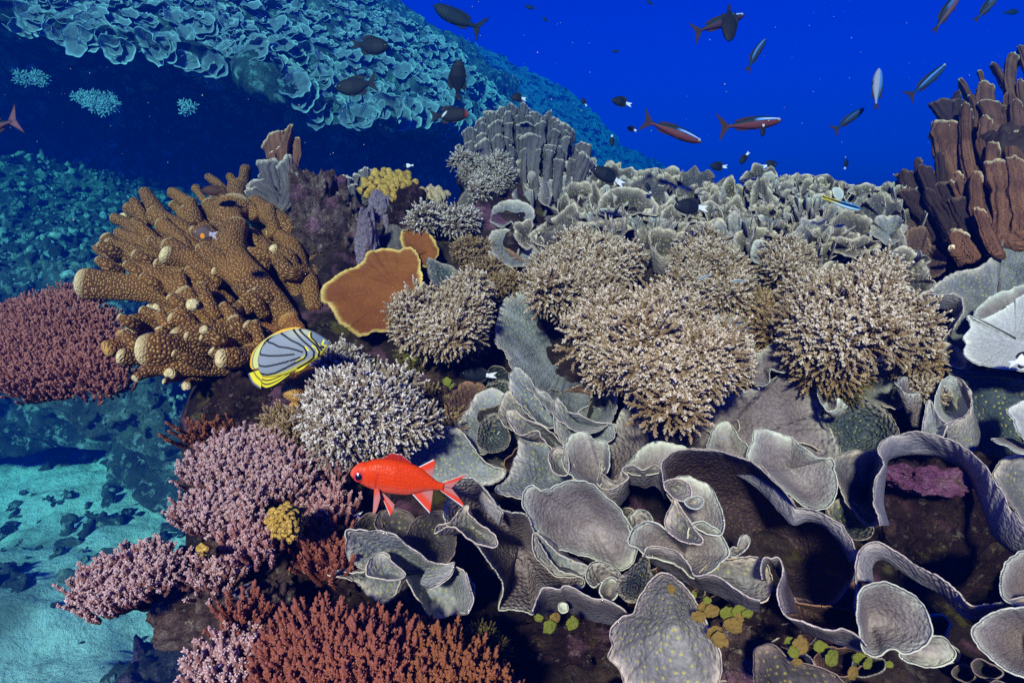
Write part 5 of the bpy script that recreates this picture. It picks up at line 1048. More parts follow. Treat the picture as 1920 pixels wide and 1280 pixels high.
for i_, f_ in enumerate(BROWN[2]):
    if i_ < 2: continue
    n_ = sum(1 for q in f_ if isinstance(q, tuple)); k_ = -0.006 + 0.008 * ((i_ * 7) % 5) / 4
    for q_ in range(n_): f_[q_] = (f_[q_][0], f_[q_][1], f_[q_][2] + 0.018 - (k_ + 0.018) * q_ / (n_ - 1), f_[q_][3] * (0.55, 0.82, 0.95, 1.0)[min(3, q_)] if q_ < n_ - 1 else f_[q_][3] * 1.02)
g_ = random.Random(12); lob = []
while len(lob) < 46:
    up_ = g_.random() < .66; x, y = (g_.uniform(215, 560), g_.uniform(385, 590)) if up_ else (g_.uniform(265, 520), g_.uniform(575, 690))
    if not inpoly(np.array([x]), np.array([y]), [(185,470),(245,400),(300,395),(345,375),(400,345),(470,385),(520,430),(560,500),(590,580),(520,600),(420,570),(300,560),(190,540)] if up_ else [(240,625),(290,590),(350,560),(420,590),(470,600),(520,650),(480,680),(400,690),(300,680),(240,660)])[0]: continue
    if any(math.hypot(x - q[0], y - q[1]) < 27 for q in lob): continue
    lob.append((x, y)); a = math.radians(g_.uniform(188, 262)); L_ = g_.uniform(40, 64); r_ = g_.uniform(9, 13.5)
    BROWN[2].append([(x, y, .02, r_ * 1.15), (x + L_ * .55 * math.cos(a), y + L_ * .55 * math.sin(a), -.018, r_), (x + L_ * math.cos(a), y + L_ * math.sin(a), -.036, r_ * .82)])
fingers(*BROWN, name='finger_coral', lump=.05, blunt=.75, sides=18)
def knobs(label, mat, cx, cyy, rx, ry, n, rk, off, seed, **kw):
    g = random.Random(seed); f = []
    for i in range(n):
        a = i * 2.39996; r = math.sqrt((i + .5) / n); x, y = cx + rx * r * math.cos(a), cyy + ry * r * math.sin(a)
        h = math.sqrt(max(0, 1 - r * r)); k = rk * g.uniform(.8, 1.25)
        f.append([(cx + (x - cx) * .45, cyy + (y - cyy) * .45 + ry * .2, off + .03, k * .8), (cx + (x - cx) * .8, cyy + (y - cyy) * .8, off + .01 - .03 * h, k * .85), (x, y, off - .06 * h, k), {'lump': .20, 'blunt': .8, 'sides': 18, 'K': 8}])
    return fingers(label, mat, f, name='knob_coral', part='knob', **kw)
knobs('golden knobbed coral head on the rock left of the white corals', 'finger_gold', 730, 352, 55, 34, 54, 6.6, -.01, 1)
knobs('smaller dull gold knobbed coral left of the golden head', 'finger_gold', 630, 385, 30, 28, 26, 5.8, -.01, 2)
knobs('pale tan knobbed coral right of the golden head', 'finger_tan', 812, 366, 30, 14, 18, 7, .03, 3)
knobs('small bright yellow coral head among the lavender tables', 'finger_gold', 537, 978, 36, 34, 40, 6.2, -.075, 4)
knobs('tiny yellow coral knob above the lower lavender table', 'finger_gold', 383, 1030, 12, 8, 8, 5, -.06, 5)

# ---------------------------------------------------------------- bushy white-tipped corals
bush('small white-tipped coral head below the fin topped mound', 'acro_cool', [(832,300),(850,285),(900,283),(945,290),(962,325),(972,360),(940,372),(895,372),(865,350),(843,325)], 0.010, 0.043, 23, 32, 0.78, .5)
bush('white bushy coral head beside the small orange-brown plate', 'acro_cool', [(768,405),(785,385),(830,375),(880,385),(900,410),(890,430),(850,445),(805,445),(780,430)], -0.010, 0.043, 23, 32, 0.83, .5)
bush('tan thicket of thin branches right of the small orange-brown plate', 'acro_tan', [(850,450),(895,425),(920,470),(950,510),(985,525),(965,550),(915,545),(870,520),(845,485)], 0.030, 0.031, 24, 32, 0.74, .2)
bush('white-tipped coral bush right of the large orange-brown plate', 'acro_white', [(717,578),(745,560),(790,555),(830,530),(880,525),(925,540),(915,575),(900,610),(890,650),(840,660),(790,645),(750,625),(730,600)], -0.020, 0.056, 24, 36, 0.83, .4)
bush('yellowish branching tufts under the white-tipped bush', 'acro_tan', [(835,610),(885,605),(905,635),(890,665),(845,660)], -0.010, 0.019, 24, 24, 0.74, .1, stalk=False)
bush('cool white coral bush just above the red fish', 'acro_cool', [(578,745),(605,715),(612,685),(650,700),(700,712),(750,705),(790,725),(800,770),(795,805),(745,830),(700,850),(640,850),(595,815),(578,780)], -0.020, 0.062, 24, 40, 0.87, .4)
bush('grey branching sprig above the cool white bush', 'acro_cool', [(615,680),(625,665),(655,675),(700,700),(740,712),(720,725),(660,712),(620,705)], 0.010, 0.019, 23, 20, 0.78, .3, stalk=False)
bush('wide white-tipped coral bush at the upper centre', 'acro_white', [(985,520),(1010,480),(1045,455),(1095,440),(1150,445),(1200,470),(1215,490),(1190,515),(1165,545),(1120,560),(1100,580),(1050,580),(1010,560)], -0.040, 0.062, 24, 40, 0.87, .4)
bush('tall tan coral bush behind the largest bush', 'acro_white', [(1265,470),(1290,440),(1325,430),(1355,470),(1395,500),(1440,520),(1425,560),(1370,575),(1300,570),(1240,540),(1255,500)], -0.030, 0.043, 24, 36, 0.78, .4)
bush('largest white and tan coral bush in the centre', 'acro_white', [(1080,600),(1090,565),(1130,545),(1185,560),(1240,545),(1300,565),(1350,590),(1380,640),(1410,680),(1395,705),(1350,715),(1310,735),(1285,770),(1262,778),(1230,745),(1180,725),(1120,710),(1078,670)], -0.070, 0.087, 24, 52, 0.92, .35)
bush('upright white-tipped coral tuft at the upper right', 'acro_white', [(1435,490),(1455,455),(1490,448),(1522,465),(1520,495),(1490,520),(1470,545),(1440,530)], -0.050, 0.031, 23, 24, 0.78, .5)
bush('tan feathery coral between the two large bushes', 'acro_tan', [(1400,565),(1440,545),(1490,555),(1500,600),(1470,640),(1425,640),(1400,610)], -0.030, 0.031, 23, 28, 0.78, .3)
bush('bright white coral bush on the right', 'acro_white', [(1490,560),(1500,530),(1530,515),(1570,535),(1610,505),(1650,500),(1685,510),(1700,560),(1745,595),(1740,625),(1705,640),(1670,665),(1620,670),(1580,680),(1530,670),(1480,650),(1475,610)], -0.060, 0.074, 24, 48, 0.97, .45)
bush('tan lower branches below the bright right bush', 'acro_tan', [(1510,670),(1560,670),(1610,670),(1600,705),(1565,720),(1530,710)], -0.040, 0.019, 24, 20, 0.78, .1, stalk=False)
bush('small branching sprig right below the bright bush', 'acro_tan', [(1675,660),(1700,640),(1735,650),(1740,675),(1715,695),(1685,690)], -0.010, 0.019, 23, 20, 0.69, .3, stalk=False)
bush('tiny orange-white branching coral inside the violet cup', 'acro_white', [(1700,735),(1725,712),(1755,708),(1760,730),(1735,750),(1712,755)], -0.045, 0.012, 20, 16, 0.55, .4, stalk=False)
# ---------------------------------------------------------------- digitate tables
bush('lavender table coral on the ledge left of the red fish', 'acro_lav', [(330,880),(350,850),(400,815),(440,800),(490,805),(540,830),(575,855),(585,890),(555,925),(510,935),(470,915),(430,905),(390,915),(350,905)], -0.005, .018, 13, 20, .82, 1.5, .4, 'lavender table corals', 'table_coral')
bush('second lavender table coral just below the first one', 'acro_lav', [(315,965),(330,935),(380,915),(430,905),(480,925),(500,955),(490,980),(450,1000),(400,998),(350,980)], -0.025, .018, 13, 20, .82, 1.5, .4, 'lavender table corals', 'table_coral')
bush('small mauve table coral beneath the yellow coral head', 'acro_mauve', [(430,1010),(450,990),(490,988),(525,1010),(520,1035),(485,1045),(445,1040)], -.045, .03, 15, 30, .9, 1.5, .5, 'lavender table corals', 'table_coral')
bush('lavender table coral overhanging the sand at the lower left', 'acro_lav', [(125,1100),(150,1075),(190,1040),(240,1018),(290,1012),(340,1020),(350,1050),(340,1075),(300,1105),(255,1130),(200,1150),(155,1145)], -0.015, .018, 13, 20, .82, 1.5, .4, 'lavender table corals', 'table_coral', inset=17)
bush('lavender sprigs right of the overhanging table', 'acro_lav', [(350,1040),(380,1050),(430,1050),(470,1065),(440,1100),(400,1110),(350,1090)], -.02, .02, 17, 30, .9, 1.5, .5, 'lavender table corals', 'table_coral', stalk=False)
bush('pale mauve fringe of branches at the bottom left edge', 'acro_lav', [(355,1240),(400,1205),(460,1195),(510,1215),(500,1260),(440,1300),(380,1300)], -.03, .03, 16, 35, .95, 1.5, .5, 'lavender table corals', 'table_coral')
bush('reddish sprigs right of the yellow coral head', 'acro_mauve', [(545,905),(590,890),(640,900),(660,940),(640,985),(590,985),(555,960)], .03, .03, 17, 30, .95, 1.5, .5, 'lavender table corals', 'table_coral')
bush('maroon branches in the shade under the red fish snout', 'acro_mauve', [(580,850),(640,850),(660,880),(650,905),(600,895)], .03, .02, 17, 25, .9, 1.5, .5, 'lavender table corals', 'table_coral', stalk=False)
bush('russet branching patch above the red thicket', 'acro_red', [(560,1010),(610,990),(650,1010),(660,1060),(620,1080),(570,1055)], .0, .03, 16, 30, .9, 1.5, .5, 'lavender table corals', 'table_coral')
bush('small red tuft among pale rubble', 'acro_red', [(425,1155),(455,1130),(495,1135),(500,1165),(465,1185),(430,1180)], -.025, .02, 16, 25, .85, 1.5, .5, 'lavender table corals', 'table_coral', stalk=False)
bush('dense red-brown finger thicket along the bottom edge', 'acro_red', [(515,1217),(560,1167),(610,1150),(660,1172),(720,1182),(760,1197),(775,1242),(770,1342),(500,1342),(500,1262)], -.03, .05, 11, 60, .85, 1.6, .35, 'lavender table corals', 'table_coral', flatdir=(0, .25, 0))
bush('rust coloured right half of the thicket at the bottom edge', 'acro_rust', [(720,1182),(790,1187),(840,1212),(890,1237),(930,1267),(960,1302),(950,1342),(770,1342),(770,1242)], -.02, .05, 11, 50, .82, 1.6, .35, 'lavender table corals', 'table_coral', flatdir=(0, .25, 0))
bush('wide maroon table coral at the left edge', 'acro_maroon', [(-60,600),(0,560),(60,535),(110,520),(160,530),(215,570),(245,620),(250,680),(235,720),(195,760),(170,735),(140,735),(90,745),(40,740),(0,735),(-60,720)], .30, .06, 15, 60, 1.15, 1.2, .5, 'lavender table corals', 'table_coral')
bush('dark orange-brown branching coral under the finger coral', 'acro_rust', [(330,810),(360,795),(420,790),(450,800),(430,825),(370,832),(335,828)], .03, .03, 17, 25, .9, .3, .6, 'lavender table corals', 'table_coral', stalk=False)
bush('small tan branching tuft above the lavender ledge', 'acro_tan', [(480,800),(520,785),(560,790),(590,810),(570,835),(520,825)], 0.030, 0.019, 24, 20, 0.64, .4, stalk=False)
bush('olive tufts in the dark crevice behind the red fish', 'acro_tan', [(800,740),(830,720),(860,760),(870,800),(850,820),(810,790)], 0.090, 0.019, 26, 24, 0.64, .2, stalk=False)
bush('yellow-brown alga tuft at the lower right of the thicket', 'algae_yellow', [(850,1180),(900,1170),(960,1215),(965,1245),(920,1235),(870,1205)], .01, .02, 20, 25, .38, .6, .6, 'patches of turf algae', 'turf_algae', False, 'algae')
bush('olive alga tuft beside the lilac crusted rock', 'algae_yellow', [(755,655),(780,645),(800,660),(790,680),(765,680)], .05, .02, 20, 20, .6, .6, .6, 'patches of turf algae', 'turf_algae', False, 'algae')
bush('yellow-green alga fringe under the bright right bush', 'algae_yellow', [(1545,690),(1600,690),(1610,720),(1580,735),(1550,720)], -.03, .02, 20, 20, .6, .3, .6, 'patches of turf algae', 'turf_algae', False, 'algae')
bush('pale soft coral with an orange base on the cave wall', 'soft', [(135,178),(160,172),(210,180),(225,200),(205,215),(165,205)], 3.6, .15, 9, 20, .9, .2, 1, 'soft corals under the overhang', 'soft_coral', False, inset=0)
bush('pale soft coral tuft in the middle of the overhang', 'soft', [(335,195),(350,190),(368,200),(362,215),(340,214)], 3.6, .15, 10, 20, .9, .2, 1, 'soft corals under the overhang', 'soft_coral', False, inset=0)
bush('loose pale soft coral under the plate lip', 'soft', [(365,110),(390,120),(425,140),(420,165),(385,165),(365,140)], 3.5, .15, 12, 20, .9, .2, 1, 'soft corals under the overhang', 'soft_coral', False, inset=0)
bush('faint soft coral at the far left of the overhang', 'soft', [(20,130),(60,125),(95,145),(80,165),(30,155)], 3.5, .15, 13, 20, .9, .2, 1, 'soft corals under the overhang', 'soft_coral', False, inset=0)

# ---------------------------------------------------------------- rocks and algae
rock_thing('mottled pink and cream pinnacle behind the finger coral', 'crust', 600, 440, .06, 62, 105, 60, .38, 1.8)
rock_thing('mottled crusted rock below the dull gold coral', 'crust', 655, 455, .06, 55, 75, 50, .42, 2.0)
rock_thing('lilac crusted column under the golden coral head', 'lilac', 690, 470, .02, 20, 75, 22, .25, 1.6)
rock_thing('second lilac column behind the small orange-brown plate', 'lilac', 718, 425, .06, 26, 60, 26, .25, 1.6)
rock_thing('maroon rock in the gap left of the white coral head', 'crust_dark', 755, 440, .10, 45, 70, 40, .4, 1.8)
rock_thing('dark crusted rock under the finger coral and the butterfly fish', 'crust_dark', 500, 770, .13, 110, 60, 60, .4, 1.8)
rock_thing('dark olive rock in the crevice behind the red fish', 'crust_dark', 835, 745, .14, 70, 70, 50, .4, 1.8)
rock_thing('brown slope of rubble below the lavender tables', 'crust', 440, 1130, .05, 130, 100, 60, .3, 2.2)
rock_thing('brown crusted rock above the red-brown thicket', 'crust_dark', 590, 1070, .06, 80, 60, 45, .35, 2.2)
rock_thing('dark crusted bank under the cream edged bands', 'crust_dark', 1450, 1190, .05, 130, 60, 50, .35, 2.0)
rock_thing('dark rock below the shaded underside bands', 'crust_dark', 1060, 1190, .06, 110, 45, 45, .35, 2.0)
algae('pair of bright green disc algae under the shaded underside band', [(1030,1174,14), (1073,1168,13), (1010,1158,8), (1040,1158,12,'alga_amber')], -.035)
algae('green and amber disc algae below the long cream edge', [(1256,1088,11), (1300,1115,8), (1326,1125,7), (1320,1140,16,'alga_amber'), (1335,1145,14,'alga_amber'), (1310,1155,12,'alga_amber'), (1365,1150,14), (1385,1147,13), (1402,1150,9), (1376,1172,16,'alga_amber'), (1340,1185,16,'alga_amber'), (1350,1200,14,'alga_amber'), (1385,1160,10,'alga_amber'), (1260,1102,9,'alga_amber')], -.085)
algae('green and amber disc algae at the bottom right of the cream edged band', [(1482,1203,11), (1500,1210,18,'alga_amber'), (1488,1222,10), (1495,1240,9,'alga_amber'), (1540,1212,12), (1560,1232,16), (1548,1222,12,'alga_amber'), (1612,1235,13), (1628,1243,11), (1600,1260,14,'alga_amber'), (1668,1245,7)], -.075)
algae('tiny green disc algae in the dark crevice', [(766,668,9), (778,672,7), (838,715,8), (845,720,7)], .03)
rock_thing('small lime crusted stone on the lower slope', 'crust', 520, 1120, .0, 30, 22, 20, .4, 2.0)
rock_thing('grey crusted stone beside the mauve patch', 'lilac', 462, 1110, -.01, 22, 16, 16, .3, 1.8)
# ---------------------------------------------------------------- fish
def skin(name, rough, scale, bump):
    m = NB(name, rough, 0.10); c = m.attr('col', 'Color')
    v = m.vor(scale, 0.6); m.bump(v.outputs['Distance'], bump, 0.0012)
    c = m.mix(m.ramp(v.outputs['Distance'], [(0.2, 0.0), (0.8, 0.30)]), c, m.mix(1.0, c, (0.45, 0.45, 0.45), 'MULTIPLY'))
    return m.col(c)
M['skin'] = skin('fish_skin', 0.36, 330, 0.25); M['skin'].node_tree.nodes['Principled BSDF'].inputs['Specular IOR Level'].default_value = 0.10
M['skin_smooth'] = skin('fish_skin_smooth', 0.6, 700, 0.08)
def finmat():
    m = NB('fish_fin', 0.6, 0.2); w = m.n.new('ShaderNodeTexWave'); w.inputs['Scale'].default_value = 55; w.inputs['Distortion'].default_value = 1.0
    m.L(m.uv(), w.inputs['Vector']); c = m.attr('col', 'Color')
    c = m.mix(m.math('MULTIPLY', m.ramp(w.outputs['Fac'], [(0.3, 1.0), (0.6, 0.0)]), 0.45), c, m.mix(1.0, c, (0.35, 0.35, 0.38), 'MULTIPLY'))
    m.bump(w.outputs['Fac'], 0.3, 0.001); return m.col(c)
M['fin'] = finmat()
def plain(name, c, rough=0.2, spec=0.6):
    m = NB(name, rough, spec); return m.col(c)
M['pupil'] = plain('fish_pupil', (0.004, 0.004, 0.010)); M['iris_red'] = plain('fish_iris_red', (0.42, 0.035, 0.04)); M['iris_pale'] = plain('fish_iris_pale', (0.45, 0.48, 0.5)); M['iris_dark'] = plain('fish_iris_dark', (0.03, 0.03, 0.04))
class Frame:
    def __init__(s, p0, p1, depth, yaw=0.0):
        s.p0 = np.array(p0, float); s.L = math.dist(p0, p1); s.a = (np.array(p1, float) - s.p0) / s.L
        n = np.array([s.a[1], -s.a[0]]); s.n = n if n[1] < 0 else -n
        if abs(n[1]) < 0.12: s.n = n
        s.d = depth; s.yaw = yaw; s.m = s.L * depth / FOC
        s.org = s.pt(0.45, 0.0, 0.0)
        ex = s.pt(1, 0, 0) - s.pt(0, 0, 0); ez = s.pt(0, 1, 0) - s.pt(0, 0, 0); ey = np.cross(ex, ez); ey /= np.linalg.norm(ey)
        s.ey = ey if (ey * FWD).sum() > 0 else -ey
    def norm(s, pts):
        q = np.asarray(pts, float)[:, :2] - s.p0; return np.stack([q @ s.a / s.L, q @ s.n / s.L], 1)
    def pt(s, u, z, y):
        u, z, y = np.broadcast_arrays(np.asarray(u, float), np.asarray(z, float), np.asarray(y, float))
        z = z + getattr(s, 'bend', 0.0) * (u - 0.4) ** 2
        xy = s.p0 + u[..., None] * s.L * s.a + z[..., None] * s.L * s.n
        w = W(xy[..., 0], xy[..., 1], s.d + s.yaw * u * s.m)
        return w + (y * s.m)[..., None] * s.ey if np.any(y) else w
def smooth(x, a, b):
    t = np.clip((np.asarray(x, float) - a) / (b - a), 0, 1); return t * t * (3 - 2 * t)
def fishbody(fr, top, bot, wid, colf, nu=90, nv=56, name='body'):
    """top/bot: (s,z) profiles; wid: [(s,half width)]"""
    top, bot, wid = np.array(top), np.array(bot), np.array(wid)
    s0, s1 = max(top[0, 0], bot[0, 0]), min(top[-1, 0], bot[-1, 0])
    k = np.linspace(0, 1, nu); s = s0 + (s1 - s0) * (k ** 1.25)
    def sm(p):
        c = catmull(p, 160); o = np.argsort(c[:, 0]); return np.interp(s, c[o, 0], c[o, 1])
    t, b = sm(top), sm(bot); e = np.clip(k / 0.02, 0, 1) ** 0.5
    mid = (t + b) / 2; h = np.maximum((t - b) / 2, 0.002) * (0.15 + 0.85 * e); w = np.maximum(np.interp(s, wid[:, 0], wid[:, 1]), 0.002) * (0.15 + 0.85 * e)
    a = np.linspace(0, 2 * math.pi, nv, endpoint=False) + math.pi / 2
    ca, sa = np.cos(a), np.sin(a)
    Z = mid[:, None] + h[:, None] * sa[None]; Y = w[:, None] * (np.sign(ca) * np.abs(ca) ** 0.85)[None]; U = s[:, None] + 0 * Z
    P = fr.pt(U, Z, Y); C = colf(U, Z, np.broadcast_to(sa[None], Z.shape), fr)
    m = nu * nv; V = np.concatenate([P.reshape(-1, 3), fr.pt(s[0] - 0.002, mid[0], 0.0)[None], fr.pt(s[-1] + .002, mid[-1], 0.0)[None]]) - fr.org
    C = np.concatenate([C.reshape(-1, 3), C[0, :1], C[-1, :1]])
    i = np.arange(nv); j = (i + 1) % nv
    caps = np.concatenate([np.stack([np.full(nv, m), j, i], 1), np.stack([np.full(nv, m + 1), i + (nu - 1) * nv, j + (nu - 1) * nv], 1)])
    return make_mesh(name, V, [grid_faces(nv, nu, True), caps], cols={'col': C})
def finpart(fr, part, A, B, colf, t, y0=0.0, y1=0.0, nu=34, nv=18, th=0.0035):
    """A: base curve, B: outer edge (normalised); y0,y1 side offset at base and edge"""
    A = catmull(np.array(A), nu); B = catmull(np.array(B), nu); v = np.linspace(0, 1, nv)[:, None]
    U = A[None, :, 0] * (1 - v) + B[None, :, 0] * v; Z = A[None, :, 1] * (1 - v) + B[None, :, 1] * v
    Y = (y0 * (1 - v) + y1 * v) + 0 * U; tt = th * (1 - 0.7 * v)
    P = fr.pt(U, Z, Y - tt); Q = fr.pt(U, Z, Y + tt); m = nu * nv
    uu = np.broadcast_to(np.linspace(0, 1, nu)[None], U.shape); vv_ = np.broadcast_to(v, U.shape)
    C = colf(uu, vv_, U, Z); C = np.concatenate([C.reshape(-1, 3)] * 2)
    F = [grid_faces(nu, nv), grid_faces(nu, nv, flip=True) + m]
    def st(idx): return np.stack([idx[:-1], idx[1:], idx[1:] + m, idx[:-1] + m], -1)
    F += [st(np.arange(nu) + (nv - 1) * nu), st(np.arange(nv) * nu), st(np.arange(nv) * nu + nu - 1)]
    uv = np.stack([uu.ravel(), vv_.ravel() * 0.0], -1); uv = np.concatenate([uv, uv])
    return obj(part, make_mesh(part, np.concatenate([P.reshape(-1, 3), Q.reshape(-1, 3)]) - fr.org, np.concatenate(F), cols={'col': C}, uv=uv), M['fin'], t)
def eye(fr, t, s, z, r, w, iris, pr=0.62):
    for side in (-1, 1):
        c = fr.pt(s, z, side * w) - fr.org
        def ball(nm, rr, flat, off, mat, par):
            me = blob_mesh(nm, (rr * fr.m, rr * fr.m * flat, rr * fr.m), 1, 0, 1, 26, 16, 1)
            o = obj(nm, me, M[mat], par, off); return o
        e = ball('eye', r, 0.38, c, iris, t); e.rotation_mode = 'QUATERNION'
        q = Vector((0, 1, 0)).rotation_difference(Vector(fr.ey)); e.rotation_quaternion = q
        ball('pupil', r * pr, 0.40, (0, side * r * fr.m * 0.20, 0), 'pupil', e)
def mixc(a, b, f): return np.asarray(a)[..., :] * (1 - f[..., None]) + np.asarray(b) * f[..., None]
def const(c): return lambda u, v, U, Z: np.broadcast_to(np.array(c, float), u.shape + (3,)).copy()
def lined(pts, x, y): return polydist(x, y, np.array(pts, float), closed=False)

# --- the red soldier-shaped fish, traced
def red_fish():
    fr = Frame((657, 888), (862, 919), 0.56, 0.10); N_ = fr.norm
    t = thing('squirrel_fish', 'bright red fish with a large dark eye hovering in front of the corals', 'fish', fr.org, 'fish of the reef')
    top = N_([(656.5, 887), (661, 878), (671, 869), (680, 865.5), (687, 866), (697, 861.5), (712, 859.5), (730, 860), (748, 863), (768, 868), (788, 876), (803, 888), (815, 898), (824, 903.5), (833, 905)])
    bot = N_([(656.5, 889), (660, 894), (667, 900), (678, 907), (692, 914), (710, 920), (728, 924), (748, 926.5), (765, 927), (780, 924), (797, 920), (812, 918), (824, 918.5), (832, 919)])
    red, deep, pink = np.array((0.58, 0.040, 0.001)), np.array((0.48, 0.018, 0.003)), np.array((0.52, 0.10, 0.07))
    def cf(U, Z, zn, fr):
        c = mixc(np.broadcast_to(red, U.shape + (3,)), pink, smooth(-zn, 0.25, 0.95) * 0.75 * smooth(U, 0.0, 0.25))
        c = mixc(c, np.array((0.70, 0.16, 0.10)), (1 - smooth(U, 0.0, 0.10)) * 0.5)
        row_ = np.abs(np.sin(Z * 150)) ; sc_ = np.abs(np.sin(U * 125 + (np.floor(Z * 150 / math.pi) % 2) * 1.57)); c = mixc(c, deep, 0.45 * smooth(1 - row_ * .55 - sc_ * .45, .35, .85) * smooth(U, 0.22, 0.3)); c = mixc(c, np.array((.8, .10, .03)), .35 * smooth(row_ * sc_, .5, .95) * smooth(U, 0.22, 0.3))
        g = np.exp(-((U - 0.245 - 0.5 * np.abs(Z + 0.02) ** 1.5) / 0.008) ** 2) * (Z < 0.06); c = mixc(c, np.array((0.38, 0.012, 0.008)), g * 0.8)
        g2 = np.exp(-((U - 0.18 - 0.4 * np.abs(Z + 0.03) ** 1.5) / 0.006) ** 2) * (Z < 0.02); return mixc(c, deep, g2 * 0.6)
    obj('body', fishbody(fr, top, bot, [(0, .012), (.06, .045), (.2, .075), (.4, .078), (.65, .05), (.85, .02), (1, .012)], cf, 130, 72), M['skin'], t)
    wht, mem = np.array((0.75, 0.78, 0.80)), np.array((0.46, 0.17, 0.15))
    obj_e = eye(fr, t, *N_([(674.5, 891)])[0], 0.050, 0.046, 'iris_red', 0.66)
    dk = np.array((0.42, 0.012, 0.010))
    def spiny(u, v, U, Z):
        c = mixc(np.broadcast_to(deep * .8, u.shape + (3,)), dk * .6, (np.sin(u * 66) > 0.3) * 0.8); return mixc(c, wht, smooth(v, .90, .98) * (np.sin(u * 66) > -.4))
    edge = [(717, 859.5), (726, 852.5), (735, 849), (744, 849.5), (752, 852), (760, 857), (768, 864), (774, 870), (782, 876)]
    sc2 = [(x, y + (1.2 if i % 2 else -.6)) for i, (x, y) in enumerate(edge)]
    finpart(fr, 'dorsal_fin', N_([(716, 862), (735, 862), (755, 866), (770, 870), (783, 877)]), N_(sc2), spiny, t)
    def lead(u, v, U, Z, flip=False):
        c = mixc(np.broadcast_to(np.array((0.66, 0.05, 0.015)), u.shape + (3,)), mem, smooth(u, .32, .62)); return mixc(c, wht, (1 - smooth(u, .03, .07)))
    finpart(fr, 'soft_dorsal_fin', N_([(783, 876), (795, 884), (806, 893)]), N_([(813, 860.5), (816, 868), (809, 897)]), lead, t)
    finpart(fr, 'anal_fin', N_([(772, 925), (788, 922), (810, 918)]), N_([(806, 962.5), (808, 952), (812, 920)]), lead, t)
    finpart(fr, 'caudal_fin', N_([(826, 906), (830, 909), (832, 911)]), N_([(877, 887), (862, 900), (847, 914)]), lead, t)
    finpart(fr, 'caudal_fin', N_([(824, 918), (829, 916), (833, 912)]), N_([(869, 951), (868, 942), (847, 915)]), lead, t)
    finpart(fr, 'pelvic_fin', N_([(712, 915), (716, 920), (722, 923)]), N_([(733, 960.5), (738, 955), (742, 940)]), lead, t, -.045, -.09)
    finpart(fr, 'pectoral_fin', N_([(704, 912), (709, 911), (713, 913)]), N_([(703, 956), (710, 948), (717, 925)]), lambda u, v, U, Z: mixc(np.broadcast_to(np.array((0.6, .08, .04)), u.shape + (3,)), mem, smooth(v, .15, .5)), t, -.075, -.14)
red_fish()
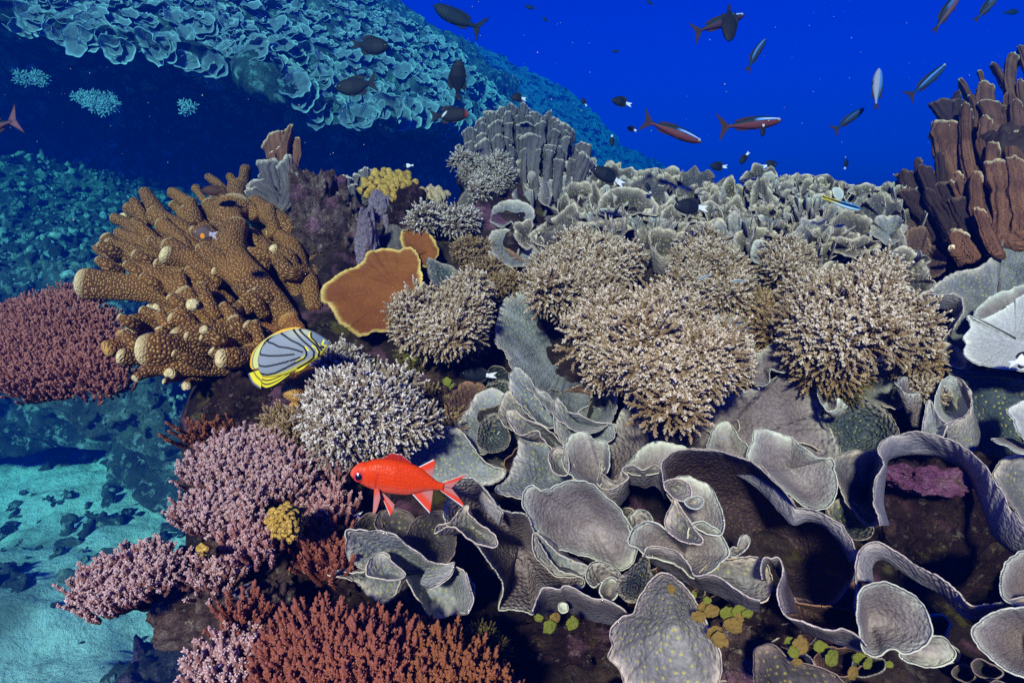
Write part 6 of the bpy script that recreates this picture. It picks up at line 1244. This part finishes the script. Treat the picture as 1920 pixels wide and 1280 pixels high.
def butterfly():
    fr = Frame((619, 643), (476, 716), 0.80, 0.15); N_ = fr.norm
    t = thing('butterfly_fish', 'yellow edged grey butterfly fish with black curved lines near the brown finger coral', 'fish', fr.org, 'fish of the reef')
    top = N_([(619, 641), (613, 636.5), (606, 632), (597, 626), (586, 620.5), (572, 617), (556, 616), (540, 619), (522, 626), (506, 636), (494, 649), (487, 662), (485, 676), (486, 690)])
    bot = N_([(619, 645), (614, 650), (610, 656), (604, 664), (594, 673), (580, 682), (564, 691), (546, 699), (528, 704), (512, 707), (500, 706), (493, 704), (490, 702)])
    blk, gry, yel, org_ = np.array((.004, .004, .008)), np.array((0.23, 0.27, 0.31)), np.array((.75, .68, .03)), np.array((.82, .45, .02))
    # zoom coordinates -> photo pixels
    def z(*p): return [(440 + x / 7.109, 580 + y / 7.109) for x, y in p]
    LN = [z((430,395),(480,435),(550,450),(640,490),(760,505),(860,530),(950,560)), z((395,420),(370,500),(350,560),(370,600),(500,612),(640,608),(740,600),(840,590)),
          z((350,470),(310,560),(300,650),(320,720),(370,750),(450,755),(600,725),(740,690),(850,655),(910,630)), z((310,800),(370,850),(450,868),(560,845),(700,780),(830,715),(960,650),(1000,600)),
          z((620,305),(700,345),(800,405),(900,450),(970,500),(1000,560),(995,600)), z((790,255),(860,320),(950,410),(1040,490),(1090,560),(1075,640),(1000,700),(860,780)),
          z((870,255),(930,310),(1000,370),(1090,450),(1120,490)), z((1035,310),(1050,370),(1110,430),(1150,490),(1180,540)), z((1120,490),(1150,560),(1130,620))]
    YL = [z((1020,300),(1020,350),(1075,410),(1140,460),(1190,540)), z((1070,480),(1120,510),(1130,570)), z((985,490),(1020,540)), z((860,690),(930,650),(980,610)), z((1200,410),(1185,470),(1250,490))]
    def cf(U, Z, zn, fr):
        q = fr.p0 + U[..., None] * fr.L * fr.a + Z[..., None] * fr.L * fr.n; x, y = q[..., 0], q[..., 1]
        c = np.broadcast_to(gry, U.shape + (3,)).copy(); c = c + 0.03 * np.sin((x * .5 - y) * 2.2)[..., None]
        c = mixc(c, np.array((.5, .52, .3)), smooth(zn, .2, .9) * smooth(.45 - U, 0, .2) * .6)
        c = mixc(c, yel, smooth(-zn, .72, .95) * (U < .85)); c = mixc(c, np.array((.10, .15, .22)), (smooth(.16 - U, 0, .02)) * (Z > -.015) * .85)
        for l in YL: c = mixc(c, yel, 1 - smooth(lined(l, x, y), 1.0, 1.9))
        for l in LN: c = mixc(c, blk, 1 - smooth(lined(l, x, y), 1.05, 2.1))
        return c
    obj('body', fishbody(fr, top, bot, [(0, .012), (.1, .05), (.3, .09), (.5, .09), (.8, .045), (1, .012)], cf, 200, 150), M['skin_smooth'], t)
    eye(fr, t, *N_([(606.5, 649)])[0], .020, .042, 'iris_dark', .7)
    finpart(fr, 'dorsal_fin', N_(z((880,262),(780,262),(620,310),(440,390),(370,480),(330,580),(310,680),(330,770))), N_(z((870,240),(770,240),(600,280),(420,385),(300,490),(225,600),(205,740),(235,800))),
            lambda u, v, U, Z: mixc(mixc(mixc(np.broadcast_to(np.array((.62, .66, .22)), u.shape + (3,)), blk, (1 - smooth(np.abs(v - .70), .03, .08)) * (u > .35)), org_, smooth(v, .78, .86)), org_, (u < .35) * .9), t, nu=60)
    finpart(fr, 'anal_fin', N_(z((370,870),(450,880),(560,860),(740,800))), N_(z((365,1030),(430,1055),(560,1000),(745,860))), lambda u, v, U, Z: mixc(mixc(np.broadcast_to(yel, u.shape + (3,)), org_, (1 - smooth(v, .1, .3))), blk, smooth(np.sin(v * 21), .25, .6)), t, nu=40, nv=30)
    finpart(fr, 'caudal_fin', N_(z((315,810),(370,850),(370,880))), N_(z((175,855),(235,985),(350,1068))), lambda u, v, U, Z: mixc(mixc(np.broadcast_to(yel, u.shape + (3,)), blk, 1 - smooth(np.abs(v - .42), .03, .07)), np.array((.12, .12, .18)), smooth(v, .82, .88)), t)
    finpart(fr, 'pelvic_fin', N_(z((1030,700),(940,750),(850,800))), N_(z((1010,720),(930,790),(820,835))), const(yel), t, -.02, -.05)
butterfly()
# --- generic shapes in normalised coordinates
SH = {
 'fusilier': dict(top=[(0, .0), (.04, .035), (.12, .065), (.25, .09), (.40, .10), (.55, .083), (.68, .05), (.78, .026), (.86, .022)], bot=[(0, -.005), (.04, -.03), (.12, -.06), (.25, -.082), (.40, -.085), (.55, -.07), (.68, -.045), (.78, -.025), (.86, -.022)], w=[(0, .01), (.1, .045), (.3, .065), (.6, .045), (.86, .012)], fork=.19, fl=.07, tail0=.80),
 'damsel': dict(top=[(0, .01), (.05, .09), (.15, .18), (.30, .245), (.45, .25), (.60, .19), (.70, .10), (.78, .07)], bot=[(0, -.01), (.05, -.085), (.15, -.16), (.30, -.225), (.45, -.235), (.60, -.18), (.70, -.09), (.78, -.06)], w=[(0, .02), (.15, .075), (.4, .09), (.7, .04), (.78, .02)], fork=.16, fl=.10, tail0=.74),
 'long': dict(top=[(0, .01), (.05, .075), (.15, .125), (.30, .155), (.45, .155), (.60, .12), (.72, .06), (.80, .04)], bot=[(0, -.01), (.05, -.06), (.15, -.11), (.30, -.145), (.45, -.15), (.60, -.115), (.72, -.055), (.80, -.035)], w=[(0, .02), (.15, .06), (.4, .075), (.7, .035), (.8, .015)], fork=.15, fl=.08, tail0=.76),
 'slim': dict(top=[(0, .01), (.05, .045), (.2, .075), (.5, .075), (.75, .055), (.88, .045)], bot=[(0, -.01), (.05, -.04), (.2, -.07), (.5, -.07), (.75, -.05), (.88, -.04)], w=[(0, .015), (.2, .05), (.6, .045), (.88, .02)], fork=.06, fl=.02, tail0=.85)}
def swim(name, label, kind, p0, p1, d, bodyc, tailc, zs=1.0, yaw=0.0, finc=None, eyes=None, dors=True, group='fish of the reef', fork=None, small=False, up=None, ws=1.0):
    k = SH[kind]; fr = Frame(p0, p1, d, yaw); fr.bend = ((sum(p0) * 7 + p1[0] * 3) % 11 / 10 - .5) * .30; t = thing(name, label, 'fish', fr.org, group)
    if up is not None and np.dot(fr.n, up) < 0: fr.n = -fr.n
    zz = lambda p: [(a, b * zs) for a, b in p]; top, bot = zz(k['top']), zz(k['bot'])
    obj('body', fishbody(fr, top, bot, [(a, b * ws) for a, b in k['w']], bodyc, *((40, 24) if small else (90, 48))), M['skin_smooth'], t)
    s0 = k['tail0']; h = top[-1][1]; fk = (fork if fork is not None else k['fork']) * max(zs, .5)
    finpart(fr, 'caudal_fin', [(s0, 0), (s0 + .01, h * .5), (s0 + .02, h)][::-1], [(1.0, fk), (.98, fk * .72), (1 - k['fl'], 0)], tailc, t, nu=18, nv=12, th=.006)
    finpart(fr, 'caudal_fin', [(s0 + .02, -h), (s0 + .01, -h * .5), (s0, 0)], [(1.0, -fk), (.98, -fk * .72), (1 - k['fl'], 0)], tailc, t, nu=18, nv=12, th=.006)
    fc = finc or const((.012, .012, .016))
    if dors:
        ti = lambda x: float(np.interp(x, [a for a, b in top], [b for a, b in top])); bi = lambda x: float(np.interp(x, [a for a, b in bot], [b for a, b in bot]))
        e = {'damsel': .06, 'long': .045}.get(kind, .016) * zs
        finpart(fr, 'dorsal_fin', [(x, ti(x) * .95) for x in (.28, .42, .56, .68)], [(x + .05, ti(x) + e * q) for x, q in ((.28, .35), (.42, .8), (.56, 1.3), (.69, 1.2))], fc, t, nu=18, nv=6, th=.005)
        finpart(fr, 'anal_fin', [(x, bi(x) * .95) for x in (.48, .56, .62, .69)], [(x + .05, bi(x) - e * q) for x, q in ((.48, .4), (.56, 1.1), (.62, 1.4), (.69, 1.0))], fc, t, nu=14, nv=6, th=.005)
        finpart(fr, 'pelvic_fin', [(.30, bi(.30) * .9), (.34, bi(.34) * .9)], [(.40, bi(.3) - e * 1.1), (.44, bi(.4) - e * .3)], fc, t, -.02, -.05, 8, 6, .005)
    if eyes: eye(fr, t, eyes[0], eyes[1] * zs, eyes[2], float(np.interp(eyes[0], [a for a, b in k['w']], [b for a, b in k['w']])) * .9 * ws, eyes[3], .6)
    return t
def fus(bright=1.0, back=(.010, .022, .028), belly=(.115, .032, .040), s0=.04, s1=.46, blue=(.08, .28, .85), white=.8):
    def f(U, Z, zn, fr):
        c = mixc(np.broadcast_to(np.array(belly), U.shape + (3,)), np.array(back), smooth(zn, -.05, .25))
        c = mixc(c, np.array(belly) * .45, smooth(-zn, .6, 1) * .7)
        band = (1 - smooth(np.abs(zn - .38 + .15 * (U - .2)), .12, .24)) * smooth(U, s0 - .04, s0) * (1 - smooth(U, s1 - .12, s1))
        c = mixc(c, np.array(blue) * bright, band); core = (1 - smooth(np.abs(zn - .40 + .15 * (U - .2)), .03, .13)) * smooth(U, s0 - .02, s0 + .05) * (1 - smooth(U, s1 - .2, s1 - .08))
        return mixc(c, np.array((.45, .58, .95)) * bright, core * white)
    return f
dkfin = const((.035, .014, .022))
EY = (.055, .012, .022, 'iris_pale')
swim('fusilier_fish', 'maroon fusilier with a bright blue streak swimming down to the right over the far reef', 'fusilier', (1316, 267), (1203, 224), 1.25, fus(), dkfin, 1.0, .1, dkfin, EY, up=(.3, -1))
swim('fusilier_fish', 'maroon fusilier with a white-blue streak swimming right above the ridge', 'fusilier', (1466, 226), (1345, 240), 1.25, fus(1.1), dkfin, 1.05, .05, dkfin, EY, fork=.22)
swim('fusilier_fish', 'dark fusilier with a pale blue streak partly behind a black fish at the top', 'fusilier', (1396, 27), (1297, 62), 1.6, fus(.9, belly=(.06, .022, .04)), dkfin, 1.15, .1, dkfin, EY)
swim('fusilier_fish', 'small fusilier climbing to the right just under the top pair', 'fusilier', (1435, 72), (1397, 134), 1.9, fus(.55, belly=(.025, .04, .07), s1=.7), dkfin, 1.1, .1, dkfin, None, small=True, up=(-.5, -.5), fork=.1)
swim('fusilier_fish', 'fusilier swimming up to the right near the brown fan coral', 'fusilier', (1775, 121), (1702, 186), 1.7, fus(.7, belly=(.02, .05, .10), s1=.75, white=.1), dkfin, .95, .1, dkfin, EY, up=(-.5, -.5), fork=.17)
swim('fusilier_fish', 'dim fusilier heading up right below the head-on one', 'fusilier', (1621, 203), (1561, 247), 1.9, fus(.25, belly=(.02, .035, .06), s1=.7, white=0), dkfin, 1.05, .1, dkfin, None, small=True, up=(-.5, -.5), fork=.2)
swim('fusilier_fish', 'pale fusilier seen head-on with its tail pointing straight down', 'fusilier', (1647, 128), (1640, 206), 1.8, fus(.6, belly=(.30, .27, .36), back=(.05, .12, .2), s1=.6), dkfin, 1.35, -.3, dkfin, None, True, small=True, fork=.05, up=(1, 0))
swim('fusilier_fish', 'reddish fusilier cut by the top edge near the right corner', 'fusilier', (1800, -14), (1748, 62), 1.7, fus(.4, belly=(.14, .07, .09), s1=.5), dkfin, 1.1, .1, dkfin, None, small=True, up=(-.5, -.5), fork=.06)
swim('fusilier_fish', 'blue-grey fusilier at the very top right corner', 'fusilier', (1876, -18), (1828, 44), 1.8, fus(.3, belly=(.05, .06, .09), s1=.5, white=.2), dkfin, 1.1, .1, dkfin, None, small=True, up=(-.5, -.5), fork=.06)
swim('fusilier_fish', 'tail of a purple fish entering at the left edge', 'fusilier', (-78, 262), (38, 222), 1.2, fus(.4, belly=(.12, .05, .07)), lambda u, v, U, Z: mixc(np.broadcast_to(np.array((.16, .07, .09)), u.shape + (3,)), np.array((.02, .01, .02)), smooth(u, .0, .4) * .0 + (1 - smooth(u, .05, .3))), 1.3, .1, dkfin, None, fork=.20)
def dark(c=(.008, .010, .016), c2=(.02, .03, .035)):
    return lambda U, Z, zn, fr: mixc(np.broadcast_to(np.array(c), U.shape + (3,)), np.array(c2), (np.sin(U * 70) * np.sin(Z * 90) > .3) * .5)
blk = const((.008, .010, .016))
swim('surgeon_fish', 'large dark fish with a forked tail swimming at the top over the far reef', 'fusilier', (812, 12), (904, 60), 2.2, dark((.010, .016, .022), (.02, .035, .045)), blk, 1.55, .1, blk, None, fork=.17, up=(.3, -1))
swim('damsel_fish', 'black damsel facing right high in front of the plate shelf', 'damsel', (730, 89), (658, 84), 1.9, dark(), blk, .95, .05, blk, (.1, .03, .03, 'iris_dark'), fork=.12)
swim('damsel_fish', 'dark damsel facing left below it with a forked tail', 'long', (630, 168), (708, 156), 1.9, dark(), blk, 1.35, .05, blk, (.1, .03, .03, 'iris_dark'), fork=.2)
swim('damsel_fish', 'black fish hanging tail down before the pale shelf corals', 'long', (860, 112), (856, 190), 1.8, dark(), blk, 1.25, .3, blk, None, fork=.08, up=(-1, 0))
swim('damsel_fish', 'black fish with a red snout and a white fin mark by the fin topped mound', 'long', (879, 214), (806, 218), 1.5, lambda U, Z, zn, fr: mixc(mixc(np.broadcast_to(np.array((.008, .010, .016)), U.shape + (3,)), np.array((.32, .03, .015)), (1 - smooth(U, .03, .13)) * .8), np.array((.55, .62, .68)), (1 - smooth(np.hypot((U - .62) * 1.0, (Z - .02 + (U - .62) * .9) * 2.2), .05, .09))), blk, 1.25, .05, blk, None, fork=.14)
swim('damsel_fish', 'slender black fish crossing in front of the top fusilier', 'long', (1367, 78), (1367, 5), 1.3, dark(), blk, 1.25, .3, blk, None, fork=.03, up=(1, 0))
def half(cut=.66, w=(.68, .72, .76)):
    return lambda U, Z, zn, fr: mixc(np.broadcast_to(np.array((.006, .010, .018)), U.shape + (3,)), np.array(w), smooth(U, cut, cut + .015))
wt = const((.70, .74, .78))
def chromis(label, p0, p1, d, zs=1.0, yaw=.05, cut=.70, up=None, small=False, fork=.105):
    swim('chromis_fish', label, 'damsel', p0, p1, d, half(cut), wt, zs, yaw, None, (.10, .03, .035, 'iris_dark') if not small else None, True, 'black and white chromis', small=small, up=up, fork=fork)
chromis('large black fish with a white tail resting at the left of the ridge', (1110, 316), (1172, 345), 1.15, .82, up=(.3, -1))
chromis('large black fish with a white tail in front of the vase cup', (1264, 386), (1328, 390), 1.02, .92)
chromis('black and white fish in the dark crevice behind the red fish', (862, 701), (932, 706), .93, .72, fork=.12)
chromis('black and white fish hiding under the red fish at lower left', (618, 975), (682, 966), .72, .75, fork=.12)
chromis('small chromis above the fin topped mound', (957, 182), (987, 185), 1.7, 1.1, small=True)
chromis('small chromis above the left fusilier tail', (1147, 187), (1185, 196), 1.7, .95, small=True, up=(.2, -1))
chromis('tiny chromis beside the left fusilier tail', (1176, 239), (1194, 245), 1.8, 1.1, small=True)
chromis('tiny narrow chromis over the far blue slope', (1090, 184), (1100, 200), 2.0, .8, small=True, up=(.7, -.7))
chromis('tiny dark chromis low over the far blue slope', (1147, 275), (1147, 252), 1.9, .8, cut=.95, small=True, up=(1, 0))
chromis('small chromis facing left below the right fusilier', (1331, 311), (1364, 314), 1.6, 1.0, small=True)
chromis('small chromis tilted upright below the right fusilier', (1388, 308), (1404, 284), 1.6, .8, small=True, up=(-1, -.5), cut=.7)
chromis('small chromis facing right under the fusiliers', (1457, 306), (1430, 314), 1.6, 1.15, small=True)
chromis('tiny black chromis in open water above the ridge', (1588, 298), (1584, 318), 1.9, .8, cut=.85, small=True, up=(1, 0))
chromis('tiny dark fish in front of the right fusilier belly', (1429, 257), (1432, 232), 1.15, .75, cut=.97, small=True, up=(1, 0))
chromis('small dark fish behind the ridge left of the vase cup', (1311, 350), (1294, 362), 1.45, .9, cut=.95, small=True, up=(-.3, -1))
chromis('dark fish tucked among the cups below the tall stack', (1212, 342), (1220, 364), 1.3, .7, cut=.97, small=True, up=(1, 0))
chromis('tiny white tailed fish over the dark water left of the white coral head', (755, 312), (776, 310), 1.7, .8, cut=.35, small=True)
chromis('tiny black fish on the pale shell shaped plate', (1100, 846), (1114, 858), .76, .7, cut=.98, small=True, up=(.4, -1))
swim('damsel_fish', 'round dark fish hovering behind the right end of the ridge', 'damsel', (1637, 353), (1595, 354), 1.6, dark((.012, .022, .03)), blk, .85, .05, blk, None, small=True, fork=.04)
swim('damsel_fish', 'black and white fish cut by the right edge', 'damsel', (1948, 668), (1890, 682), .69, half(.5), wt, .9, .05, None, None, fork=.12)
def wrasse(U, Z, zn, fr):
    c = mixc(np.broadcast_to(np.array((.03, .30, .75)), U.shape + (3,)), np.array((.55, .45, .03)), smooth(U, .45, .62)); c = mixc(c, np.array((.45, .65, .75)), smooth(-zn, .3, .6) * (1 - smooth(U, .6, .8)))
    return mixc(c, np.array((.004, .004, .010)), 1 - smooth(np.abs(zn - .12), .30, .48))
swim('cleaner_wrasse', 'slender blue, black and yellow wrasse on the right end of the ridge', 'slim', (1614, 394), (1540, 371), 1.10, wrasse, lambda u, v, U, Z: mixc(np.broadcast_to(np.array((.6, .5, .03)), u.shape + (3,)), np.array((.005, .005, .01)), smooth(u, .5, .8)), .95, .05, const((.02, .2, .6)), None, False, up=(.3, -1))
def goby(U, Z, zn, fr): return mixc(np.broadcast_to(np.array((.42, .50, .52)), U.shape + (3,)), np.array((.006, .02, .03)), 1 - smooth(np.abs(zn), .25, .45))
for lab, a, b in (('on the tall tan bush left', (1309, 524), (1334, 514)), ('on the tall tan bush right', (1371, 528), (1399, 525)), ('on the right face of the bright bush', (1521, 545), (1529, 563)), ('left of the tall tan bush base', (1265, 570), (1275, 585)),
                  ('at the lower right of the largest bush', (1345, 681), (1362, 674)), ('at the bottom of the largest bush', (1252, 716), (1276, 709)), ('on the small pale ear shaped lobe', (1350, 819), (1366, 823))):
    d = float(S(*a)) - (.17 if 'bush' in lab else .09)
    swim('goby_fish', 'tiny striped fish ' + lab, 'slim', a, b, d, goby, const((.35, .45, .5)), 1.25, .0, None, None, False, 'tiny striped gobies', small=True)
swim('damsel_fish', 'small grey fish with an orange patch on the brown finger coral', 'damsel', (362, 436), (408, 440), .93, lambda U, Z, zn, fr: mixc(mixc(np.broadcast_to(np.array((.085, .062, .060)), U.shape + (3,)), np.array((.75, .27, .01)), 1 - smooth(np.hypot(U - .42, (Z + .12) * .8), .07, .10)), np.array((.42, .38, .44)), smooth(U, .66, .7)), const((.40, .37, .44)), 1.1, .1, const((.05, .03, .03)), (.13, .05, .03, 'iris_pale'))
swim('damsel_fish', 'olive yellow fish lurking under the finger coral', 'long', (425, 806), (412, 742), .98, lambda U, Z, zn, fr: mixc(np.broadcast_to(np.array((.13, .14, .03)), U.shape + (3,)), np.array((.05, .07, .09)), smooth(zn, .1, .8)), const((.06, .08, .06)), 1.4, .2, const((.1, .11, .03)), (.1, .03, .03, 'iris_dark'), up=(1, 0))
swim('damsel_fish', 'brown fish half hidden behind the top of the finger coral', 'damsel', (378, 356), (425, 360), 1.25, dark((.06, .028, .018), (.07, .03, .02)), const((.05, .02, .015)), .8, .1, const((.05, .02, .015)), None, small=True)
for lab, a, b, d in (('beside the shelf top', (905, 36), (918, 40), 4.5), ('near the top edge, right of the shelf', (985, 12), (1006, 17), 4.0), ('in open water left of the top fusilier', (1017, 33), (1029, 42), 4.0), ('in open water below the top edge', (1147, 96), (1163, 97), 4.0), ('cut by the top edge', (1212, 2), (1226, 10), 3.5), ('at the top edge, far right', (1910, 22), (1880, 24), 3.5), ('low over the sand', (160, 1202), (146, 1206), 2.6)):
    swim('damsel_fish', 'blurry small dark fish ' + lab, 'long', a, b, d, dark((.01, .02, .04)), const((.01, .02, .04)), 1.2, .0, None, None, False, 'distant small fish', small=True)
# --- drifting specks
def specks():
    g = np.random.default_rng(9); n = 420; px = g.uniform(-100, 2020, n); py = g.uniform(-60, 900, n); d = g.uniform(.45, 3.2, n)
    ok = d < S(px, np.maximum(py, 330)) + np.where(py < 300, 3, -0.15); P = W(px, py, d)[ok]; r = g.uniform(.0003, .0012, n)[ok] * d[ok] ** .7
    D = np.array([(1, 0, 0), (-1, 0, 0), (0, 1, 0), (0, -1, 0), (0, 0, 1), (0, 0, -1)], float); f = np.array([(0, 2, 4), (2, 1, 4), (1, 3, 4), (3, 0, 4), (2, 0, 5), (1, 2, 5), (3, 1, 5), (0, 3, 5)])
    V = (P[:, None] + D[None] * r[:, None, None] * g.uniform(.6, 1.6, (len(P), 6))[..., None]).reshape(-1, 3); F = (f[None] + 6 * np.arange(len(P))[:, None, None]).reshape(-1, 3)
    o = obj('drifting_specks', make_mesh('drifting_specks', V, F), plain('plankton', (.55, .55, .48), .8, .2)); o['kind'] = 'stuff'; o['label'] = 'pale specks of plankton drifting in the water'; o['category'] = 'plankton'
specks()
